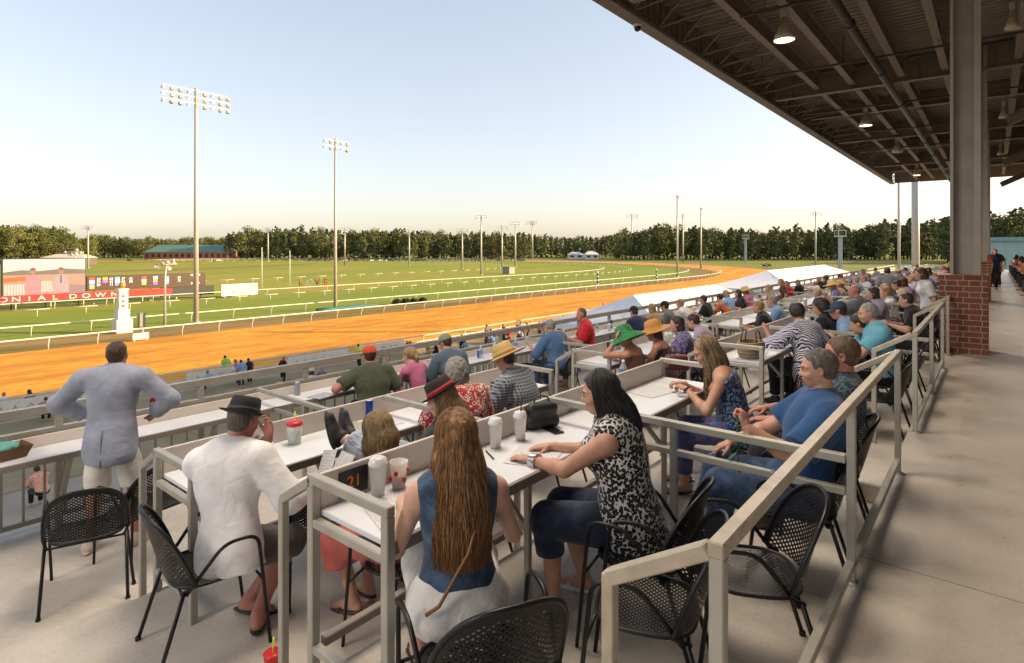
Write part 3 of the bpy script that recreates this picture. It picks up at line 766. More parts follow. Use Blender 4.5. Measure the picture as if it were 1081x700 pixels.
# white banners hung on the apron fence
def fence_banner(y0,y1,label,marks):
    t=empty('banner',(-38.25,y0,-6.85),0,label,'banner','banners hung along the apron fence'); mb=MB(); mb.box(0,.03,0,y1-y0,.05,.92); mb.build('cloth',mat('banner_white',(.68,.66,.62),.8,var=.08),t)
    mk=MB(); rr=random.Random(int(y0*7)); y=.5
    while y<y1-y0-.8:
        w_=rr.uniform(.25,.6); mk.tube([(.045,y,.3),(.045,y+w_*.5,.68),(.045,y+w_,.35)],.035,4); y+=w_+.25
    mk.build('lettering',mat('banner_mark',marks,.8),t)
fence_banner(3.2,10.6,'plain white banner on the apron fence left of the man in the blazer',(.6,.58,.54))
fence_banner(15.3,19.2,'short white banner with dark lettering on the apron fence',(.08,.07,.07))
fence_banner(22,27,'long white banner with grey lettering behind the woman in dark clothes',(.35,.32,.3))
fence_banner(28,32.5,'white banner with blue lettering on the apron fence',(.12,.16,.35))

# ---------------------------------------------------------------- light masts
m_pole=mat('galvanised_pole',(.46,.44,.41),.55,.3,var=.08); m_lampb=mat('floodlight_shell',(.62,.60,.57),.4,.3); m_glass=mat('lamp_glass',(.8,.8,.78),.2)
m_lit=mat('lamp_lit',(1,.93,.8),.4,emit=9.,var=0.01)
def lampmesh(mat_face):
    mb=MB(); mb.lathe([(.0,-.22),(.10,-.21),(.14,-.12),(.30,.10),(.31,.14),(.0,.12)],10,0); mb.lathe([(.0,.125),(.27,.125),(.29,.135)],10,1)
    return mb.mesh('floodlight',[m_lampb,mat_face])
LM=lampmesh(m_glass); LML=lampmesh(m_lit)
def mast(px,py0,py1,r,label,rows=3,cols=9,width=7.0,lit=False,face=None,t=None,z0=-7.0,sc=1.,dirv=None,rowh=.95):
    if t is None: t=(CH-z0)*FPX/(py0-HY)
    b=at(px,py0,t); b.z=z0; H=CH+(HY-py1)/FPX*t-z0
    o=empty('light_mast',b,0,label,'light pole','tall floodlight masts around the track')
    mb=MB(); mb.tube([(0,0,0),(0,0,H)],[r,r*.6],12); mb.lathe([(r*1.9,0),(r*1.9,.12),(r*1.1,.14)],10); mb.build('shaft',m_pole,o)
    D=Vector(dirv or (.25,.97,0)).normalized(); nrm=Vector((D.y,-D.x,0)) 
    for k in range(rows):
        z=H-.35*sc-k*rowh*sc; mb=MB(); mb.bar(D*(-width/2)+Vector((0,0,z)),D*(width/2)+Vector((0,0,z)),.12*sc); mb.build('crossarm',m_pole,o)
        for c in range(cols):
            q=D*(-width/2+width*(c+.0)/(cols-1))+Vector((0,0,z-.3*sc))+nrm*.15
            l=link_mesh('floodlight',LML if lit else LM,o); l.location=q
            v=(nrm*(1 if c%3 else -.3)+Vector((0,0,-.9))+D*random.Random(c*5+k).uniform(-.5,.5)).normalized(); l.rotation_euler=v.to_track_quat('Z','Y').to_euler(); l.scale=(sc,)*3
    return o
mast(207,341,93,.29,'tallest floodlight mast with three rows of nine lamps beside the dirt track',3,9,7.3,rowh=.82,dirv=(-.03,1,0),sc=.92)
mast(354,328,146,.24,'floodlight mast with two rows of lamps right of the tallest mast',2,5,3.7,rowh=.95,dirv=(-.03,1,0),sc=.92)
for px,b,tp,cols,lit,lb in ((93,283,238,4,0,'mast behind the large video screen'),(283,276,240,4,0,'short mast near the green roofed building'),(364,280,240,3,0,'slim mast just right of the two lamp row mast'),
    (432,280,242,3,0,'thin mast left of centre before the wood'),(488,284,241,3,0,'thin mast left of the lit mast'),(508,290,227,4,1,'mast with glowing lamps left of centre'),(530,283,238,3,0,'mast between the two glowing ones'),(544,282,234,3,1,'thin mast with glowing lamps behind the infield rail'),
    (562,274,233,4,0,'mast with dull lamps right of the glowing pair'),(667,274,226,3,0,'mast in front of the taller dark wood'),(715,292,206,1,0,'slender unlit mast inside the far turn'),(721,277,226,2,1,'mast with one glowing lamp behind the slender one'),
    (740,284,219,1,0,'slender mast on the outside of the slender pair'),(861,281,223,5,0,'mast with a wide lamp head right of the tents')):
    t=(CH+7)*FPX/(b-HY); wd={1:.4,2:1.}.get(cols,4.2)*(1 if cols>1 else 1)
    mast(px,b,tp,.16+.0009*t,lb,2 if cols>1 else 1,max(cols,2),wd*(t/300)*1.2+.5,bool(lit),sc=max(.8,t/260),dirv=(.77,.63,0))
# two plain poles rising past the roof end
for px,t,tp,r,lb in ((966.5,62,150,.36,'thick steel pole lit orange on its right beyond the last seats'),(949,66,150,.14,'thin steel pole left of the thick one beyond the seats')):
    b=at(px,HY,t); b.z=-7; o=empty('steel_pole',b,0,lb,'pole'); mb=MB(); mb.tube([(0,0,0),(0,0,22)],r,16); mb.build('shaft',m_pole,o)
    mb=MB(); mb.lathe([(r*1.6,0),(r*1.6,.5),(r*1.1,.55)],12); mb.build('base_collar',m_pole,o)
# ---------------------------------------------------------------- signs and boards on the infield
def text_mesh(s,size,m,name,parent,loc,rot,ext=.01,align='CENTER'):
    cu=bpy.data.curves.new(name,'FONT'); cu.body=s; cu.size=size; cu.extrude=ext; cu.align_x=align; cu.align_y='CENTER'
    tmp=bpy.data.objects.new('tmp',cu); COL.objects.link(tmp); dg=bpy.context.evaluated_depsgraph_get(); me=bpy.data.meshes.new_from_object(tmp.evaluated_get(dg)); me.name=name
    bpy.data.objects.remove(tmp); bpy.data.curves.remove(cu); me.materials.clear(); me.materials.append(m)
    o=link_mesh(name,me,parent); o.location=loc; o.rotation_euler=rot; return o
FX=(R(90),0,R(90))     # text facing +X, reading along +Y
def yX(px,X): return y_on(px,X)
# painted / lit picture of two people: generic
t=empty('video_board',(-107,18.7,-7),0,'large lit video screen showing two people in pink by a white fence','screen')
sm=lambda n,c,e=.18: mat('screen_'+n,tuple(q**1.4*.16 for q in c),.5,emit=e*8.5,var=.06,scale=2.)
mb=MB(); mb.box(-.8,0,-.1,9.7,1.9,7.25); mb.build('cabinet',mat('board_dark',(.03,.03,.035),.6),t)
mb=MB(); mb.box(0,.05,0,9.6,2.0,7.15); scr=mb.build('screen',sm('sky',(.95,.93,.92)),t)
def patch(poly,n,c,x,nm='picture_patch'):
    mb=MB(); mb.add([(x,a,b) for a,b in poly]+[(x-.006,a,b) for a,b in poly],[tuple(range(len(poly)))]+[tuple(range(2*len(poly)-1,len(poly)-1,-1))]); return mb.build(nm,sm(n,c),scr)
patch([(0,2),(9.6,2),(9.6,4.9),(0,4.9)],'sand',(.80,.55,.42),.06,'shown_ground'); patch([(0,4.9),(9.6,4.9),(9.6,5.5),(7,5.7),(4,5.4),(2,5.6),(0,5.3)],'hills',(.42,.36,.32),.065,'shown_hills'); patch([(0,3.9),(3,4.1),(3,4.7),(0,4.5)],'orange',(.85,.33,.10),.07,'shown_track')
patch([(6.2,2),(9.6,2),(9.6,3.2),(6.2,3.4)],'rose',(.62,.42,.45),.07,'shown_table')
for k in range(7): patch([(.15+.33*k,2.05),(.38+.33*k,2.05),(.38+.33*k,3.6),(.15+.33*k,3.6)],'white',(.95,.93,.9),.075,'shown_picket')
for k in range(6): patch([(4.2+.26*k,2.4),(4.36+.26*k,2.3),(4.45+.2*k,3.9),(4.3+.2*k,4.0)],'white',(.95,.93,.9),.075,'shown_chair_slat')
def fig(y,sk,ck,h):
    patch([(y-.9,2.1),(y+.9,2.1),(y+1.0,3.2),(y+.8,4.5),(y+.35,4.9),(y-.35,4.9),(y-.8,4.5),(y-1.0,3.2)],ck[0],ck[1],.08,'shown_dress')
    patch([(y+.34*math.cos(a*PI/6),5.35+.45*math.sin(a*PI/6)) for a in range(12)],sk[0],sk[1],.085,'shown_face'); patch([(y+.36*math.cos(a*PI/8),5.5+.42*math.sin(a*PI/8)) for a in range(9)],'brownh',h,.09,'shown_hair')
fig(3.3,('face',(.72,.42,.34)),('pink',(.85,.50,.52)),(.45,.28,.18)); fig(6.6,('face',(.72,.42,.34)),('palepink',(.80,.62,.62)),(.30,.17,.11))
patch([(6.5,3.6),(6.7,3.6),(6.68,4.8),(6.52,4.8)],'tie',(.35,.22,.45),.09,'shown_tie')
for a in (1.0,4.8,8.8):
    mb=MB(); mb.box(-.6,-.35,a-.12,a+.12,0,1.95); mb.build('leg',mat('board_dark',(.03,.03,.035)),t)
t=empty('banner',(-106.6,8,-7),0,'long red banner with white lettering under the video screen','banner')
mb=MB(); mb.box(-.15,0,0,32.4,.95,2.05); mb.build('panel',mat('banner_red',(.55,.02,.02),.6,var=.1),t)
for ch,px in zip('COLONIALDOWNS',(-47,-33,-19,3,17,31,44,58,77,91,106,121,134)):
    o=text_mesh(ch,.95,mat('letter_white',(.8,.78,.74),.6),'letter',t,(.012,yX(px,-106.6)-8,1.5),FX); o.scale=(1.5,1,1)
for a in range(0,33,4):
    mb=MB(); mb.box(-.3,-.16,a,a+.12,0,2.0); mb.build('strut',m_pole,t)
Y0,Y1=yX(92,-108.2),yX(217,-108.2)
t=empty('tote_board',(-108.2,Y0,-7),0,'long low brown tote board with coloured number columns','scoreboard')
mb=MB(); mb.box(-.8,0,0,Y1-Y0,2.1,4.4); mb.build('cabinet',mat('tote_brown',(.065,.035,.02),.6,var=.2),t)
mb=MB(); mb.box(-.7,-.05,10.5,Y1-Y0+1.5,.5,2.05); mb.build('base',mat('board_dark',(.03,.03,.035)),t)
for a in (1,5,9,13,17):
    mb=MB(); mb.box(-.6,-.4,a-.1,a+.1,0,2.08); mb.build('leg',m_pole,t)
rr=random.Random(5)
cols_=[('r',(.7,.06,.04)),('b',(.10,.25,.75)),('w',(.85,.85,.85)),('o',(.8,.35,.04)),('m',(.7,.08,.55)),('t',(.1,.55,.6))]
def cell(px,py,w_,h_,cn):
    tt=(108.2)/-ray(px)[0]; y=yX(px,-108.2)-Y0; z=CH+(HY-py)/FPX*tt+7; mb=MB(); mb.box(.0,.03,y-w_/2,y+w_/2,z-h_/2,z+h_/2); mb.build('number_cell',mat('tote_'+cn[0],cn[1],.5,emit=.5,var=.02),t); return y,z
for (px,cs) in ((97,'rwbo'),(111,'om'),(124,'twb'),(152,'rwo'),(164,'wom'),(176,'twb')):
    for i,cn in enumerate(cs):
        c=[k for k in cols_ if k[0]==cn][0]; py=294.5+(97-px)*.022+i*3.0; y,z=cell(px,py,.62,.42,c)
        text_mesh(str(rr.randint(1,12)),.36,mat('tote_digit',(.05,.05,.05) if cn=='w' else (.05,.05,.05),.5),'number',t,(.042,y,z),FX,.004)
for (px,k) in ((104,3),(117.5,3),(130,2),(138,2),(189,2)):
    for i in range(k):
        tt=108.2/-ray(px)[0]; y=yX(px,-108.2)-Y0; z=CH+(HY-(295-i*-3+(97-px)*.02))/FPX*tt+7
        text_mesh(str(rr.randint(10,99)),.5,mat('tote_white_digit',(.85,.82,.8),.5,emit=.6),'number',t,(.02,y,z),FX,.01)
for i in range(5): text_mesh(('RESULTS','1  5  3','PAYS','12 40  8 20','3  7'),.42,mat('tote_white_digit',(.85,.82,.8),.5,emit=.6),'number',t,(.02,yX(206,-108.2)-Y0,4.1-i*.4),FX,.01) if False else None
for i,s_ in enumerate(('10 20 30','2  4','16','8 12 40')): text_mesh(s_,.46,mat('tote_white_digit',(.85,.82,.8),.5,emit=.6),'number',t,(.02,yX(206,-108.2)-Y0,4.05-i*.48),FX,.01)
# white sign
pa=ground(234,313); X=-104.5; ya,yb=yX(234,X),yX(272,X)
t=empty('sign_board',(X,ya,-7),0,'white sign board with two lines of lettering right of the tote board','sign')
mb=MB(); mb.box(-.08,0,0,yb-ya,.3,2.35); mb.build('panel',mat('sign_cream',(.80,.77,.68),.6,var=.04),t)
text_mesh('The J.M. ALLEN',.95,mat('sign_ink',(.10,.09,.08)),'lettering',t,(.012,(yb-ya)/2,1.65),FX); text_mesh('Commercial Family',.62,mat('sign_ink',(.10,.09,.08)),'lettering',t,(.012,(yb-ya)/2,.85),FX)
for a in (.6,3,5.5):
    mb=MB(); mb.box(-.2,-.085,a,a+.1,0,2.2); mb.build('post',m_pole,t)
# LOVE letters
for ch,px,c in zip('LOVE',(317.5,327,335,344),((.55,.10,.02),(.75,.72,.68),(.55,.10,.02),(.55,.10,.02))):
    b=ground(px,302.5)
    o=text_mesh(ch,2.1,mat('love_'+str(c[0]),c,.6),'letter_sculpture',None,(b.x,b.y,-6.1),(R(90),0,YAW),.15); tag(o,{'L':'orange letter L standing on the infield grass','O':'white letter O of the letter sculpture on the infield','V':'orange letter V standing right of the white O','E':'orange letter E rightmost of the letter sculpture'}[ch],'sculpture','big letters on the infield')
# finish post
b=ground(129,351); t=empty('finish_post',b,0,'stepped white finish post with a gold ball on top','post'); mb=MB(); mb.bevbox(-.75,.75,-.75,.75,0,1.4,.04); mb.build('plinth',m_rail,t)
mb=MB(); mb.bevbox(-.55,.55,-.55,.55,1.4,2.4,.04); mb.build('pedestal',m_rail,t); mb=MB(); mb.bevbox(-.42,.42,-.42,.42,2.4,4.4,.03); mb.bevbox(-.5,.5,-.5,.5,4.4,4.55,.03); mb.build('pillar',m_rail,t)
mb=MB(); mb.lathe([(0,4.55),(.25,4.65),(.34,4.9),(.25,5.15),(0,5.22)],14); mb.build('ball',mat('gold',(.6,.32,.06),.4,.5),t)
for i in range(3):
    mb=MB(); mb.lathe([(0,0),(.16,0),(.16,.01),(0,.012)],12,0,Matrix.Translation((.425,0,2.8+i*.5))@Matrix.Rotation(R(90),4,'Y')); mb.build('emblem',mat('emblem',(.25,.24,.2)),t)
def cluster(px,py0,py1,label,n=7,teal=False):
    b=ground(px,py0); tt=(CH+7)*FPX/(py0-HY); H=CH+(HY-py1)/FPX*tt+7; t=empty('camera_mast',b,0,label,'mast','short masts with clustered lamps on the infield')
    mb=MB(); mb.tube([(0,0,0),(0,0,H*.8),(.25,.1,H)],[.16,.11,.09],8); mb.build('shaft',m_pole,t); rr=random.Random(px)
    for k in range(n):
        l=link_mesh('floodlight',LM,t); a=2*PI*k/n; l.location=(math.cos(a)*(.5+.5*rr.random())+.2,math.sin(a)*(.6+.9*rr.random()),H+rr.uniform(-.5,.5)); l.rotation_euler=(R(90+rr.uniform(-20,30)),0,a+R(90)); l.scale=(.75,)*3
    mb=MB(); mb.tube([(.2,-1.2,H),(.2,1.2,H)],.05,6); mb.tube([(-.8,0,H-.1),(1.0,0,H-.1)],.05,6); mb.build('crossarm',m_pole,t)
cluster(79,319,266,'wooden mast with a cluster of lamps in front of the video screen'); cluster(174,345,279,'mast with clustered lamps left of the tallest floodlight mast')
# small things on the verge
def booth(px,py0,w_,h_,label,m,name='control_box',cat='box'):
    b=ground(px,py0); t=empty(name,b,0,label,cat); mb=MB(); mb.bevbox(-w_/2,w_/2,-w_/2,w_/2,0,h_,.03); mb.build('body',m,t); mb=MB(); mb.bevbox(-w_*.6,w_*.6,-w_*.6,w_*.6,h_,h_+.08,.02); mb.build('lid',m,t)
booth(149.5,345,.6,1.5,'narrow grey cabinet beside the white finish post',mat('booth_grey',(.25,.24,.22)))
booth(537,289,3.0,2.4,'grey equipment cabin on the infield inside the turn',mat('booth_grey',(.25,.24,.22)),'cabin','cabin')
X=-62.0; ya,yb=yX(140,X),yX(157,X); t=empty('low_sign',(X,ya,-6.98),0,'low white board on the rail beside the finish post','sign'); mb=MB(); mb.box(0,.05,0,yb-ya,.15,.75); mb.build('panel',m_rail,t); mb=MB(); mb.box(-.04,-.002,.1,.2,0,.7); mb.box(-.04,-.002,yb-ya-.2,yb-ya-.1,0,.7); mb.build('bracket',m_pole,t)
for px,b_,h_,lb in ((631,301,2.6,'black and white striped marker pole left on the turf'),(693,297,2.6,'black and white striped marker pole near the far turn')):
    b=ground(px,b_); t=empty('marker_pole',b,0,lb,'marker'); 
    mb=MB(); k=0
    for i in range(7): mb.tube([(0,0,i*.45),(0,0,i*.45+.45)],.22,8,i%2)
    mb.build('shaft',[m_rail,mat('marker_black',(.02,.02,.02))],t); mb=MB(); mb.lathe([(0,3.4),(.2,3.25),(.24,3.15)],8); mb.build('cap',m_rail,t)
for px,tp,b_,lb in ((276.5,262,305,'thin white flagpole left on the infield'),(306,266,303,'thin white flagpole right of the first one')):
    b=ground(px,b_); tt=(CH+7)*FPX/(b_-HY); H=CH+(HY-tp)/FPX*tt+7; t=empty('flagpole',b,0,lb,'flagpole'); mb=MB(); mb.tube([(0,0,0),(0,0,H)],.09,6); mb.build('shaft',m_rail,t); mb=MB(); mb.lathe([(0,H+.2),(.15,H+.1),(.1,H)],8); mb.build('finial',m_rail,t)
# camera towers on the far side
for px,b_,tp,w_,lb in ((787,277,248,2.6,'slim tower with a small white cabin before the dark wood'),(887,283,243,2.9,'taller tower with a white cabin right of the wide lamp head')):
    b=ground(px,b_); tt=(CH+7)*FPX/(b_-HY); H=CH+(HY-tp)/FPX*tt+7; t=empty('camera_tower',b,YAW,lb,'tower'); mb=MB(); mb.bevbox(-w_*.22,w_*.22,-w_*.22,w_*.22,0,H-w_,.05); mb.build('shaft',mat('tower_blue',(.36,.40,.44),.6),t)
    mb=MB(); mb.bevbox(-w_*.6,w_*.6,-w_*.6,w_*.6,H-w_,H-w_*.85,.05); mb.bevbox(-w_*.6,w_*.6,-w_*.6,w_*.6,H-.25,H,.05)
    for a in(-1,1):
        for c in(-1,1): mb.box(a*w_*.55-.1,a*w_*.55+.1,c*w_*.55-.1,c*w_*.55+.1,H-w_*.9,H-.2)
    mb.build('cabin',m_rail,t); mb=MB(); mb.box(-w_*.45,w_*.1,-w_*.45,w_*.45,H-w_*.84,H-.3); mb.build('window',mat('dark_glass',(.04,.06,.07),.15),t)
# ---------------------------------------------------------------- far buildings
def shed(px0,px1,t,py_base,z0,zw,zr,cw,cr,label,name='building',cat='building',deep=18,windows=0):
    a=at(px0,HY,t); b=at(px1,HY,t); d=(b-a); Lg=d.length; ang=math.atan2(d.y,d.x); o=empty(name,(a.x,a.y,z0),ang,label,cat)
    mb=MB(); mb.box(0,Lg,0,deep,0,zw-z0); mb.build('wall',cw,o)
    mb=MB(); e=.6; H0,H1=zw-z0+.01,zr-z0; mb.add([(-e,-e,H0),(Lg+e,-e,H0),(Lg+e,deep+e,H0),(-e,deep+e,H0),(deep*.35,deep/2,H1),(Lg-deep*.35,deep/2,H1)],[(0,1,5,4),(2,3,4,5),(1,2,5),(3,0,4),(3,2,1,0)]); mb.build('roof',cr,o)
    for k in range(windows):
        mb=MB(); x=Lg*(k+.5)/windows; mb.box(x-Lg/windows*.28,x+Lg/windows*.28,-.12,-.01,(zw-z0)*.35,(zw-z0)*.8); mb.build('window',mat('dark_glass',(.04,.06,.07),.15),o)
    return o
shed(152,240,430,268,-7,-1.2,4.2,mat('far_brick',(.34,.15,.09),.9),mat('green_roof',(.10,.20,.17),.6),'long low brick building with a green roof left of the wood',windows=14)
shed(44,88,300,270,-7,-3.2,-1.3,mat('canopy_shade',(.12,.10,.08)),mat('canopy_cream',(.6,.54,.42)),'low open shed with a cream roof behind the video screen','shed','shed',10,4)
shed(600,616,480,267,-7,-3.5,-1.5,mat('far_white',(.7,.7,.7)),mat('far_white',(.7,.7,.7)),'small white tent before the wood left of centre','tent','tent',8,2)
shed(618,632,460,267,-7,-3.2,-.6,mat('far_white',(.7,.7,.7)),mat('far_white',(.7,.7,.7)),'larger white tent beside the small one before the wood','tent','tent',8,2)
t=empty('service_building',(-4,96,-7),0,'pale teal metal building beyond the far end of the stand','building'); mb=MB(); mb.box(0,36,0,20,0,9.6); mb.build('wall',mat('teal_wall',(.30,.46,.48),.6,var=.06),t); mb=MB(); mb.box(-.4,36.4,-.4,20.4,9.62,10.1); mb.build('roof',mat('teal_trim',(.20,.33,.36),.6),t); mb=MB()
for k in range(30): mb.box(k*1.2+.3,k*1.2+.36,-.05,-.003,0.1,9.5)
mb.build('ribs',mat('teal_wall',(.30,.46,.48)),t)

# ---------------------------------------------------------------- tents on the apron
def tent(x,y0,y1,hw,ze,zr,label,hip=5.):
    t=empty('marquee',(x,y0,-6.95),0,label,'tent','white marquees along the apron'); L=y1-y0; m=mat('tent_white',(.80,.79,.77),.55,var=.04,scale=.6)
    mb=MB(); n=10; H0=ze+6.95; H1=zr+6.95
    P=lambda u,v: None
    vs=[(-hw,0,H0),(hw,0,H0),(hw,L,H0),(-hw,L,H0),(0,hip,H1),(0,L-hip,H1)]
    def grid(a,b,c,d,n1,n2,sag):
        V=[];F=[]
        for i in range(n1+1):
            for j in range(n2+1):
                u=i/n1;v=j/n2; p=(Vector(a)*(1-u)+Vector(b)*u)*(1-v)+(Vector(d)*(1-u)+Vector(c)*u)*v; p.z-=sag*math.sin(PI*v)*(1+.5*abs(math.sin(u*PI*4))); V.append(tuple(p))
        for i in range(n1):
            for j in range(n2): F.append((i*(n2+1)+j,(i+1)*(n2+1)+j,(i+1)*(n2+1)+j+1,i*(n2+1)+j+1))
        mb.add(V,F,0,True)
    grid(vs[0],vs[1],vs[4],vs[4],8,6,.18); grid(vs[2],vs[3],vs[5],vs[5],8,6,.18); grid(vs[1],vs[2],vs[5],vs[4],16,6,.18); grid(vs[3],vs[0],vs[4],vs[5],16,6,.18)
    mb.build('canopy',m,t); mb=MB()
    for s_ in(-1,1): mb.box(s_*hw-.02,s_*hw+.02,0,L,H0-.45,H0-.01)
    mb.box(-hw,hw,-.02,.02,H0-.45,H0-.01); mb.box(-hw,hw,L-.02,L+.02,H0-.45,H0-.01); mb.build('valance',m,t)
    k=0; y=0
    while y<=L+.1:
        for s_ in(-1,1):
            mb=MB(); mb.tube([(s_*(hw-.1),y,0),(s_*(hw-.1),y,H0-.46)],.05,6); mb.build('leg',m_pole,t)
        y+=L/4
    mb=MB(); 
    for k in range(1,4):
        mb=MB(); y=L*k/4; mb.tube([(-hw,y,H0+.02),(-.05,min(max(y,hip),L-hip),H1+.03)],.03,4); mb.tube([(hw,y,H0+.02),(.05,min(max(y,hip),L-hip),H1+.03)],.03,4); mb.build('seam',mat('tent_seam',(.55,.54,.52)),t)
tent(-22.5,38,66,5.5,-4.1,-2.05,'long white marquee whose ridge rises behind the front rail')
tent(-27.5,88,146,7.,-4.2,-1.75,'second white marquee further along by the orange track',9.)
tent(-9,84,104,5.,-3.4,-.6,'white pointed marquee beyond the last seats left of the brick pier',4.)
# ---------------------------------------------------------------- trees
m_bark=mat('bark',(.09,.065,.045),.9,bump=.4,bscale=8.)
def leafm(name,c0,c1,sc=.35):
    m,nt,b=new_mat(name); L=nt.links; g=N(nt,'ShaderNodeNewGeometry'); tc=N(nt,'ShaderNodeTexCoord'); nz=N(nt,'ShaderNodeTexNoise',i_Scale=sc,i_Detail=5.); L.new(tc.outputs['Object'],nz.inputs[0])
    oi=N(nt,'ShaderNodeObjectInfo'); ad=N(nt,'ShaderNodeMath',operation='MULTIPLY_ADD'); L.new(oi.outputs['Random'],ad.inputs[0]); ad.inputs[1].default_value=.35; L.new(nz.outputs[0],ad.inputs[2])
    r=ramp(nt,[(.35,c0),(1.0,c1)]); L.new(ad.outputs[0],r.inputs[0]); L.new(r.outputs[0],b.inputs['Base Color']); b.inputs['Roughness'].default_value=.75; b.inputs['Specular IOR Level'].default_value=.2
    return m
m_leaf=leafm('pine_needles',(.065,.082,.032),(.17,.18,.070)); m_leaf2=leafm('broad_leaves',(.06,.08,.022),(.20,.20,.06))
def tree_proto(kind,seed,h):
    rr=random.Random(seed); t=empty('pine_tree' if kind=='pine' else 'broadleaf_tree'); mb=MB(); bend=rr.uniform(-.5,.5)
    mb.tube([(0,0,-.3),(bend*.4,0,h*.4),(bend,bend*.5,h*.93)],[h*.018,h*.013,h*.004],6); blobs=[]
    if kind=='pine':
        z0=h*rr.uniform(.04,.22); n=30
        for i in range(n):
            f=i/(n-1); z=z0+(h-z0)*f; rad=h*.17*(1-f)**.6+h*.03; a=rr.uniform(0,6.28); q=rr.uniform(.2,1)*rad; c=Vector((bend*f+math.cos(a)*q,math.sin(a)*q,z)); blobs.append((c,rad*rr.uniform(.45,.75),.6))
            if i%2==0: mb.tube([(bend*f*.9,0,z-.4),tuple(c)],[.07,.03],4,caps=False)
    else:
        n=22; 
        for i in range(n):
            a=rr.uniform(0,6.28); f=rr.uniform(0,1); z=h*(.3+.65*f); rad=h*.30*math.sin(PI*(.18+.72*f)); q=rad*rr.uniform(.3,1); c=Vector((math.cos(a)*q,math.sin(a)*q,z)); blobs.append((c,h*.13*rr.uniform(.7,1.3),.8))
            if i%2==0: mb.tube([(bend*.5,0,h*.3),tuple(c)],[.14,.04],4,caps=False)
    mb.build('trunk',m_bark,t); lf=MB(); per=62
    for c,r_,sq in blobs:
        for k in range(per):
            d=Vector((rr.gauss(0,1),rr.gauss(0,1),rr.gauss(0,1))).normalized(); p=c+Vector((d.x,d.y,d.z*sq))*r_*rr.uniform(.55,1.1); s_=h*.017*rr.uniform(.7,1.5)
            u=(d+Vector((rr.uniform(-.7,.7),rr.uniform(-.7,.7),rr.uniform(-.4,.9)))).normalized(); x=u.orthogonal().normalized(); x.rotate(Matrix.Rotation(rr.uniform(0,6),3,u)); y=u.cross(x)
            lf.add([p-x*s_,p+y*s_*.8,p+x*s_,p-y*s_*.8],[(0,1,2,3)])
    lf.build('crown',m_leaf if kind=='pine' else m_leaf2,t); snapshot(t); return t
protos=[tree_proto('pine',1,22),tree_proto('pine',2,22),tree_proto('pine',3,22),tree_proto('broad',4,17),tree_proto('broad',5,16),tree_proto('pine',6,22)]
used=set()
def put_tree(k,px,t,h,label,group,z=-7.2):
    p=protos[k]
    if k in used: o=copy_tree(p)
    else: used.add(k); o=p
    b=at(px,HY,t); o.location=(b.x,b.y,z); s_=h/(22 if p.name.startswith('pine') else 16.5); o.scale=(s_*rr_.uniform(.85,1.15),)*2+(s_,); o.rotation_euler=(0,0,rr_.uniform(0,6)); tag(o,label,'tree',group); return o
rr_=random.Random(21)
def prof(px):   # tree-top height in pixels above the horizon along the picture
    K=[(-120,30),(0,27),(30,24),(60,22),(85,12),(105,15),(150,11),(235,12),(246,19),(300,22),(420,20),(540,16),(600,12),(640,14),(665,22),(700,25),(800,20),(850,23),(900,25),(940,29),(985,30),(1040,36),(1081,38),(1180,44),(1400,50)]
    for (a,u),(b,v) in zip(K,K[1:]):
        if a<=px<=b: return u+(v-u)*(px-a)/(b-a)
    return 20
px=-60.
while px<1180:
    pf=prof(px); far= 100<px<240 or 560<px<650; t=(520 if far else 430 if px>650 else 440)
    if px>1000: t=330
    if px<80: t=330
    if px<0 or px>1090: st=9
    else: st=4.6 if px<650 else 4.3
    h=(pf*rr_.uniform(.70,1.12))/FPX*t+CH+7.2; k=rr_.choice([0,1,2,5,5,3,4]) if px>240 else rr_.choice([3,4,3,4,0])
    lab=('leafy tree' if k in(3,4) else 'pine')+(' in the wood left of the video screen' if px<85 else ' in the low tree line behind the green roofed building' if px<243 else ' along the front of the wood beyond the infield' if px<650 else ' in the taller dark wood beyond the far turn' if px<1000 else ' beyond the end of the stand by the teal building')
    put_tree(k,px,t+rr_.uniform(-8,25),h,lab,'trees along the front of the far wood'); px+=st*rr_.uniform(.7,1.3)
# far wood behind: one mass
wd=MB(); rr=random.Random(9)
for i in range(30000):
    px=rr.uniform(-200,1500) ; far=100<px<240 or 560<px<650; t=(545 if far else 462 if px<1000 else 352)+rr.uniform(0,60)
    if px<80: t-=100
    hh=prof(px)*(.80+.10*math.sin(px*.9)+.07*math.sin(px*2.3)+.08*math.sin(px*.13))/FPX*t*.9+CH+7; z=-7+hh*(1-rr.random()**1.7)
    if z>0: z*=1
    c=at(px,HY,t); c.z=z; s_=rr.uniform(.7,1.7); u=Vector((rr.uniform(-1,1),rr.uniform(-1,1),rr.uniform(-.3,1))).normalized(); x=u.orthogonal().normalized(); y=u.cross(x); wd.add([c-x*s_,c+y*s_,c+x*s_,c-y*s_],[(0,1,2,3)])
o=wd.build('far_wood',m_leaf); o['kind']='stuff'; o['label']='dense wood standing behind the front rows of trees'; o['category']='wood'
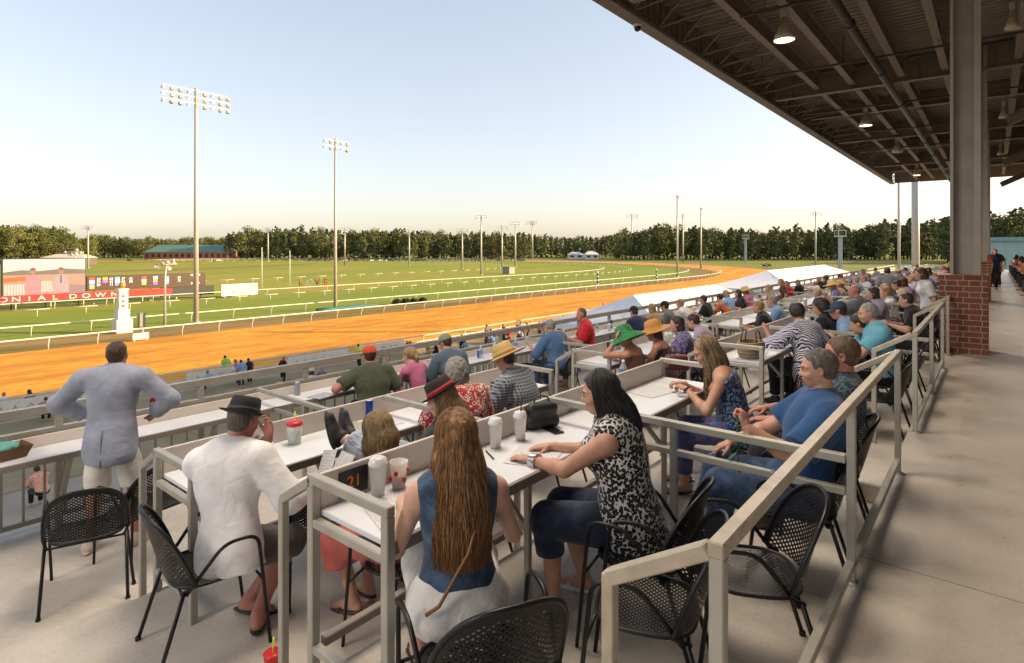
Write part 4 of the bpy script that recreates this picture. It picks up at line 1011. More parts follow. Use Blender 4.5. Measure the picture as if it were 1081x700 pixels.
# dark shrubs on the turf edge
def shrub(px,py,r_,label,m):
    b=ground(px,py); t=empty('shrub',b,0,label,'shrub','dark shrubs on the turf'); mb=MB(); rr=random.Random(px)
    for k in range(5): mb.tube([(0,0,0),(rr.uniform(-.3,.3),rr.uniform(-.3,.3),r_*.8)],.03,4)
    mb.build('stem',m_bark,t); lf=MB()
    for k in range(500):
        d=Vector((rr.gauss(0,1),rr.gauss(0,1),rr.gauss(0,1))).normalized(); p=Vector((d.x*r_,d.y*r_,abs(d.z)*r_*1.0+.1))*rr.uniform(.6,1.05); s_=.09; x=d.orthogonal().normalized(); y=d.cross(x); lf.add([p-x*s_,p+y*s_,p+x*s_,p-y*s_],[(0,1,2,3)])
    lf.build('foliage',m,t)
md=mat('shrub_dark',(.018,.017,.013),.8)
for i,px in enumerate((419,428,437,446)): shrub(px,321.5-i*.6,.85,('leftmost','second','third','rightmost')[i]+' of four round dark shrubs on the turf course',md)
t=empty('ground_cover_sheet',ground(361,327.5),0,'low teal tarpaulin roll lying beside the inner rail','tarpaulin'); mb=MB(); mb.tube([(0,-4,.25),(.2,-2,.3),(0,0,.28),(.1,2,.3),(0,6,.25)],[.3,.35,.3,.33,.28],8); mb.build('roll',mat('tarp_teal',(.03,.12,.11),.7),t)
# parked vehicles far away
def car_proto(name,van=False):
    t=empty(name); mb=MB(); h=1.9 if van else 1.45
    mb.add([(-2.2,-.85,.35),(2.2,-.85,.35),(2.25,-.85,.8),(-2.2,-.85,.9),(-2.2,.85,.35),(2.2,.85,.35),(2.25,.85,.8),(-2.2,.85,.9)],[(0,1,2,3),(7,6,5,4),(0,3,7,4),(1,5,6,2),(3,2,6,7),(0,4,5,1)]); mb.build('body',mat('car_white',(.6,.6,.6),.3),t)
    mb=MB(); f=1.9 if van else 1.0; mb.add([(-1.9,-.8,.88),(f,-.8,.83),(f-.6,-.68,h),(-1.5,-.68,h),(-1.9,.8,.88),(f,.8,.83),(f-.6,.68,h),(-1.5,.68,h)],[(0,1,2,3),(7,6,5,4),(0,3,7,4),(1,5,6,2),(3,2,6,7)]); mb.build('cabin',mat('dark_glass',(.04,.06,.07),.15),t)
    for x in(-1.4,1.4):
        for y in(-.86,.86):
            mb=MB(); mb.lathe([(0,-.1),(.33,-.1),(.33,.1),(0,.1)],10,0,Matrix.Translation((x,y,.33))@Matrix.Rotation(R(90),4,'X')); mb.build('wheel',mat('tyre',(.03,.03,.03)),t)
    snapshot(t); return t
carp=car_proto('parked_car'); cm=[('white',mat('car_white',(.6,.6,.6),.3)),('dark',mat('car_dark',(.04,.04,.05),.3)),('red',mat('car_red',(.3,.03,.02),.3)),('silver',mat('car_silver',(.35,.36,.38),.3,.3))]
first=True
for i in range(46):
    px=330+i*7+rr_.uniform(-2,2) if i<36 else 925+(i-36)*7.
    if px>560 and i<36: px=rr_.uniform(120,235)
    o=carp if first else copy_tree(carp); first=False; b=at(px,HY,400 if i<36 else 150); o.location=(b.x,b.y,-7.1); o.rotation_euler=(0,0,rr_.choice([YAW,YAW+1.2])); cn,cmat=rr_.choice(cm)
    for ch in o.children:
        if ch.name.startswith('body'): setmat(ch,cmat)
    tag(o,cn+(' car parked in the long row at the foot of the wood' if px<560 and px>240 else ' car parked by the green roofed building' if px<241 else ' car parked beyond the last seats'),'car','cars parked far beyond the track')
# ---------------------------------------------------------------- grandstand
Z1,Z2,Z3=-.30,-.585,-.865
def conc(name,c,rough,warm=1.,gloss=.5):
    m,nt,b=new_mat(name); L=nt.links; tc=N(nt,'ShaderNodeTexCoord'); O=tc.outputs['Object']
    n1=N(nt,'ShaderNodeTexNoise',i_Scale=.9,i_Detail=9.,i_Roughness=.62); n2=N(nt,'ShaderNodeTexNoise',i_Scale=55.,i_Detail=3.); n3=N(nt,'ShaderNodeTexNoise',i_Scale=3.2,i_Detail=6.,i_Distortion=.8)
    for n in(n1,n2,n3): L.new(O,n.inputs[0])
    r=ramp(nt,[(.3,mul(c,.78)),(.5,c),(.72,mul(c,1.15))]); L.new(n1.outputs[0],r.inputs[0])
    r3=ramp(nt,[(.30,(.85,.84,.82)),(.55,(1,1,1))]); L.new(n3.outputs[0],r3.inputs[0]); r2=ramp(nt,[(.3,(.88,.88,.88)),(.6,(1,1,1))]); L.new(n2.outputs[0],r2.inputs[0])
    a=N(nt,'ShaderNodeMixRGB',blend_type='MULTIPLY'); a.inputs[0].default_value=.55; L.new(r.outputs[0],a.inputs[1]); L.new(r3.outputs[0],a.inputs[2])
    d=N(nt,'ShaderNodeMixRGB',blend_type='MULTIPLY'); d.inputs[0].default_value=1; L.new(a.outputs[0],d.inputs[1]); L.new(r2.outputs[0],d.inputs[2])
    v=N(nt,'ShaderNodeTexVoronoi',i_Scale=7.); v.feature='F1'; L.new(O,v.inputs[0]); rs=ramp(nt,[(.035,(.8,.78,.74)),(.06,(1,1,1))]); L.new(v.outputs['Distance'],rs.inputs[0])
    e=N(nt,'ShaderNodeMixRGB',blend_type='MULTIPLY'); e.inputs[0].default_value=.5; L.new(d.outputs[0],e.inputs[1]); L.new(rs.outputs[0],e.inputs[2]); sx=N(nt,'ShaderNodeSeparateXYZ'); L.new(O,sx.inputs[0]); md=N(nt,'ShaderNodeMath',operation='PINGPONG'); md.inputs[1].default_value=1.9; L.new(sx.outputs[1],md.inputs[0]); lt=N(nt,'ShaderNodeMath',operation='LESS_THAN'); lt.inputs[1].default_value=.006; L.new(md.outputs[0],lt.inputs[0]); lf=N(nt,'ShaderNodeMath',operation='MULTIPLY'); lf.inputs[1].default_value=.6; L.new(lt.outputs[0],lf.inputs[0])
    n4=N(nt,'ShaderNodeTexNoise',i_Scale=1.7,i_Detail=12.,i_Roughness=.75,i_Distortion=2.); L.new(O,n4.inputs[0]); r4=ramp(nt,[(.485,(1,1,1)),(.5,(.72,.70,.68)),(.515,(1,1,1))]); L.new(n4.outputs[0],r4.inputs[0]); g4=N(nt,'ShaderNodeMixRGB',blend_type='MULTIPLY'); g4.inputs[0].default_value=.35; L.new(e.outputs[0],g4.inputs[1]); L.new(r4.outputs[0],g4.inputs[2])
    jm=N(nt,'ShaderNodeMixRGB'); L.new(lf.outputs[0],jm.inputs[0]); L.new(g4.outputs[0],jm.inputs[1]); jm.inputs[2].default_value=(.08,.07,.06,1); L.new(jm.outputs[0],b.inputs['Base Color'])
    rr_=ramp(nt,[(.3,(rough*.75,)*3),(.7,(min(1,rough*1.35),)*3)]); L.new(n3.outputs[0],rr_.inputs[0]); L.new(rr_.outputs[0],b.inputs['Roughness']); b.inputs['Specular IOR Level'].default_value=gloss
    bp=N(nt,'ShaderNodeBump',i_Strength=.12,i_Distance=.003); L.new(n2.outputs[0],bp.inputs['Height']); L.new(bp.outputs[0],b.inputs['Normal']); return m
m_conc=conc('concourse_concrete',(.52,.45,.375),.36,gloss=.5); m_tier=conc('tier_concrete',(.52,.465,.40),.6)
YE=62.
def slab(name,x0,x1,y0,y1,zt,th,m):
    mb=MB(); mb.bevbox(x0,x1,y0,y1,zt-th,zt,.012); return struct(name,mb,m)
slab('concourse_floor',-.63,14,-8,YE,0,.33,m_conc)
slab('upper_tier_floor',-2.50,-.632,-8,YE,Z1,.32,m_tier); slab('middle_tier_floor',-4.40,-2.502,-8,YE,Z2,.32,m_tier); slab('lower_tier_floor',-6.87,-4.402,-8,YE,Z3,.34,m_tier)
mb=MB(); 
SECT=[(1.57+5.1*k,5.38+5.1*k) for k in range(0,12)]
for k in range(-1,12):
    ya=SECT[k][1] if k>=0 else .35; yb=SECT[k+1][0] if k<11 else YE
    if k<0: yb=SECT[0][0]
    for (x,z,zb) in ((-.632,-.15,Z1),(-2.502,Z1-.142,Z2),(-4.402,Z2-.14,Z3)): mb.bevbox(x-.30,x,ya+.06,yb-.06,zb,z,.01)
struct('aisle_steps',mb,m_tier)
t=empty('stand_building',(0,0,-7),0,'lower storey and rear wall carrying the covered seats','building')
mb=MB(); mb.box(-6.2,14,-8,YE-.2,.05,5.75); mb.build('lower_wall',mat('block_wall',(.33,.30,.26),.9),t)
mb=MB(); mb.box(14.01,14.4,-8,YE,7,16.2); mb.build('rear_wall',mat('rear_wall',(.45,.38,.31),.9),t)
m_steel=mat('painted_steel',(.19,.148,.115),.65,var=.14,bump=.15,bscale=20.); m_deck=mat('roof_deck_metal',(.22,.172,.13),.6,var=.18,scale=1.2)
# ---- roof
t=empty('canopy_roof',(0,0,0),0,'brown steel canopy roof with exposed beams over the stand','roof')
mb=MB(); y=-8.
zd=8.38
while y<YE-.05:      # ribbed deck: trapezoidal sheet, ribs across
    y1=y+.30; mb.add([(-6.98,y,zd),(14.5,y,zd),(14.5,y+.11,zd),(-6.98,y+.11,zd),(-6.98,y+.145,zd+.07),(14.5,y+.145,zd+.07),(-6.98,y+.265,zd+.07),(14.5,y+.265,zd+.07),(-6.98,y1,zd),(14.5,y1,zd)],[(0,1,2,3),(3,2,5,4),(4,5,7,6),(6,7,9,8)]); y=y1
mb.box(-7.1,14.6,-8.1,YE+.1,zd+.075,zd+.22); mb.build('deck',m_deck,t)
mb=MB(); mb.box(-7.1,-6.99,-8.1,YE+.1,7.52,8.60); mb.box(-7.14,-6.80,-8.1,YE+.12,7.42,7.52); y=-7.8
while y<YE: mb.box(-6.989,-6.95,y,y+.16,7.525,8.37); y+=.36
mb.build('fascia',m_steel,t)
mb=MB(); mb.box(-6.8,14.5,YE-.05,YE+.06,7.5,8.60); mb.build('end_fascia',m_steel,t)
def ibeam(mb,a,b,h,w_,tf=.035):
    a=Vector(a);b=Vector(b); mb.bar(a+Vector((0,0,tf/2)),b+Vector((0,0,tf/2)),w_,tf); mb.bar(a+Vector((0,0,h-tf/2)),b+Vector((0,0,h-tf/2)),w_,tf); mb.bar(a+Vector((0,0,h/2)),b+Vector((0,0,h/2)),.03,h-2*tf-.004)
for y in (-5.,.2,12.45,24.5,30.4,36.6,42.7,48.8,55.):
    mb=MB(); d=(y in(12.45,24.5,36.6,48.8))
    ibeam(mb,(-6.6,y,7.50 if d else 7.75),(13.9,y,7.50 if d else 7.75),.80 if d else .56,.30)
    if d:      # haunch at the back of the column, and stiffeners
        for q in range(-6,13,2): mb.box(q,q+.02,y-.13,y+.13,7.54,8.26)
        ibeam(mb,(.35,y,5.6),(3.6,y,7.2),.35,.25); ibeam(mb,(3.6,y,7.2),(9,y,7.3),.2,.25)
    mb.build('cross_beam',m_steel,t)
for x in (-5.1,-3.96,-2.46,-1.25,.6,2.4,4.4,6.4,9.):
    mb=MB(); ys=[-7.5,-5.,.2,12.45,24.5,30.4,36.6,42.7,48.8,55.,YE-.1]
    for a,b in zip(ys,ys[1:]): ibeam(mb,(x,a+.17,7.66),(x,b-.17,7.66),.55,.20,.03)
    mb.build('joist',m_steel,t)
y=-7.2
while y<YE-1:
    mb=MB(); mb.bar((-6.9,y,7.56),(-5.95,y-.15,8.34),.07,.05); mb.bar((-6.9,y,7.56),(-5.25,y,7.72),.045,.045); mb.build('outrigger_strut',m_steel,t); y+=1.45
m_pipe=mat('pipe_black',(.035,.028,.024),.45)
mb=MB(); mb.tube([(-2.77,-7,7.3),(-2.77,YE-1,7.3)],.105,14)
for k in range(12): mb.tube([(-2.77,1+5.2*k,7.3),(-2.77,1.12+5.2*k,7.3)],.135,14)
mb.build('main_pipe',m_pipe,t)
for (y,x0,x1,z) in ((20.6,-6.6,8,7.45),(15.0,-4.9,-3.0,7.5),(27.5,-6.2,8,7.45),(33.5,-6.2,8,7.45),(39.8,-6.2,8,7.45)):
    mb=MB(); mb.tube([(x0,y,z),(x1,y,z)],.035,8); x=x0+.6
    while x<x1: mb.tube([(x,y,z),(x,y,8.35)],.012,5); x+=2.4
    mb.build('sprinkler_pipe',m_pipe,t)
for (x0,x1,y,z) in ((.9,.9,17,6.9),):
    pass
# ---- hanging lamps
lm=MB(); lm.lathe([(.0,.62),(.08,.60),(.10,.36),(.14,.34),(.15,.28),(.22,.16),(.26,.0),(.245,.0),(.20,.14),(.0,.15)],20); shade=lm.mesh('lamp_shade',[mat('lamp_shell',(.55,.50,.43),.35,.3)])
lm=MB(); lm.lathe([(0,.03),(.15,.035),(.235,.045),(.24,.02),(0,.015)],20); lens=lm.mesh('lens',[mat('lamp_warm',(1,.80,.50),.4,emit=5.,var=.01)]); lensoff=lm.mesh('lens',[mat('lamp_off',(.5,.48,.44),.3)])
lm=MB(); lm.tube([(0,0,.6),(0,0,1.45)],.015,6); lm.bevbox(-.09,.09,-.07,.07,.60,.80,.01); stem=lm.mesh('stem',[m_pole])
i=0
for (x,y,z,lit) in ((-4.1,3.6,6.98,1),(-4.1,-6.5,6.98,1),(-4.1,15.9,6.98,1),(-4.25,29.2,6.98,1),(-4.1,38.4,6.98,0),(-4.3,51.5,6.98,1),(.35,18.6,7.0,0),(.3,30.5,6.9,0),(.3,42.5,6.9,0)):  # first two lamps are added out of view, to brighten the near seats
    o=empty('hanging_lamp',(x,y,z),0,('added fill lamp out of view above the near tables','added fill lamp out of view behind the camera','nearest lit bell lamp','second lit bell lamp','unlit bell lamp between the two far lit ones','furthest lit bell lamp at the roof end','nearest grey lamp right of the steel column','middle grey lamp right of the steel column','furthest grey lamp right of the steel column')[i]+' hanging under the canopy','lamp','lamps hanging under the canopy'); i+=1
    if lit:
        pl=bpy.data.lights.new('lamp_light','SPOT'); pl.spot_size=R(165); pl.spot_blend=.6; pl.energy=880; pl.color=(1,.86,.70); pl.shadow_soft_size=1.6; po=bpy.data.objects.new('lamp_light',pl); COL.objects.link(po); po.parent=o; po.location=(0,0,-.25)
    if x>0: o.scale=(.6,.6,.8)
    for me in (shade,lens if lit else lensoff,stem): link_mesh(me.name.split('.')[0],me,o)
t=empty('security_camera',(-7.0,13.6,7.36),0,'small dark dome camera under the roof edge at upper left','camera'); mb=MB(); mb.lathe([(0,.06),(.11,.06),(.11,0),(.09,-.01)],14); mb.build('housing',m_rail,t); mb=MB(); mb.lathe([(.09,-.01),(.085,-.07),(.05,-.12),(0,-.135)],14); mb.build('dome',mat('dome_black',(.01,.01,.012),.1),t)
# ---- brick piers with steel columns
def brickmat():
    m,nt,b=new_mat('pier_brick'); L=nt.links; tc=N(nt,'ShaderNodeTexCoord'); sx=N(nt,'ShaderNodeSeparateXYZ'); L.new(tc.outputs['Object'],sx.inputs[0]); ad=N(nt,'ShaderNodeMath',operation='ADD'); L.new(sx.outputs[0],ad.inputs[0]); L.new(sx.outputs[1],ad.inputs[1])
    cb=N(nt,'ShaderNodeCombineXYZ'); L.new(ad.outputs[0],cb.inputs[0]); L.new(sx.outputs[2],cb.inputs[1])
    br=N(nt,'ShaderNodeTexBrick',i_Scale=1.); br.inputs['Brick Width'].default_value=.245; br.inputs['Row Height'].default_value=.0923; br.inputs['Mortar Size'].default_value=.006; br.inputs['Mortar Smooth'].default_value=.15; br.inputs['Bias'].default_value=-.2
    br.inputs['Color1'].default_value=(.185,.058,.034,1); br.inputs['Color2'].default_value=(.115,.032,.02,1); br.inputs['Mortar'].default_value=(.36,.30,.23,1); L.new(cb.outputs[0],br.inputs[0]); br.offset=.5; br.squash=.62; br.squash_frequency=2
    nz=N(nt,'ShaderNodeTexNoise',i_Scale=30.,i_Detail=5.); L.new(tc.outputs['Object'],nz.inputs[0]); r=ramp(nt,[(.3,(.7,.7,.7)),(.7,(1.2,1.15,1.1))]); L.new(nz.outputs[0],r.inputs[0])
    mx=N(nt,'ShaderNodeMixRGB',blend_type='MULTIPLY'); mx.inputs[0].default_value=1; L.new(br.outputs[0],mx.inputs[1]); L.new(r.outputs[0],mx.inputs[2]); L.new(mx.outputs[0],b.inputs['Base Color']); b.inputs['Roughness'].default_value=.9
    iv=N(nt,'ShaderNodeMath',operation='MULTIPLY_ADD'); iv.inputs[1].default_value=-1.; iv.inputs[2].default_value=1.; L.new(br.outputs['Fac'],iv.inputs[0]); ad2=N(nt,'ShaderNodeMath',operation='MULTIPLY_ADD'); ad2.inputs[1].default_value=.25; L.new(nz.outputs[0],ad2.inputs[0]); L.new(iv.outputs[0],ad2.inputs[2])
    bp=N(nt,'ShaderNodeBump',i_Strength=.7,i_Distance=.008); L.new(ad2.outputs[0],bp.inputs['Height']); L.new(bp.outputs[0],b.inputs['Normal']); return m
m_brick=brickmat(); m_col=mat('column_paint',(.30,.265,.225),.6,var=.10,scale=3.,bump=.1,bscale=30.)
for k,y in enumerate((12.15,24.3,36.4,48.6)):
    t=empty('roof_column',(-.385,y,0),0,('nearest','second','third','furthest')[k]+' grey steel column on a red brick pier beside the concourse','column','roof columns along the concourse')
    mb=MB(); mb.bevbox(-.325,.325,0,.65,-.3,1.29,.006); pr=mb.build('brick_pier',m_brick,t)
    mb=MB(); mb.box(-.18,-.135,.12,.56,1.292,8.3); mb.box(.135,.225,.12,.56,1.292,8.3); mb.box(-.134,.134,.315,.345,1.292,8.3); mb.box(-.22,.26,.09,.59,1.291,1.32) if False else None
    mb.build('steel_shaft',m_col,t)
# ---- rails
m_galv=mat('rail_paint',(.37,.35,.30),.45,.25,var=.12,scale=5.,bump=.12,bscale=90.)
m_warm=mat('handrail_paint',(.42,.36,.28),.42,.25,var=.14,scale=14.,bump=.2,bscale=120.)
m_desk=mat('desk_white',(.66,.67,.70),.42,var=.05,scale=4.,bump=.03,bscale=200.); m_panel=mat('panel_cream',(.60,.53,.47),.55,var=.06,scale=3.); m_edge=mat('desk_edge',(.20,.17,.145),.6)
ordn=['first','second','third','fourth','fifth','sixth','seventh','eighth','ninth','tenth','eleventh','twelfth']
W=.045
for k,(a,b) in enumerate(SECT):
    t=empty('handrail',(-.57,a,0),0,ordn[k]+' section of metal handrail from the camera along the concourse edge','railing','handrails between concourse and seats')
    L=b-a; Z=.95
    mb=MB(); mb.bar((0,-W/2,Z-W/2),(0,L+W/2,Z-W/2),W); mb.build('top_rail',m_warm,t)
    mb=MB(); mb.bar((0,0,.10),(0,L,.10),W*.9); mb.build('lower_rail',m_galv,t)
    for y in (0,L/2,L):
        mb=MB(); mb.bar((0,y,-.02 if y else Z1),(0,y,Z-W),W*.9); mb.lathe([(.05,-.0),(.05,.006),(.03,.012)],12,0,Matrix.Translation((0,y,0))); mb.build('post',m_galv,t)
    for y in (0,L):
        mb=MB(); mb.bar((-W/2,y,Z-W/2-.01),(-.33,y,Z-.215),W); mb.bar((-.33,y,Z-.20),(-.33,y,Z1+.003),W*.9); mb.build('stair_rail',m_warm,t)
def unit(X,Zf,a,b,idx,tier,num=None):
    t=empty('counter_table',(X,a,Zf),0,'%s white counter table of the %s row counted from the camera'%(ordn[idx],tier),'table','counter tables of the %s row'%tier)
    L=b-a; D=.55
    mb=MB(); mb.bevbox(.012,D-.03,.03,L-.03,.755,.785,.004); mb.build('desktop',m_desk,t)
    mb=MB(); mb.bevbox(-.012,.010,.03,L-.03,.70,.95,.004); mb.build('back_panel',m_panel,t)
    mb=MB(); mb.bar((D-.015,W,.762),(D-.015,L-W,.762),.025,.055); mb.bar((.05,.05,.725),(.05,L-.05,.725),.04,.05); mb.bar((.0,.05,.14),(.0,L-.05,.14),W); mb.build('edge_beam',m_edge,t)
    for y in(0,L):
        mb=MB(); mb.bar((-.0,y,.0),(-.0,y,.915),W); mb.bar((D,y,0),(D,y,.915),W); mb.bar((-W/2,y,.938),(D+W/2,y,.938),W); mb.bar((W/2,y,.735),(D-W/2,y,.735),W*.9); mb.bar((W/2,y,.14),(D-W/2,y,.14),W*.9)
        mb.bar((-.0,y,.93),(-.27,y,.77),W); mb.bar((-.27,y,.775),(-.27,y,-.28 if tier!='lower' else 0),W*.9); mb.build('end_frame',m_galv,t)
    for y in(L*.27,L/2,L*.73):
        mb=MB(); mb.bar((D-.06,y,0.003),(D-.06,y,.75),.035); mb.bar((D-.06,y,.45),(D-.35,y,.74),.03); mb.lathe([(.045,.003),(.045,.01),(.02,.015)],10,0,Matrix.Translation((D-.06,y,0))); mb.build('leg',m_galv,t)
    if num:
        mb=MB(); mb.box(.011,.019,.13,.30,.80,.925); pl=mb.build('number_plate',mat('plate_black',(.012,.012,.012),.4),t); text_mesh(num,.085,mat('plate_orange',(.75,.22,.02),.5),'number',pl,(.0205,.215,.862),FX,.001)
    return t
for k,(a,b) in enumerate(SECT):
    unit(-2.50,Z1,a,b,k,'upper',('21','25','29')[k] if k<3 else None)
    unit(-4.38,Z2,a,b,k,'middle',None)
    for (x0,x1,zf,tn) in ((-.595,-2.485,Z1,'upper'),(-2.77,-4.365,Z2,'middle'),(-4.72,-6.70,Z3,'lower')):
        y=(a+b)/2; t=empty('divider_rail',(x1,y,zf),0,'two bar metal divider across the middle of the %s bay on the %s row'%(ordn[k],tn),'railing','dividers between the seating boxes'); w_=x0-x1
        mb=MB(); mb.bar((0,0,.935),(w_,0,.935),W); mb.build('top_bar',m_galv,t); mb=MB(); mb.bar((.56 if tn!='lower' else .40,0,.765),(w_,0,.765),W*.85); mb.build('lower_bar',m_galv,t)
        mb=MB(); mb.bar((w_*.5,0,0.003),(w_*.5,0,.912),W*.9); mb.build('post',m_galv,t)
        if tn!='upper': mb=MB(); mb.bar((w_-.02,0,0.003),(w_-.02,0,.912),W*.9); mb.build('post',m_galv,t)
# ---- front guard with counter
m_front=mat('front_rail_paint',(.30,.28,.24),.5,.3,var=.10); gx=-6.80
t=empty('front_guard',(gx,-3,Z3),0,'long grey guard rail with balusters along the front of the lowest row','railing'); Lg=YE-.4+3
mb=MB(); mb.bar((0,0,1.105),(0,Lg,1.105),.06,.085); mb.build('top_beam',m_front,t); mb=MB(); mb.bar((0,0,.905),(0,Lg,.905),.05,.06); mb.build('mid_rail',m_front,t); mb=MB(); mb.bar((.0,0,.10),(0,Lg,.10),.04,.045); mb.build('bottom_rail',m_front,t)
pm=MB(); pm.bar((0,0,.003),(0,0,1.06),.06); pm.bar((.03,0,.15),(.36,0,.70),.035,.05); me=pm.mesh('post',[m_front])
y=.75
while y<Lg:
    o=link_mesh('post',me,t); o.location=(0,y,0); y+=1.28
pm=MB(); pm.bar((0,0,.124),(0,0,.74),.02); me=pm.mesh('baluster',[m_front]); rest=MB(); y=.3; k=0
while y<Lg:
    if 1.2<y and k<98: o=link_mesh('baluster',me,t); o.location=(0,y,0); k+=1
    elif y>1.2: rest.bar((0,y,.124),(0,y,.74),.02)
    y+=.155
o=rest.build('baluster',m_front,t); o['kind']='stuff'
t=empty('front_counter',(gx,-3,Z3),0,'continuous narrow white counter running along the front guard','counter'); mb=MB(); mb.bevbox(.07,.47,0,Lg,.755,.785,.004); mb.build('desktop',m_desk,t)
mb=MB(); mb.bevbox(.045,.062,0,Lg,.72,.885,.004); mb.build('back_panel',m_panel,t); mb=MB(); mb.bar((.485,0,.765),(.485,Lg,.765),.025,.05); mb.build('edge_beam',m_edge,t)
mb=MB(); mb.box(-6.93,-6.875,-8,YE,-1.3,Z3-.01); mb.build('slab_fascia',m_front).__setitem__('kind','structure')
# ---------------------------------------------------------------- chair
m_chair=mat('chair_black',(.008,.008,.009),.38,.0,var=.1,spec=.35)
def perf(surf,inside,clampf,nu,th,hole=.58,band=.86):
    mb=MB(); n=nu
    for i in range(-n,n+1):
        for j in range(-n,n+1):
            c=[((i+a+(j+b))/n,((i+a)-(j+b))/n) for a,b in((0,0),(1,0),(1,1),(0,1))]
            m_=(sum(x for x,y in c)/4,sum(y for x,y in c)/4)
            if inside(m_)>1.02: continue
            cc=[clampf(q) for q in c]
            solid=inside(m_)>band
            if solid:
                P=[Vector(surf(*q)) for q in cc]; mb.add(P,[(0,1,2,3)]); continue
            inn=[(m_[0]+(q[0]-m_[0])*hole,m_[1]+(q[1]-m_[1])*hole) for q in cc]
            P=[Vector(surf(*q)) for q in cc+inn]; mb.add(P,[(0,1,5,4),(1,2,6,5),(2,3,7,6),(3,0,4,7)])
    # give it thickness
    k=len(mb.v); nv=Vector(surf(.01,0))-Vector(surf(0,0)); nw=Vector(surf(0,.01))-Vector(surf(0,0)); nn=nv.cross(nw).normalized()*th
    mb.v+= [tuple(Vector(v)+nn) for v in mb.v]; fs=list(mb.f); mb.f+=[tuple(k+q for q in f[::-1]) for f in fs]; mb.m+=[0]*len(fs); mb.sm+=[False]*len(fs)
    return mb
def sup(p,e=3.2): return (abs(p[0])**e+abs(p[1])**e)**(1/e)
def cl(p):
    s=sup(p); return p if s<=1 else (p[0]/s,p[1]/s)
def seatS(u,v): return (.232*u,.215*v+.0,.452-.012*(1-min(1,sup((u,v))))+(-.012 if v>.8 else 0)*(v-.8)*5)
def insb(p): 
    x,y=p
    if y<-1: return 2
    yy=(y+1)/2; return max(0,(abs(x)**2.7+max(0,yy)**3.0))**(1/2.8)
def clb(p):
    x,y=p; y=max(-1,min(1,y)); yy=(y+1)/2; x0=(max(0,1-yy**3.0))**(1/2.7)
    return (max(-x0,min(x0,x)),y)
def backS(u,v):
    h=(v+1)/2; x=.262*u; return (x,-.235-.105*h+.15*(u*u)*(.95-.25*h)*.8,.475+.385*h)
def chair_proto():
    t=empty('chair'); seat=perf(seatS,lambda p:sup(p),cl,17,-.003,.60,.88); s_=seat.build('seat',m_chair,t)
    rim=MB(); rim.tube([seatS(*cl((1.0001*math.cos(a)*1.3,1.0001*math.sin(a)*1.3))) for a in [2*PI*i/40 for i in range(41)]],.009,7,caps=False); rim.build('seat_rim',m_chair,t)
    back=perf(backS,insb,clb,17,.003,.60,.90); back.build('backrest',m_chair,t)
    pts=[]
    for i in range(31):
        a=PI*i/30; x=-math.cos(a); yy=math.sin(a)**(2/3.0)
        u=math.copysign(abs(math.cos(a))**(2/2.7),x) ; pts.append(backS(u,yy*2-1))
    rim=MB(); p0=Vector(pts[0]); p1=Vector(pts[-1])
    rim.tube([(-.235,-.19,.44)]+pts+[(.235,-.19,.44)],.011,8); rim.build('back_frame',m_chair,t)
    for s_ in(-1,1):
        mb=MB(); mb.tube(arc([(s_*.245,-.165,.43),(s_*.275,.02,.665),(s_*.28,.20,.665),(s_*.262,.275,.0)],.07,5),.0105,8); mb.build('arm',m_chair,t)
        mb=MB(); mb.tube([(s_*.245,-.175,.45),(s_*.262,-.315,.0)],.0115,8); mb.lathe([(.016,0),(.016,.02),(.0118,.024)],10,0,Matrix.Translation((s_*.262,-.313,0))); mb.build('leg',m_chair,t)
    mb=MB(); mb.tube([(-.262,.235,.38),(0,.20,.435),(.262,.235,.38)],.008,6); mb.build('stretcher',m_chair,t); mb=MB(); mb.tube([(-.25,-.18,.43),(.25,-.18,.43)],.008,6); mb.build('stretcher',m_chair,t)
    snapshot(t); return t
CHP=chair_proto(); ch_used=False
def chair(x,y,z,yaw,label):
    global ch_used
    o=CHP if not ch_used else copy_tree(CHP); ch_used=True
    o.location=(x,y,z); o.rotation_euler=(0,0,R(yaw)); tag(o,label,'chair','black perforated metal chairs'); return o
# bleachers at the far right
t=empty('bleacher',(0.9,27,0),0,'stepped bench seating for the crowd beyond the brick pier','bleachers'); 
for k in range(4):
    mb=MB(); mb.box(k*.8,k*.8+.8,0,33,.003,.02+.32*k) ; mb.build('riser',m_tier,t); mb=MB(); mb.box(k*.8+.25,k*.8+.6,0,33,.36+.32*k,.41+.32*k)
    for y in range(0,34,3): mb.box(k*.8+.38,k*.8+.44,y,y+.06,.022+.32*k,.358+.32*k)
    mb.build('bench',m_galv,t)
# ---------------------------------------------------------------- near people
G='spectators in the covered seats'
black=cloth('black','plain',(.012,.012,.014)); white=cloth('white','plain',(.62,.60,.60)); denim=cloth('denim','denim',(.035,.060,.105)); jeans=cloth('jeans','denim',(.03,.055,.11))
m_shoe=mat('shoe_leather',(.05,.028,.018),.5); m_sand=mat('sandal_black',(.02,.02,.02),.6); m_wsh=mat('shoe_white',(.6,.58,.55),.6)
hb=hairmat('black',(.004,.0035,.004),(.028,.022,.02)); hbr=hairmat('brown',(.022,.010,.005),(.09,.045,.02)); hau=hairmat('auburn',(.10,.04,.014),(.44,.21,.08)); hbl=hairmat('blond',(.12,.07,.03),(.42,.29,.14)); hgr=hairmat('grey',(.09,.08,.07),(.36,.34,.31),.6); hdk=hairmat('dark',(.012,.008,.006),(.05,.03,.02)); hsp=hairmat('pepper',(.035,.028,.022),(.16,.14,.12),.6)
TOPT={'hem':.10,'sleeve':.6}
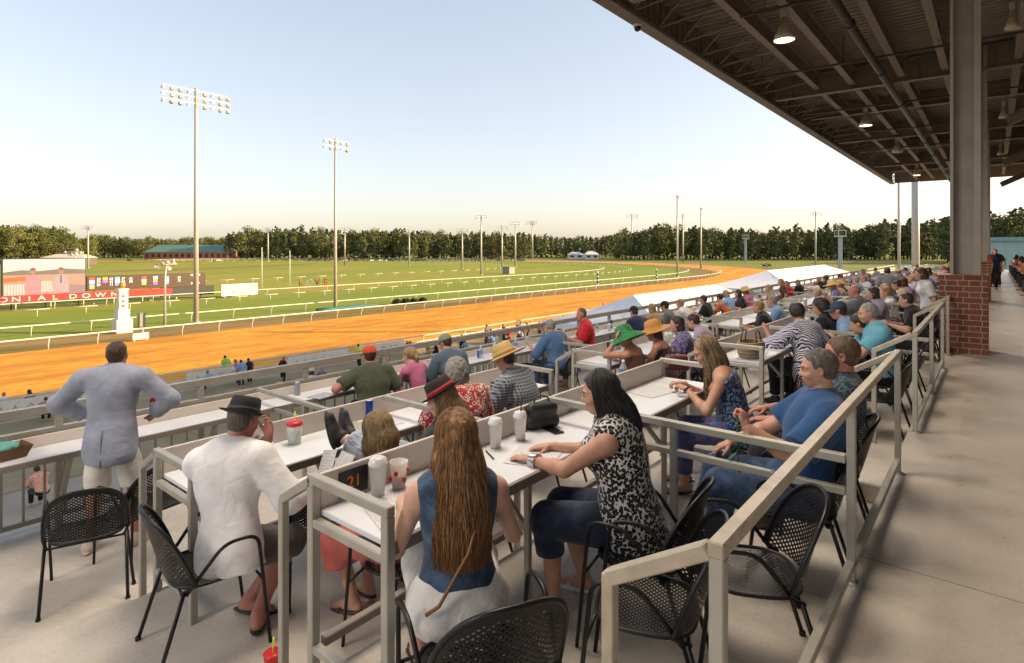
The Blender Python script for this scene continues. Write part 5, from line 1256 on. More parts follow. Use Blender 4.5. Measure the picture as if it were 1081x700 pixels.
# wrist targets are local: x right, y forward, z up from the floor
# 1 standing man in the blazer
blz=cloth('blazer','plain',(.30,.325,.41),scale=1)
p=dict(collar=1,pose='stand',loc=(-5.88,1.74,Z3),yaw=50,s=1.045,g=.96,lean=4,curl=3,res=.0115,tone=4,sw=.222,hair='crop',hairm=hbr,hpitch=2,hyaw=4,lh=(-.26,.20,1.10),rh=(.26,.20,1.10),leh=(-1,-.2,-.1),reh=(1,-.2,-.1),lsh=1,rsh=1,
 lhd=(.5,.6,-.5),rhd=(-.5,.6,-.5),lf=(-.17,0,.084),rf=(.17,.06,.084),lfd=(-.2,1,-.1),rfd=(.5,.85,-.1),top=dict(name='blazer',sleeve=1.86,hem=.21,off=.032,loose=.0,colh=.02,disp=.007,ds=14.),topm=blz,bot=dict(name='shorts',len=.93,off=.010,loose=.03,waist=-.05,disp=.006),botm=cloth('cream','plain',(.74,.70,.63)),shoem=mat('loafer_white',(.55,.45,.38),.6))
o,J,T=person(p,'broad man in a pale blue blazer and cream shorts standing at the front rail')
for S in 'lr':   # white shirt cuffs
    F=Field(); a=J[S+'e']+(J[S+'w']-J[S+'e'])*.80; F.rc(a,a+(J[S+'w']-J[S+'e'])*.14,.041,.040,.01,((a+(J[S+'w']-J[S+'e'])*.13,(J[S+'w']-J[S+'e']).normalized()),)); V,Q=F.mesh(.008); link_mesh('cuff',np_mesh('cuff',[(V,Q,0)],[white]),o)
mb=MB(); 
for a,b in ((-.06,.23),): mb.tube([J['pel']-J['up']*.21+Vector((0,-.172,0)),J['pel']+Vector((0,-.168,.0)),J['mid']*.4+J['pel']*.6+Vector((0,-.160,0))],.0035,5)
mb.build('back_vent',mat('vent_dark',(.08,.09,.14),.8),o)
# 2 man in white shirt and black hat
p=dict(collar=1,loc=(-3.54,1.66,Z2),yaw=8,s=1.06,g=1.06,lean=5,curl=8,side=-13,twist=24,res=.0105,tone=4,hair='crop',hairm=hsp,hpitch=14,hyaw=-12,nfwd=24,rh=(.22,.50,.80),reh=(.6,-.2,-.8),rhd=(-.1,1,-.1),rhn=(-.6,.1,-1),lh=(.00,.27,1.12),leh=(-.6,.2,-.9),lhd=(.2,-.1,1),lhn=(0,-1,0),lf=(.10,.12,.09),rf=(-.10,.20,.09),lkh=(-.1,1,.3),rkh=(.2,1,.3),lfd=(-.7,.7,-.1),rfd=(.8,.5,-.1),
 top=dict(sleeve=1.72,hem=.145,off=.024,loose=.024,disp=.007,ds=13.),topm=cloth('white_shirt','plain',(.78,.76,.77)),bot=dict(name='shorts',len=.95,off=.014,loose=.020,waist=.0),botm=cloth('grey_short','plain',(.085,.08,.075)),shoem=m_sand,shoek='sandal',hat='fedora',hatm=mat('hat_black',(.012,.011,.012),.8,bump=.2),band=mat('band_black',(.02,.02,.022),.5),hatz=.058,hatt=-8)
o,J,T=person(p,'man in a loose white shirt, black hat and grey shorts seated near the table end')
chair(-3.60,1.56,Z2,-10,'black chair under the man in the white shirt and black hat')
P2R=(o,J)
# 3 woman in denim vest, long auburn hair
p=dict(fem=True,loc=(-1.76,1.79,Z1),yaw=50,s=.98,g=.98,lean=2,curl=0,res=.0095,tone=2,hair='long',hairm=hau,hq=dict(len=.40,w=.10,back=.055,fan=.022,strands=6000,slen=.50,spread=128,sback=.075,wave=.010,thick=.00125,vol=.014,dark=hairmat('auburn_dark',(.06,.024,.010),(.22,.10,.04)),light=hairmat('auburn_light',(.26,.12,.045),(.66,.38,.18))),hpitch=4,hyaw=6,lh=(-.23,.33,.80),rh=(.25,.36,.80),leh=(-.35,-.2,-1),reh=(.35,-.2,-1),lf=(-.15,.42,.09),rf=(.15,.38,.09),
 top=dict(name='vest',sleeve=.0,shx=.50,hem=.03,off=.017,deep=0,disp=.003,colh=.05),topm=denim,bot=dict(name='skirt',skirt=1,len=.5,off=.02,disp=.006),botm=cloth('white_skirt','plain',(.70,.68,.67)),shoem=m_sand,shoek='sandal')
o,J,T=person(p,'woman in a blue denim vest with very long straight auburn hair, seen from behind')
F=Field(); torso(F,J,p,.024,.05,((J['pel']-J['up']*.03,J['up']),(J['pel']-J['up']*.14,-J['up']))); F.el(J['pel']-J['up']*.07,(.185,.145,.11),J['Fp'],.05,((J['pel']-J['up']*.15,-J['up']),)); V,Q=F.mesh(.011,.006,24.); link_mesh('blouse_hem',np_mesh('blouse_hem',[(V,Q,0)],[cloth('white_skirt','plain',(.70,.68,.67))]),o)
mb=MB(); c=J['pel']; mb.tube([J['rs']+Vector((-.06,-.09,.05)),J['mid']+Vector((.03,-.165,.02)),c+Vector((-.09,-.168,.07)),c+Vector((-.14,-.150,.03))],.008,6); mb.build('bag_strap',mat('strap_tan',(.22,.08,.03),.5),o)
chair(-1.50,1.66,Z1,62,'nearest black chair, under the woman in the denim vest')
# 4 leopard woman
leo=cloth('leopard','leopard',(.60,.57,.54),(.010,.009,.010),scale=1.5)
p=dict(brow=1,fem=True,loc=(-1.56,2.94,Z1),yaw=106,s=1.02,g=1.16,lean=9,curl=4,res=.0095,tone=0,hair='long',hairm=hb,hq=dict(len=.40,w=.07,back=.10,light=hairmat('black_sheen',(.03,.028,.028),(.10,.095,.095),.3),strands=2600,thick=.0013,slen=.44,spread=112,sback=.09,wave=.010,vol=.014),hpitch=12,hyaw=10,nfwd=16,lh=(-.10,.56,.815),rh=(.16,.52,.815),leh=(-.6,-.1,-.9),reh=(.6,-.1,-.9),lhn=(0,0,-1),rhn=(0,0,-1),lhd=(.2,1,-.05),rhd=(-.35,1,-.05),lcurl=.3,rcurl=.25,
 lf=(-.13,.40,.09),rf=(.12,.30,.09),top=dict(name='tunic',sleeve=.0,shx=.62,hem=.20,off=.026,deep=0,disp=.008,ds=13.,colh=.0,collar=0),topm=leo,bot=dict(len=1.45,off=.024),botm=cloth('navy_capri','denim',(.015,.025,.05)),shoem=m_wsh,shoek='sandal')
o,J,T=person(p,'woman in a black and white leopard print tunic with long black hair in profile')
glasses(J,T,o,mat('tortoise',(.10,.06,.03),.3),up=True)
mb=MB()
for k in range(5):
    a=J['lw']+(J['le']-J['lw'])*(.06+.045*k); d=(J['lw']-J['le']).normalized(); x=d.orthogonal().normalized(); y=d.cross(x); r=.034+.002*k; mb.tube([a+(x*math.cos(q*PI/8)+y*math.sin(q*PI/8))*r for q in range(17)],.0045,5)
mb.build('bracelet',mat('silver_bangle',(.6,.6,.6),.25,.9),o)
mb=MB(); c=T(-.080,.005,-.045); mb.tube([c+Vector(J['H'][1])*.016*math.cos(q*PI/6)+Vector(J['H'][2])*.018*math.sin(q*PI/6) for q in range(13)],.0016,5); mb.build('earring',mat('silver_bangle',(.6,.6,.6),.25,.9),o)
chair(-1.42,2.84,Z1,100,'black chair under the woman in the leopard print')
# 5 blue polo man
polo=cloth('blue_polo','plain',(.018,.065,.17))
p=dict(collar=1,brow=1,loc=(-.93,3.98,Z1),yaw=112,s=1.12,g=1.24,lean=-14,curl=2,res=.0105,tone=0,hair='short',hairm=hsp,hpitch=8,hyaw=-2,nfwd=14,lh=(-.34,.34,.98),leh=(-.5,.1,-1),lhd=(.3,.3,.9),lhn=(.5,.7,0),lcurl=1.0,rh=(.14,.40,.74),reh=(.6,-.2,-.7),
 lf=(-.13,.50,.09),rf=(.12,.62,.12),top=dict(sleeve=.80,hem=.12,off=.018,loose=.026,disp=.007,ds=13.),topm=polo,bot=dict(len=1.93,off=.018,loose=.014,disp=.005),botm=jeans,shoem=m_shoe)
o5,J5,T=person(p,'man in a plain blue polo shirt and jeans holding a leafy stem beside the handrail')
# stem with leaves in his hand (own thing)
M5=Matrix.Translation(Vector(p['loc']))@Matrix.Rotation(R(p['yaw']),4,'Z'); hw=M5@(J5['lw']+Vector((.01,.05,-.02)))
t=empty('flower_stem',hw,0,'green leafy flower stem with a red bloom held by the man in the blue polo','flower'); mb=MB(); mb.tube([(0,0,.10),(0,0,-.05),(.01,0,-.22)],.004,6); mb.build('stalk',mat('stalk_green',(.03,.09,.02)),t); mb=MB()
for k in range(5):
    a=k*1.3; z=-.02-.035*k; u=Vector((math.cos(a),math.sin(a),-.9)).normalized(); v=Vector((-math.sin(a),math.cos(a),0)); b=Vector((0,0,z)); mb.add([b,b+u*.05+v*.018,b+u*.11,b+u*.05-v*.018],[(0,1,2,3)])
mb.build('leaf',mat('leaf_green',(.03,.10,.025),.5),t); mb=MB(); mb.lathe([(0,.09),(.009,.095),(.012,.11),(.008,.12),(0,.118)],10,0); mb.build('bloom',mat('bloom_red',(.45,.02,.02)),t)
chair(-.95,3.95,Z1,104,'black chair under the man in the blue polo')
# 6 glasses man
p=dict(collar=1,brow=1,hs=1.12,loc=(-.90,4.72,Z1),yaw=106,s=1.08,g=1.18,lean=-10,curl=2,res=.0105,tone=4,hair='short',hairm=hairmat('fairbrown',(.05,.028,.015),(.17,.10,.06)),hpitch=4,hyaw=2,nfwd=12,top=dict(sleeve=.85,hem=.12,off=.018,loose=.026,disp=.006),topm=cloth('darkfloral','floral',(.02,.035,.05),(.06,.09,.11),(.012,.018,.03),scale=.7),bot=dict(len=1.9),botm=black,shoem=m_shoe)
o,J,T=person(p,'man with glasses in a dark patterned shirt behind the man in the blue polo'); glasses(J,T,o,mat('frame_dark',(.02,.01,.01),.3))
chair(-.95,4.72,Z1,102,'black chair under the man with glasses')
# 7 blonde in blue top
p=dict(brow=1,fem=True,loc=(-1.62,4.95,Z1),yaw=112,s=1.0,g=1.02,lean=15,curl=8,res=.0095,tone=0,hair='long',hairm=hbl,hq=dict(len=.36,w=.06,back=.07,dark=hbr,light=hairmat('honey',(.3,.2,.1),(.6,.45,.26)),strands=2400,thick=.0013,slen=.42,spread=110,sback=.06,vol=.011),hpitch=26,hyaw=4,nfwd=24,lh=(-.10,.42,.86),rh=(.10,.46,.86),leh=(-.6,-.3,-.8),reh=(.6,-.3,-.8),lhd=(.5,.8,.2),rhd=(-.4,.9,.15),lcurl=.8,rcurl=.8,
 top=dict(name='tank_top',sleeve=.0,hem=.20,off=.016,collar=0,deep=1,deepdir=.35,disp=.005),topm=cloth('blue_paisley','floral',(.02,.10,.34),(.30,.36,.45),(.01,.03,.10),scale=1.5),bot=dict(len=1.8),botm=cloth('rose','floral',(.35,.06,.10),(.03,.10,.25)),shoem=m_sand,shoek='sandal')
o,J,T=person(p,'blonde woman in a sleeveless blue patterned top looking down at her hands')
mb=MB(); a=J['lw']-(J['lw']-J['le']).normalized()*.01; d=(J['lw']-J['le']).normalized(); x=d.orthogonal().normalized(); y=d.cross(x); mb.tube([a+(x*math.cos(q*PI/8)+y*math.sin(q*PI/8))*.031 for q in range(17)],.007,6); mb.build('watch',mat('watch_black',(.01,.01,.01),.3),o)
chair(-1.42,4.92,Z1,104,'black chair under the blonde woman in the blue top')
# 8 zebra woman
p=dict(fem=True,loc=(-1.75,8.0,Z1),yaw=62,s=1.03,g=1.22,lean=10,curl=10,res=.012,tone=1,hair='short',hairm=hdk,hpitch=22,hyaw=-45,hroll=-8,lh=(-.30,.42,.98),leh=(-.6,0,-.6),rh=(.25,.3,.78),hq=dict(vol=.022),top=dict(name='blouse',sleeve=1.2,hem=.2,off=.022,loose=.03,disp=.008),topm=cloth('zebra','zebra',(.035,.03,.11),(.62,.62,.66),scale=1.15),bot=dict(len=1.9),botm=black,shoem=m_sand)
person(p,'woman in a navy and white zebra striped blouse with short dark hair'); chair(-1.58,7.82,Z1,62,'black chair behind the woman in the zebra stripes')
# 9 light blue polo
p=dict(collar=1,brow=1,loc=(-1.05,8.15,Z1),yaw=108,s=1.08,g=1.25,lean=0,curl=6,res=.012,tone=0,hair='short',hairm=hgr,hpitch=8,hyaw=8,nfwd=26,lh=(-.22,.46,.95),leh=(-.4,0,-1),lhd=(.1,.7,.6),rh=(.1,.45,.78),top=dict(sleeve=.8,hem=.12,off=.02,loose=.024),topm=cloth('aqua_polo','plain',(.12,.35,.46)),bot=dict(len=1.9),botm=black,shoem=m_shoe)
person(p,'grey haired man in a light blue polo shirt leaning on the bar by the handrail'); chair(-.97,8.1,Z1,100,'black chair under the man in the light blue polo')
# 10 bald man grey shirt
p=dict(loc=(-1.75,11.9,Z1),yaw=75,s=1.1,g=1.3,lean=6,curl=8,res=.013,tone=4,hair='bald',hairm=hgr,hpitch=4,hyaw=18,lh=(-.46,.42,1.16),leh=(-.5,0,-1),top=dict(sleeve=.8,hem=.12,off=.022,loose=.028,disp=.008),topm=cloth('grey_shirt','plain',(.13,.135,.15)),bot=dict(len=1.9),botm=black)
person(p,'bald man in a loose grey shirt stretching his left arm over the table')
# 12 black clothed person behind zebra
p=dict(loc=(-1.65,9.1,Z1),yaw=80,s=1.04,g=1.2,lean=10,curl=14,res=.013,tone=1,hair='curly',hairm=hb,hpitch=16,hyaw=10,top=dict(sleeve=1.5,hem=.14,off=.022,loose=.02),topm=black,bot=dict(len=1.9),botm=black)
person(p,'person in plain black clothes hunched behind the zebra striped blouse')
# 13 red cap green shirt
gs=cloth('olive','plain',(.062,.07,.045)); redcap=mat('cap_red',(.50,.045,.015),.8)
p=dict(loc=(-6.02,y_on(395,-6.02),Z3),yaw=66,s=1.04,g=1.22,lean=12,curl=12,res=.0125,tone=4,hair='crop',hairm=hdk,hpitch=8,lh=(-.30,.28,.90),rh=(.25,.33,.82),leh=(-.9,-.1,-.5),top=dict(sleeve=.75,hem=.12,off=.02,loose=.026),topm=gs,bot=dict(len=1.9),botm=black,hat='cap',hatm=redcap,hatz=.05)
person(p,'man in an olive shirt and bright red cap at the front counter')
p=dict(fem=True,loc=(-6.0,y_on(444,-6.0),Z3),yaw=90,s=.90,g=.95,lean=14,curl=10,res=.0125,tone=2,hair='pony',hairm=hbl,hpitch=10,hyaw=10,lh=(-.12,.44,.82),rh=(.12,.44,.82),top=dict(sleeve=.5,hem=.12),topm=cloth('pink','plain',(.45,.13,.24)),bot=dict(len=1.9),botm=black)
person(p,'woman in a pink shirt with a blond ponytail beside the red cap man')
p=dict(loc=(-5.95,y_on(481,-5.95),Z3),yaw=78,s=1.06,g=1.12,lean=14,curl=12,res=.0125,tone=0,hair='crop',hairm=hbr,hpitch=18,hyaw=20,top=dict(sleeve=1.0,hem=.12,off=.02,loose=.02),topm=cloth('slate','plain',(.075,.12,.16)),bot=dict(len=1.9),botm=jeans,hat='cap',hatm=mat('cap_khaki',(.20,.20,.16),.85),hatz=.05)
person(p,'man in a slate blue shirt and khaki cap at the front counter')
# 16 red floral woman
p=dict(fem=True,loc=(-3.55,3.70,Z2),yaw=66,s=1.02,g=1.35,lean=10,curl=12,res=.0115,tone=2,hair='curly',hairm=hgr,hq=dict(vol=.01),hpitch=14,top=dict(name='blouse',sleeve=.85,hem=.14,off=.02,loose=.03,disp=.007),topm=cloth('redfloral','floral',(.50,.035,.03),(.62,.52,.42),(.30,.02,.04),scale=1.1),bot=dict(len=1.9),botm=black)
person(p,'woman with curly grey hair in a red floral blouse'); chair(-3.35,3.62,Z2,66,'black chair under the woman in the red floral blouse')
# 17 straw hat plaid
pl=cloth('darkplaid','plaid',(.035,.04,.055),(.42,.44,.48),(.42,.44,.48),(.10,.12,.2),scale=1.25)
p=dict(loc=(-3.55,4.62,Z2),yaw=98,s=1.05,g=1.22,lean=16,curl=12,res=.0115,tone=0,hair='crop',hairm=hbr,hpitch=20,hyaw=8,lh=(-.18,.48,.82),rh=(.14,.48,.82),top=dict(sleeve=.9,hem=.14,off=.022,loose=.028),topm=pl,bot=dict(len=1.9),botm=jeans,hat='straw',hatm=mat('straw',(.52,.34,.13),.8,bump=.6,bscale=140.),band=mat('band_straw',(.45,.29,.11),.8),hatz=.05,hatt=-6)
person(p,'man in a wide straw hat and a dark plaid shirt'); chair(-3.33,4.6,Z2,98,'black chair under the man in the straw hat')
# 18 black hat red band, feet up
p=dict(fem=True,loc=(-3.02,2.93,Z2),yaw=108,s=1.04,g=1.12,lean=-6,curl=4,res=.0105,tone=2,hair='long',hairm=hbl,hq=dict(len=.22,w=.05,back=.03,strands=300,slen=.26,spread=105),hpitch=12,hyaw=8,lf=(-.17,.93,1.03),rf=(-.08,.90,1.00),lkh=(-.2,.2,1),rkh=(0,.2,1),lfd=(-.05,.25,1),rfd=(.15,.3,1),lh=(-.20,.28,.78),rh=(.22,.26,.78),
 top=dict(sleeve=.7,hem=.12,off=.02,loose=.024),topm=cloth('charcoal','plain',(.025,.03,.035)),bot=dict(len=1.80,off=.03,loose=.03,disp=.007),botm=cloth('paleplaid','plaid',(.25,.31,.42),(.55,.57,.62),(.50,.52,.58),(.12,.16,.26),scale=.9),shoem=mat('boot_black',(.012,.012,.012),.6,bump=.3),hat='fedora',hatm=mat('hat_dark',(.02,.016,.014),.8),band=mat('band_red',(.45,.015,.02),.6),hatz=.062,hatt=-20)
person(p,'woman in a black hat with a red band resting her booted feet on the table'); chair(-2.90,2.98,Z2,104,'black chair under the woman in the hat with the red band')
# 19 blonde in salmon dress
sal=cloth('salmon','plain',(.40,.10,.085),scale=2)
p=dict(fem=True,loc=(-2.86,2.36,Z2),yaw=100,s=.93,g=1.0,lean=6,curl=6,res=.0105,tone=0,hair='long',hairm=hbl,hq=dict(len=.10,w=.035,back=.01,strands=700,slen=.15,spread=118,wave=.006,sback=.02),hpitch=22,hyaw=-5,lh=(-.15,.34,.66),rh=(.18,.30,.66),lf=(-.05,.30,.09),rf=(.13,.34,.09),top=dict(name='bodice',sleeve=.12,hem=.12,collar=0),topm=sal,bot=dict(name='dress_skirt',skirt=1,len=1.35,off=.012,disp=.010),botm=sal,shoem=m_shoe,shoek='sandal')
person(p,'fair haired woman in a salmon dress seated behind the near table end'); chair(-2.74,2.36,Z2,106,'black chair under the woman in the salmon dress'); chair(-3.62,2.38,Z2,62,'empty black chair between the white shirted man and the middle table')
chair(-5.35,1.44,Z3,70,'empty black chair standing on the lowest row behind the man in the blazer'); chair(-5.50,1.88,Z3,100,'empty black chair turned aside on the lowest row')
chair(-1.20,2.42,Z1,112,'empty black chair in the foreground framed by the near handrail post'); chair(-.93,2.98,Z1,118,'empty black chair in front of the man in the blue polo'); chair(-1.05,1.98,Z1,10,'empty black chair turned away beside the near corner post') if False else None
# 21.. farther near
p=dict(loc=(-5.9,y_on(590,-5.9),Z3),yaw=78,s=1.03,g=1.15,lean=12,curl=10,res=.015,tone=0,hair='short',hairm=hgr,hpitch=8,lh=(-.25,.45,.82),top=dict(sleeve=1.2,hem=.12,off=.02,loose=.02),topm=cloth('midblue','plain',(.07,.14,.28)),bot=dict(len=1.9),botm=jeans)
person(p,'grey haired man in a mid blue shirt left of the red polo shirt')
p=dict(loc=(-5.95,y_on(622,-5.95),Z3),yaw=130,s=1.1,g=1.1,hz=.62,lean=6,curl=4,res=.015,tone=4,hair='crop',hairm=hsp,hpitch=8,hyaw=20,lh=(-.12,.42,.9),top=dict(sleeve=.8,hem=.12,off=.02,loose=.02),topm=cloth('red','plain',(.50,.012,.018)),bot=dict(len=1.9),botm=black)
person(p,'man in a bright red polo shirt seated sideways at the front counter')
p=dict(fem=True,loc=(-3.5,y_on(677,-3.5),Z2),yaw=92,s=.95,g=1.05,lean=14,curl=8,res=.013,tone=1,hair='bun',hairm=hbr,hpitch=20,lh=(-.14,.28,1.12),leh=(-.6,.5,-1),lhd=(.1,-.2,1),top=dict(name='tank_top',sleeve=0,hem=.12,collar=0,deep=1,deepdir=-.2),topm=cloth('brown','plain',(.10,.04,.03)),bot=dict(len=1.9),botm=black,hat='floppy',hatm=mat('hat_green',(.012,.17,.045),.7,var=.5,scale=40.,bump=1.,bscale=40.),hatz=.055,hatt=-6)
person(p,'woman in a floppy bright green hat resting her head on her hand')
p=dict(fem=True,loc=(-3.4,y_on(706,-3.4),Z2),yaw=96,s=.97,g=1.05,lean=12,curl=8,res=.013,tone=1,hair='long',hairm=hbr,hq=dict(len=.28),hpitch=14,hyaw=30,top=dict(name='tank_top',sleeve=0,hem=.12,collar=0,deep=1,deepdir=0.),topm=cloth('plum','plain',(.05,.02,.03)),bot=dict(len=1.9),botm=black,hat='straw',hatm=mat('hat_orange',(.50,.24,.06),.8,bump=.4,bscale=120.),hatz=.05)
person(p,'woman in an orange straw hat with long brown hair next to the green hat')
# ---------------------------------------------------------------- far crowd prototypes
def proto_person(**k):
    p=dict(loc=(0,0,0),yaw=0,res=.021,tone=0,top=dict(sleeve=.75,hem=.13,off=.02,loose=.015),topm=white,bot=dict(len=1.9),botm=black); p.update(k)
    o,J,T=person(p,'x'); snapshot(o); o['_p']=1; del o['_p']; return o
PR={}
def proto(n):
    if n not in PR:
        d={'sm':dict(hair='short',hairm=hsp,g=1.15,lean=10),'sf':dict(fem=True,hair='long',hairm=hbr,lean=10,hq=dict(len=.22)),'sc':dict(hair='crop',hairm=hbr,g=1.1,lean=14,hat='cap',hatm=redcap),'sh':dict(fem=True,hair='bob',hairm=hbl,hat='straw',hatm=MATS['straw'],lean=12),
           'st':dict(pose='stand',hair='short',hairm=hdk,g=1.1),'sw':dict(pose='stand',fem=True,hair='long',hairm=hbr,hq=dict(len=.2)),'sl':dict(hair='short',hairm=hdk,lean=26,curl=14,lh=(-.1,.5,.84),rh=(.1,.5,.84),hpitch=24),'kid':dict(s=.8,hair='short',hairm=hbr,hz=.5),
           'pt':dict(pose='stand',hair='short',hairm=hbr,rh=(.25,.55,1.45),reh=(.6,0,-.5))}[n]
        PR[n]=[proto_person(**d),False]
    return PR[n]
CM={'white':cloth('white','plain',(.62,.60,.60)),'black':black,'red':cloth('red','plain',(.50,.012,.018)),'navy':cloth('navy','plain',(.02,.03,.08)),'grey':cloth('grey_shirt','plain',(.13,.135,.15)),'lime green':cloth('lime','plain',(.25,.55,.08)),'light blue':cloth('lblue','plain',(.20,.32,.52)),'coral':cloth('coral','floral',(.60,.12,.07),(.75,.40,.30)),'pink':cloth('pink','plain',(.45,.13,.24)),'lilac':cloth('lilac','plain',(.38,.32,.42)),'purple':cloth('purple','plain',(.12,.05,.25)),'yellow':cloth('yellow','plain',(.60,.65,.05)),'tan':cloth('tan','plain',(.34,.24,.15)),'orange':cloth('orange','plain',(.55,.13,.03)),'floral':cloth('floralw','floral',(.40,.36,.42),(.10,.08,.22)),'teal':cloth('teal','plain',(.05,.2,.2)),'brown':cloth('brown','plain',(.10,.04,.03))}
HM={'dark':hdk,'brown':hbr,'blond':hbl,'grey':hgr,'black':hb,'auburn':hau}
def far(kind,x,y,z,yaw,col,label,group=G,hair=None,tone=None,bot=None,hat=None,sc=1.):
    P=proto(kind); o=P[0] if not P[1] else copy_tree(P[0]); P[1]=True
    o.location=(x,y,z); o.rotation_euler=(0,0,R(yaw)); o.scale=(sc,sc,sc)
    for c in o.children:
        b=c.name.split('.')[0]
        if b in('shirt',): setmat(c,CM[col])
        elif b=='trousers' and bot: setmat(c,CM[bot])
        elif b=='hair' and hair: setmat(c,HM[hair])
        elif b in('cap','hat') and hat: 
            setmat(c,hat)
            for d in c.children: setmat(d,hat)
    if tone is not None: setmat(o,skin(tone))
    tag(o,label,'person',group); return o
def row(kind,px,tier,yaw,col,label,**k):
    X,z={1:(-1.55,Z1),1.5:(-.9,Z1),2:(-3.45,Z2),3:(-5.95,Z3)}[tier]; X=k.pop('x',X); z+=k.pop('dz',0)
    return far(kind,X,y_on(px,X),z,yaw,col,label,**k)
capk=mat('cap_black',(.012,.012,.014),.8)
row('sc',677,3,70,'navy','man in a navy shirt and black cap at the front counter beyond the green hat',hat=capk)
row('sf',693,3,60,'tan','woman in a tan top right of the black cap',hair='blond')
row('sc',712,3,100,'grey','man in a grey shirt and faded red cap near the white marquee')
row('sm',726,3,90,'white','pale haired person in white right of the faded red cap',hair='blond')
row('sf',729,2,120,'floral','woman with curly dark hair in a patterned blouse behind the orange straw hat',hair='dark')
row('sl',757,2,100,'lilac','man in a lilac shirt bending over the middle table')
row('sm',750,3,95,'black','dark haired person in black at the front counter',hair='dark')
row('sf',772,3,110,'orange','woman in an orange red jacket leaning along the front counter',hair='black',hz=0) if False else row('sl',772,3,80,'orange','person in an orange red jacket leaning along the front counter',hair='black')
row('sf',786,3,120,'black','dark haired woman in black right of the orange jacket',hair='black')
row('sw',829,3,110,'brown','woman with long auburn hair standing in front of the second marquee',hair='auburn',x=-6.0,dz=-.25)
row('sm',812,2,110,'black','man in a black shirt in profile at the middle table',x=-3.3)
row('sm',826,2,100,'light blue','man with thin grey hair in a light blue shirt behind the black shirt',hair='grey')
row('sc',906,1,100,'light blue','man in a bright blue shirt and navy cap beside the bald man',hat=mat('cap_navy',(.03,.05,.09),.8),x=-1.4)
row('kid',864,3,90,'white','small child with red hair near the far front rail',hair='auburn')
row('sf',876,3,80,'black','dark haired woman in black in front of the second marquee',hair='black')
row('sm',892,2,100,'tan','man in tan clothes far along the middle row')
row('sm',910,2,90,'light blue','man in a pale blue shirt far along the middle row',hair='grey')
row('sm',918,2,120,'white','man in a white shirt turned aside far along the middle row')
row('sf',934,1,110,'lilac','woman with pinned dark brown hair in a lilac top',hair='dark')
row('kid',944,1,100,'white','boy in a white shirt beside the pinned dark hair',sc=1.1)
row('st',938,1,20,'grey','boy in a grey tee shirt standing with his back turned among far seats',sc=.90,x=-2.1)
row('sf',962,1,120,'floral','woman in a floral tank top with brown hair left of the white tee',hair='brown')
row('sw',982,1.5,110,'white','woman with curly brown hair in a white tee standing by the brick pier',hair='brown',sc=.98)
row('sm',972,1.5,100,'black','dark haired person in black behind the white tee',hair='dark')
row('sf',988,1.5,100,'purple','woman in purple seated just left of the brick pier')
row('sl',945,1.5,100,'black','person in black bent over behind the handrail')
cc=['white','black','navy','grey','light blue','red','lilac','tan','teal','pink','orange','floral']
rr=random.Random(77); nm={1:'upper',2:'middle',3:'lower'}
k=0
for tier,ys in ((3,(17.5,19.5,22,24,26,29,31,34,37,41,45)),(2,(17.3,19.2,21,23.5,26,28.5,31,34,38,43)),(1,(14.4,16.9,18.4,20.5,23.0,25.2,28,31,34,38,42))):
    for y in ys:
        X,z={1:(-1.55,Z1),2:(-3.45,Z2),3:(-5.95,Z3)}[tier]; kd=rr.choice(['sm','sf','sl','sc','sh','sm','sf']); c=rr.choice(cc)
        dd=int(y-12)
        far(kd,X+rr.uniform(-.1,.15),y,z,90+rr.uniform(-35,35),c,'far spectator in %s on the %s row, about %d metres past the brick pier'%(c,nm[tier],dd),hair=None,sc=rr.uniform(.93,1.05))
        if tier!=3 or y<35:
            if rr.random()<.8: chair(X+.16,y,z,92+rr.uniform(-15,15),'black chair on the %s row about %d metres past the brick pier'%(nm[tier],dd))
for tier,X,z,ys in ((3,-5.78,Z3,(4.3,5.0,5.7,8.4,9.6,7.1,12.4,13.5,15.0,16.3)),(2,-3.28,Z2,(7.1,7.9,8.6,9.4,13.2,12.2,15.0)),(1,-1.40,Z1,(7.2,9.6,12.5,11.9,13.4,15.2)),(1,-.97,Z1,(7.3,9.3,12.4,14.5))):
    for i,y in enumerate(ys): chair(X,y,z,90+rr.uniform(-18,18),'black chair on the %s row %s, %s'%(nm[tier],'against the handrail' if X==-.97 else 'at the table','%s of its file'%ordn[i]))
# ---- concourse and bleacher crowd
far('sw',-.02,31.5,0,200,'navy','woman in dark clothes standing on the concourse beyond the pier',group='people on the concourse',bot='black'); far('st',.12,34,0,150,'black','man in black standing behind the woman on the concourse',group='people on the concourse'); far('st',-.35,30,0,190,'orange','person in an orange coat standing half behind the pier',group='people on the concourse')
k=0
for r_ in range(4):
    for j in range(9):
        y=28.6+j*3.1+rr.uniform(-.9,.9)+r_*.6; kd=rr.choice(['sm','sf','sl','sc']); c=rr.choice(cc); far(kd,.9+r_*.8+.42,y,.02+.32*r_-.03,90+rr.uniform(-30,30),c,'spectator in %s on bleacher bench %s from the concourse, seat %d along'%(c,ordn[r_],j+1),group='spectators on the bleachers',tone=rr.choice([0,1,2,4]))
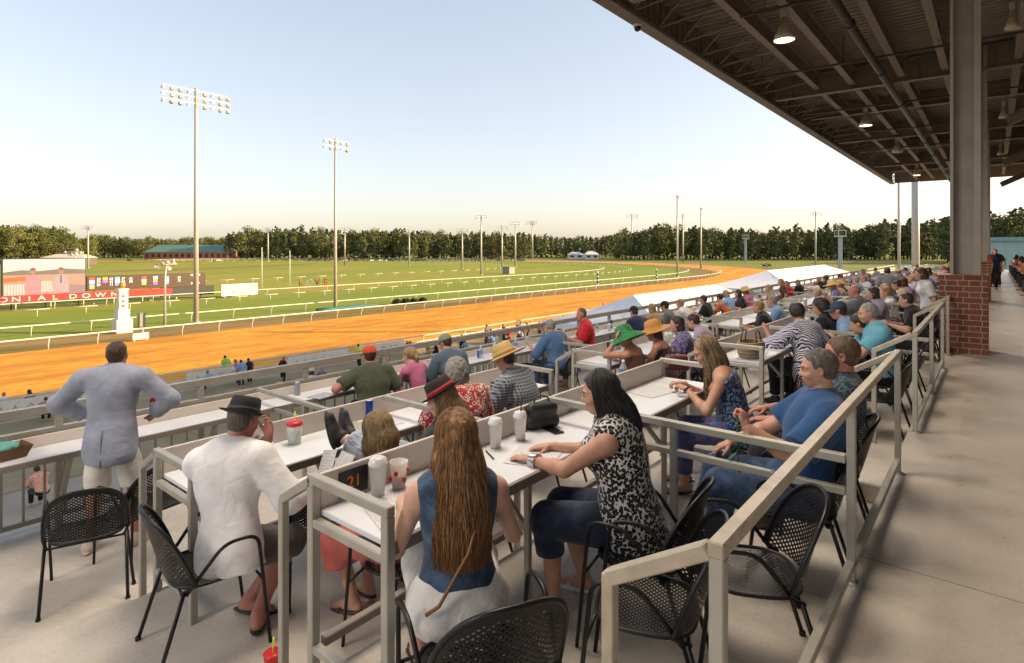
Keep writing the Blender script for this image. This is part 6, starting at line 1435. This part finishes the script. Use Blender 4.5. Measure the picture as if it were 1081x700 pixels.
# ---- apron crowd
GA='people down on the apron'
def ap(kind,px,py,yaw,col,label,**k):
    b=ground(px,py,-6.93); return far(kind,b.x,b.y,-6.93,yaw,col,label,group=GA,**k)
t=empty('picnic_bench',(-19.6,4.6,-6.95),R(10),'long wooden bench with a white top on the apron below the rail','bench'); 
mb=MB(); mb.bevbox(-.2,.2,-3,3,.42,.48,.01); mb.build('seat',mat('bench_wood',(.16,.12,.09),.8),t)
for y in(-2.4,2.4):
    mb=MB(); mb.bevbox(-.18,.18,y-.05,y+.05,.0,.42,.01); mb.build('leg',m_front,t)
ap('sl',45,537,100,'coral','woman in a coral patterned top reading on the bench below the rail',sc=1.1); 
ap('sm',222,414,120,'light blue','man in a blue grey shirt at the apron fence behind the black hat'); ap('st',239,403,100,'lime green','man in a lime green shirt at the apron fence'); ap('st',255,409,80,'light blue','man in a light blue shirt standing at the apron fence',bot='navy'); ap('st',264,405,110,'black','man in black right of the light blue shirt',sc=.95); ap('sw',251,406,150,'pink','woman in pink half hidden by the light blue shirt',sc=.95)
ap('sw',298,405,20,'black','woman in dark clothes with long hair walking by the white banners',hair='auburn'); ap('st',380,388,110,'yellow','steward in a fluorescent yellow vest by the apron fence',bot='black')
ap('sf',185,436,100,'pink','woman in a pink and white top below the black hat'); ap('sf',166,440,90,'red','person in red below the elbow of the blazer'); ap('sm',5,442,90,'white','man in white below the left end of the rail'); ap('sf',34,438,120,'brown','woman in brown with dark hair below the left end of the rail',hair='black'); ap('sl',47,447,70,'tan','person in tan bent over left of the blazer')
ap('sf',296,424,60,'coral','woman in a pale coral blouse seen between the front rails'); ap('sm',308,424,100,'purple','man in purple with dark hair between the front rails'); ap('sf',340,411,60,'floral','woman in a pale floral dress beyond the front rail'); ap('sf',330,415,120,'white','woman in white beyond the front rail'); ap('sf',372,411,100,'lilac','woman in lilac beyond the front rail left of the red cap'); ap('sf',430,392,100,'white','woman in white beyond the rail left of the ponytail'); ap('sm',455,385,100,'tan','man in tan beyond the rail right of the ponytail')
for i in range(34):
    px=rr.uniform(400,690); base=395-(px-400)*.235; py=base+rr.uniform(-6,4); c=rr.choice(cc); kd=rr.choice(['st','sw','sm','sf']); ap(kd,px,py,rr.uniform(40,160),c,'tiny %s figure in %s on the crowded apron near the white picket fence, no %s from the left'%('standing' if kd in('st','sw') else 'seated',c,'x') if False else 'tiny %s figure in %s near the white picket fence, %d%% along'%('standing' if kd in('st','sw') else 'seated',c,int((px-400)/2.9)))
straight_fence(-26,20,75,-6.93,1.05,.62,'white picket fence enclosing the apron seats by the marquee',(1.,.3),m_rail,name='picket_fence')
straight_fence(-30.5,16,50,-6.93,1.0,.5,'second white picket fence nearer the orange track',(1.,.3),m_rail,name='picket_fence')
# ---- horses on the track
def horse(loc,yaw,label,col):
    F=Field(); z=1.0
    F.el((0,0,1.25),(.26,.62,.30),None,.1); F.el((0,.45,1.25),(.24,.30,.34),None,.1); F.el((0,-.5,1.28),(.27,.32,.32),None,.1)
    F.rc((0,.6,1.4),(0,1.05,1.95),.20,.12,.08); F.rc((0,1.05,1.97),(0,1.45,1.70),.12,.07,.05)
    for s_ in(-1,1):
        F.rc((s_*.05,1.03,2.05),(s_*.06,1.0,2.17),.03,.01,.02)
        F.rc((s_*.15,.55,1.1),(s_*.14,.60+.12*s_,.58),.12,.055,.06); F.rc((s_*.14,.60+.12*s_,.58),(s_*.14,.50+.15*s_,.06),.052,.04,.03)
        F.rc((s_*.15,-.55,1.15),(s_*.15,-.50-.1*s_,.80),.17,.08,.06); F.rc((s_*.15,-.50-.1*s_,.80),(s_*.15,-.72-.1*s_,.50),.075,.055,.03); F.rc((s_*.15,-.72-.1*s_,.50),(s_*.15,-.66-.1*s_,.05),.05,.04,.03)
    V,Q=F.mesh(.045); o=link_mesh('horse',np_mesh('horse',[(V,Q,0)],[col])); o.location=loc; o.rotation_euler=(0,0,yaw); tag(o,label,'horse','horses out on the track')
    F=Field(); F.rc((0,-.80,1.35),(0,-1.05,.6),.07,.04,.03); V,Q=F.mesh(.04); link_mesh('tail',np_mesh('tail',[(V,Q,0)],[mat('horse_black',(.012,.01,.01))]),o)
    F=Field(); F.rc((0,.62,1.62),(0,1.0,2.08),.05,.04,.03); V,Q=F.mesh(.035); link_mesh('mane',np_mesh('mane',[(V,Q,0)],[mat('horse_black',(.012,.01,.01))]),o)
    r=far('sm',loc[0],loc[1],loc[2]+.98,math.degrees(yaw),'navy','rider on the '+label,group='riders on the track')
hd=mat('horse_dark',(.03,.018,.012),.5); hbm=mat('horse_bay',(.09,.035,.015),.5)
for i,(px,py,y_,l,m_) in enumerate(((807,283.5,1.9,'dark horse on the orange track left of the second marquee',hd),(812,283,2.0,'bay horse just behind the dark horse by the second marquee',hbm))):
    b=ground(px,py); horse((b.x,b.y,-6.97),y_,l,m_)
# ---------------------------------------------------------------- things on the tables
m_cup=mat('foam_cup',(.74,.72,.68),.5,var=.03); m_clear=None
def glassm(name,c,a=.25):
    if name in MATS: return MATS[name]
    m,nt,b=new_mat(name); b.inputs['Base Color'].default_value=c4(c); b.inputs['Roughness'].default_value=.12; b.inputs['Alpha'].default_value=a; MATS[name]=m; return m
D1,D2,D3=Z1+.7865,Z2+.7865,Z3+.7865
def put(name,x,y,z,label,cat,group=None,rz=0): return empty(name,(x,y,z),R(rz),label,cat,group)
def tpt(px,py,z):
    t=(CH-z)*FPX/(py-HY); return at(px,py,t)
def cup(px,py,z,label,h=.15,r=.045,lid=True,straw=None,m=None):
    b=tpt(px,py,z); o=put('drinks_cup',b.x,b.y,z,label,'cup','drinks cups on the counters'); mb=MB(); mb.lathe([(0,.0),(r*.72,.0),(r,h),(r*1.05,h),(r*1.05,h+.004),(r*.93,h),(r*.66,.008),(0,.008)],20); mb.build('cup_body',m or m_cup,o)
    if lid: mb=MB(); mb.lathe([(r*1.07,h-.004),(r*1.09,h+.006),(r*.95,h+.014),(r*.9,h+.03),(r*.5,h+.036),(0,h+.036)],20); mb.build('lid',glassm('lid_clear',(.8,.8,.8),.7),o)
    if straw: mb=MB(); mb.tube([(0,0,.02),(.01,.0,h+.09),(.02,.01,h+.13)],.004,6); mb.build('straw',mat(*straw),o)
    return o
cup(399,522,D1,'white lidded foam cup standing right of the number plate',.155,.046)
o=cup(421,515,D1,'clear cup with red strawberry prints beside the white lidded cup',.135,.047,False,None,glassm('cup_clear',(.85,.78,.75),.45))
mb=MB()
for k in range(6):
    a=k*1.05; z=.05+.035*(k%2); mb.lathe([(0,.016),(.011,.008),(.012,-.002),(.0,-.016)],8,0,Matrix.Translation((.043*math.cos(a),.043*math.sin(a),z)),True)
mb.build('berry_print',mat('berry_red',(.50,.02,.04)),o); mb=MB(); mb.lathe([(0,.01),(.033,.01),(.039,.07),(0,.07)],16); mb.build('drink',mat('drink_pink',(.55,.25,.2),.2),o)
cup(523,472,D1,'tall white foam cup with a foil top beyond the denim vest',.15,.044); cup(549,464,D1,'tall white cup with a dark straw left of the black handbag',.15,.043,True,('straw_black',(.02,.02,.02)))
cup(690,398,D1,'small clear cup before the maroon purse',.11,.037,False,None,glassm('cup_clear2',(.8,.75,.72),.4)); 
for px,py,c,l in ((640,372,(.03,.012,.01),'dark cup leftmost of the three on the far middle table'),(648,370,(.7,.68,.66),'white cup in the middle of the three on the far middle table'),(657,369,(.72,.7,.68),'white cup rightmost of the three on the far middle table')): cup(px,py,D2,l,.15,.045,False,None,mat('cup_%d'%px,c,.5))
def flat(name,px,py,z,w_,l_,rz,m,label,cat,th=.003,group=None):
    b=tpt(px,py,z); o=put(name,b.x,b.y,z,label,cat,group,rz); mb=MB(); mb.bevbox(-w_/2,w_/2,-l_/2,l_/2,.0005,th,.0004); mb.build('sheet' if th<.006 else 'body',m,o); return o
def printm(name,c0=(.66,.66,.67),ink=(.25,.25,.27),sc=160.):
    if name in MATS: return MATS[name]
    m,nt,b=new_mat(name); L=nt.links; tc=N(nt,'ShaderNodeTexCoord'); w_=N(nt,'ShaderNodeTexWave',i_Scale=sc*.35,i_Distortion=0.); w_.bands_direction='Y'; L.new(tc.outputs['Object'],w_.inputs[0]); nz=N(nt,'ShaderNodeTexNoise',i_Scale=sc,i_Detail=2.); L.new(tc.outputs['Object'],nz.inputs[0])
    ad=N(nt,'ShaderNodeMath',operation='MULTIPLY'); L.new(w_.outputs['Fac'],ad.inputs[0]); L.new(nz.outputs[0],ad.inputs[1]); r=ramp(nt,[(.36,c0),(.44,ink)]); L.new(ad.outputs[0],r.inputs[0]); L.new(r.outputs[0],b.inputs['Base Color']); b.inputs['Roughness'].default_value=.7; MATS[name]=m; return m
PG='papers and magazines on the counters'
mp=printm('newsprint')
flat('newspaper',443,522,D1,.30,.38,12,mp,'open printed race programme in front of the denim vest','paper',group=PG); flat('newspaper',425,540,D1,.25,.30,-20,mp,'second programme sheet under the first by the cups','paper',.0022,PG)
flat('newspaper',565,481,D1,.28,.36,20,mp,'printed programme under the hands of the leopard print woman','paper',group=PG); flat('newspaper',690,413,D1,.28,.42,-10,mp,'printed programme in front of the blonde woman','paper',group=PG)
flat('magazine',372,452,D2,.28,.34,25,printm('mag',(.45,.40,.34),(.08,.10,.16),60.),'open colour magazine on the middle table beside the blue can','magazine',.006,PG); flat('magazine',405,447,D2,.22,.30,-10,mp,'loose newsprint behind the open colour magazine','paper',.0025,PG)
flat('magazine',340,418,D3,.22,.28,10,printm('mag2',(.5,.5,.55),(.05,.08,.15),60.),'magazine with a blue picture on the front counter','magazine',.006,PG)
flat('newspaper',735,386,D1,.25,.3,30,mp,'sheet of paper on the table beyond the blonde woman','paper',group=PG) if False else None
def pen(px,py,z,rz,label,L=.14):
    b=tpt(px,py,z); o=put('pen',b.x,b.y,z+.005,label,'pen',None,rz); mb=MB(); mb.tube([(0,-L/2,0),(0,L/2,0)],.0048,8); mb.build('barrel',m_pipe,o); mb=MB(); mb.tube([(0,L/2,0),(0,L/2+.012,0)],[.004,.001],8); mb.build('tip',m_clear_ if False else m_lampb,o)
pen(517,481,D1,60,'black pen lying on the table right of the denim vest'); 
flat('mobile_phone',584,455,D1,.075,.15,70,mat('phone_black',(.012,.012,.014),.15),'black phone on the table before the leopard print woman','phone',.010)
flat('mobile_phone',352,446,D2+.008,.07,.14,-60,mat('phone_blue',(.03,.08,.16),.2),'blue phone lying on the open magazine','phone',.010) if False else None
# black handbag
def bag(px,py,z,w_,h_,d_,rz,m,label,handle=.12,name='handbag'):
    b=tpt(px,py,z); o=put(name,b.x,b.y,z,label,'handbag',None,rz); F=Field(); F.rc((-w_*.38,0,h_*.22),(w_*.38,0,h_*.22),h_*.22,h_*.22,.03); F.rc((-w_*.30,0,h_*.72),(w_*.30,0,h_*.72),h_*.24,h_*.24,.06); 
    V,Q=F.mesh(.008,.002,30.); V[:,1]*=d_/(h_*.46); V[:,2]=np.maximum(V[:,2],0.001); o2=link_mesh('body',np_mesh('body',[(V,Q,0)],[m]),o)
    mb=MB(); mb.tube([(-w_*.25,0,h_*.9),(-w_*.2,.01,h_+handle*.7),(0,.02,h_+handle),(w_*.2,.01,h_+handle*.7),(w_*.25,0,h_*.9)],.006,6); mb.build('handle',m,o); mb=MB(); mb.tube([(-w_*.34,d_*.52,h_*.78),(w_*.34,d_*.52,h_*.78)],.003,5); mb.build('zip',m_lampb,o); return o
bag(572,452,D1,.24,.19,.09,62,mat('bag_black',(.014,.014,.015),.45,bump=.3,bscale=200.),'black leather handbag standing on the table behind the white cups',.03)
bag(714,392,D1,.24,.18,.11,40,mat('bag_maroon',(.10,.018,.02),.45,bump=.2,bscale=150.),'maroon leather purse with raised handles before the blonde woman',.13)
# basket bag on the table end beyond the aisle
b=tpt(772,386,D1); o=put('basket_bag',-2.15,6.95,D1,'woven tan basket bag with dark handles on the table end across the aisle','basket',None,0)
mb=MB(); n=24
for i in range(9): 
    z=.012+i*.02; r_=.15+.03*math.sin(i/8*PI*.8); mb.tube([(r_*.75*math.cos(2*PI*q/n),r_*math.sin(2*PI*q/n)*1.15,z) for q in range(n+1)],.012,6,i%2,caps=False)
mb.build('woven_body',[mat('wicker',(.36,.22,.11),.8,bump=.6,bscale=120.),mat('wicker2',(.45,.36,.26),.8,bump=.6,bscale=120.)],o); mb=MB(); mb.lathe([(0,.01),(.13,.01)],20); mb.build('bottom',MATS['wicker'],o)
for s_ in(-1,1):
    mb=MB(); mb.tube(arc([(s_*.09,-.08,.17),(s_*.07,-.07,.30),(s_*.07,.07,.30),(s_*.09,.08,.17)],.05,5),.007,6); mb.build('handle',mat('handle_brown',(.08,.04,.025),.5),o)
# red lidded tumbler and black sunglasses case by the boots
b=tpt(311,468,D2); o=put('tumbler',b.x,b.y,D2,'clear tumbler with a red lid, yellow straw and green printed fruit','tumbler'); mb=MB(); mb.lathe([(0,.002),(.048,.002),(.060,.15),(.056,.15),(.045,.01)],20); mb.build('tumbler_body',glassm('tumbler_clear',(.72,.74,.72),.55),o); mb=MB(); mb.lathe([(.063,.145),(.065,.165),(.05,.178),(0,.18)],20); mb.build('lid',mat('lid_red',(.55,.015,.03),.35),o); mb=MB(); mb.tube([(0,0,.03),(.005,0,.25)],.006,6); mb.build('straw',mat('straw_yellow',(.75,.65,.02),.4),o); mb=MB(); mb.lathe([(0,.02),(.043,.02),(.050,.075),(0,.08)],16); mb.build('drink',mat('lime_drink',(.15,.32,.05),.3),o)
b=tpt(316,484,D2); o=put('glasses_case',-3.98,2.05,D2,'black oval case on a red cloth at the table edge by the boots','case'); F=Field().el((0,0,.028),(.085,.04,.027)); V,Q=F.mesh(.006); V[:,2]=np.maximum(V[:,2],.004); link_mesh('shell',np_mesh('shell',[(V,Q,0)],[mat('case_black',(.015,.016,.022),.35)]),o); mb=MB(); mb.bevbox(-.13,.05,-.10,.02,.0004,.0035,.0005); mb.build('cloth',mat('napkin_red',(.35,.02,.06),.8),o)
def can(px,py,z,c,label,h=.125,r=.033):
    b=tpt(px,py,z); o=put('drinks_can',b.x,b.y,z,label,'can','cans and bottles on the counters'); mb=MB(); mb.lathe([(0,.003),(r*.7,.0),(r,.010),(r,h-.012),(r*.85,h-.002)],18); mb.build('can_body',mat('can_%d'%px,c,.3,.4),o); mb=MB(); mb.lathe([(r*.85,h-.002),(r*.8,h),(r*.78,h-.004),(0,h-.004)],18); mb.build('top',m_lampb,o); return o
can(390,441,D2,(.01,.05,.30),'tall blue can standing against the middle table panel',.16); can(314,417,D3,(.30,.33,.36),'silver blue can on the front counter left of the magazine',.16); can(645,347,D3,(.01,.03,.25),'dark blue bottle on the front counter by the navy shirt',.2,.03) ; can(606,353,D2,(.4,.42,.4),'pale can in front of the red polo shirt',.14) if False else None
def bottle(px,py,z,label,cap=(.1,.2,.5),h=.21,r=.033,c=(.6,.7,.75)):
    b=tpt(px,py,z); o=put('water_bottle',b.x,b.y,z,label,'bottle','cans and bottles on the counters'); mb=MB(); mb.lathe([(0,.002),(r*.9,.002),(r,.012),(r,h*.30),(r*.93,h*.34),(r,h*.38),(r,h*.68),(r*.42,h*.88),(r*.42,h*.92)],18); mb.build('bottle_body',glassm('pet',c,.4),o); mb=MB(); mb.lathe([(r*1.01,h*.40),(r*1.01,h*.62)],18); mb.build('wrapper',mat('wrap_%d'%px,cap,.4),o); mb=MB(); mb.lathe([(r*.46,h*.90),(r*.46,h),(0,h)],14); mb.build('cap',m_rail,o); return o
bottle(658,404,D1,'clear water bottle behind the leopard print woman'); bottle(522,360,D3,'clear water bottle on the front counter left of the straw hat'); bottle(329,403,D3,'white spotted bottle standing on the front counter',(.02,.02,.02),.24,.035,(.8,.8,.8)); bottle(738,321,D3,'slim blue bottle far along the front counter'); bottle(263,462,D2,'clear bottle beside the chin of the man in the black hat',(.5,.6,.65),.2)
# green tub and brown tray
b=tpt(527,400,D2); o=put('popcorn_tub',-3.99,4.62,D2,'dark green tub on the middle table left of the straw hat','tub'); mb=MB(); mb.lathe([(0,.002),(.05,.002),(.065,.13),(.062,.13),(.048,.01)],18); mb.build('tub_body',mat('tub_green',(.01,.10,.04),.5),o); mb=MB(); mb.lathe([(.064,.122),(.068,.126),(.066,.134)],18); mb.build('rim',m_rail,o)
o=put('food_tray',-6.60,1.12,D3,'brown cardboard food tray with a teal wrapper at the left end of the front counter','tray',None,8); mb=MB(); mb.add([(-.12,-.16,0.001),(.12,-.16,0.001),(.12,.16,0.001),(-.12,.16,0.001),(-.15,-.20,.10),(.15,-.20,.10),(.15,.20,.10),(-.15,.20,.10)],[(3,2,1,0),(0,1,5,4),(1,2,6,5),(2,3,7,6),(3,0,4,7)]); mb.build('box',mat('cardboard',(.16,.08,.035),.85),o); F=Field().el((0,0,.09),(.11,.15,.05)); V,Q=F.mesh(.012,.006,40.); link_mesh('wrapper',np_mesh('wrapper',[(V,Q,0)],[mat('wrap_teal',(.10,.32,.27),.6)]),o)
cup(548-130,417-6,D3,'amber drink in a short glass on the front counter',.09,.038,False,None,mat('amber',(.40,.14,.06),.2)) if False else None
b=tpt(363,409,D3); o=put('short_glass',b.x,b.y,D3,'short glass with an orange drink on the front counter left of the olive shirt','glass'); mb=MB(); mb.lathe([(0,.002),(.033,.002),(.04,.09),(.038,.09),(.031,.008)],16); mb.build('glass_body',glassm('cup_clear',(.85,.78,.75),.45),o); mb=MB(); mb.lathe([(0,.009),(.030,.009),(.034,.055),(0,.055)],16); mb.build('drink',mat('amber',(.50,.16,.06),.2),o)
# paper in the hand of the man in white
oo,JJ=P2R; Mx=Matrix.Translation(oo.location)@Matrix.Rotation(oo.rotation_euler.z,4,'Z'); h=Mx@(JJ['rw']+Vector((-.03,.12,.03)))
t=empty('race_programme',h,R(20),'folded white programme held by the man in the white shirt','paper'); mb=MB(); M_=Matrix.Rotation(R(55),4,'X'); mb.bevbox(-.11,.0,-.13,.13,0,.002,.0004,0,Matrix.Rotation(R(-8),4,'Y')@M_); mb.build('page',mp,t); mb=MB(); mb.bevbox(.0005,.11,-.13,.13,0,.002,.0004,0,Matrix.Rotation(R(12),4,'Y')@M_); mb.build('page',mp,t)
# red cup with straw on the floor by the near posts
o=put('party_cup',-2.42,1.20,Z2,'red cup with a yellow straw standing at the bottom edge of the picture','cup'); b=tpt(288,692,Z2+.14); o.location=(b.x,b.y,Z2+.02); mb=MB(); mb.lathe([(0,.0),(.034,.0),(.048,.13),(.05,.135),(.0,.128)],20); mb.build('cup_body',mat('cup_red',(.55,.01,.015),.4),o); mb=MB(); mb.tube([(0,0,.10),(.01,.0,.22)],.0055,6); mb.build('straw',mat('straw_yellow',(.75,.65,.02),.4),o)
# jacket draped behind the man in white, tote under the near table, white cloth
F=Field(); F.rc((-.12,0,.02),(.10,.02,.02),.05,.05,.04); F.rc((-.10,0,-.12),(.12,.02,-.14),.045,.05,.06); V,Q=F.mesh(.011,.010,30.); o=link_mesh('folded_cloth',np_mesh('folded_cloth',[(V,Q,0)],[cloth('pale_cloth','plain',(.45,.52,.56))])); o.location=(-3.86,1.72,Z2+.62); o.rotation_euler=(0,0,R(30)); tag(o,'crumpled pale cloth hanging by the left shoulder of the man in the white shirt','cloth')
t=empty('carrier_bag',(-3.35,2.75,Z2),R(20),'pale teal carrier bag full of small things under the middle table','bag'); F=Field(); F.el((0,0,.20),(.15,.12,.20),None,.02); V,Q=F.mesh(.013,.010,26.); V[:,2]=np.maximum(V[:,2],.002); link_mesh('body',np_mesh('body',[(V,Q,0)],[mat('bag_teal',(.30,.42,.40),.5)]),t)
t=empty('rucksack',(-1.98,5.9+1.6,Z1),0,'black bag lying on the floor by the aisle beyond the blonde woman','bag'); t.location=(-1.35,6.05,Z1); F=Field(); F.el((0,0,.15),(.22,.15,.16),None,.02); F.rc((-.1,.1,.2),(.12,.12,.22),.07,.06,.05); V,Q=F.mesh(.014,.010,22.); V[:,2]=np.maximum(V[:,2],.002); link_mesh('body',np_mesh('body',[(V,Q,0)],[mat('bag_black',(.014,.014,.015),.45)]),t); mb=MB(); mb.tube([(-.15,0,.28),(-.05,.02,.42),(.08,.02,.42),(.16,0,.28)],.007,6); mb.build('handle',MATS['bag_black'],t)

# ---- more cups and papers on the farther tables (copies share their meshes)
snapshot_done=False
def multi(make,n,label,spots):
    src=None
    for (x,y,z) in spots:
        if src is None: src=make(); snapshot(src); o=src
        else: o=copy_tree(src)
        o.location=(x,y,z); o.rotation_euler=(0,0,rr.uniform(0,6)); tag(o,label)
def spots(n,tier,ya,yb):
    X,z={1:(-2.3,D1),2:(-4.15,D2),3:(-6.5,D3)}[tier]; out=[]
    for i in range(n):
        y=rr.uniform(ya,yb)
        if tier<3 and not any(a+.15<y<b-.15 for a,b in SECT): continue
        out.append((X+rr.uniform(-.1,.25 if tier<3 else .05),y,z))
    return out
for tier,nm_ in ((1,'upper'),(2,'middle'),(3,'lower')):
    multi(lambda: cup(500,500,D1,'',.14,.043,True),0,'white lidded cup among the far tables of the %s row'%nm_,spots(16,tier,7.5,34))
    multi(lambda: flat('newspaper',500,500,D1,.28,.38,0,mp,'','paper',group=PG),0,'printed sheet left on the far tables of the %s row'%nm_,spots(14,tier,7,30))
    multi(lambda: can(500+tier,500,D1,((.4,.03,.03),(.35,.37,.4),(.02,.08,.3))[tier-1],''),0,('red','silver','blue')[tier-1]+' can among the far tables of the %s row'%nm_,spots(9,tier,7,26))
    multi(lambda: bottle(510+tier,500,D1,''),0,'small water bottle among the far tables of the %s row'%nm_,spots(8,tier,7,26))
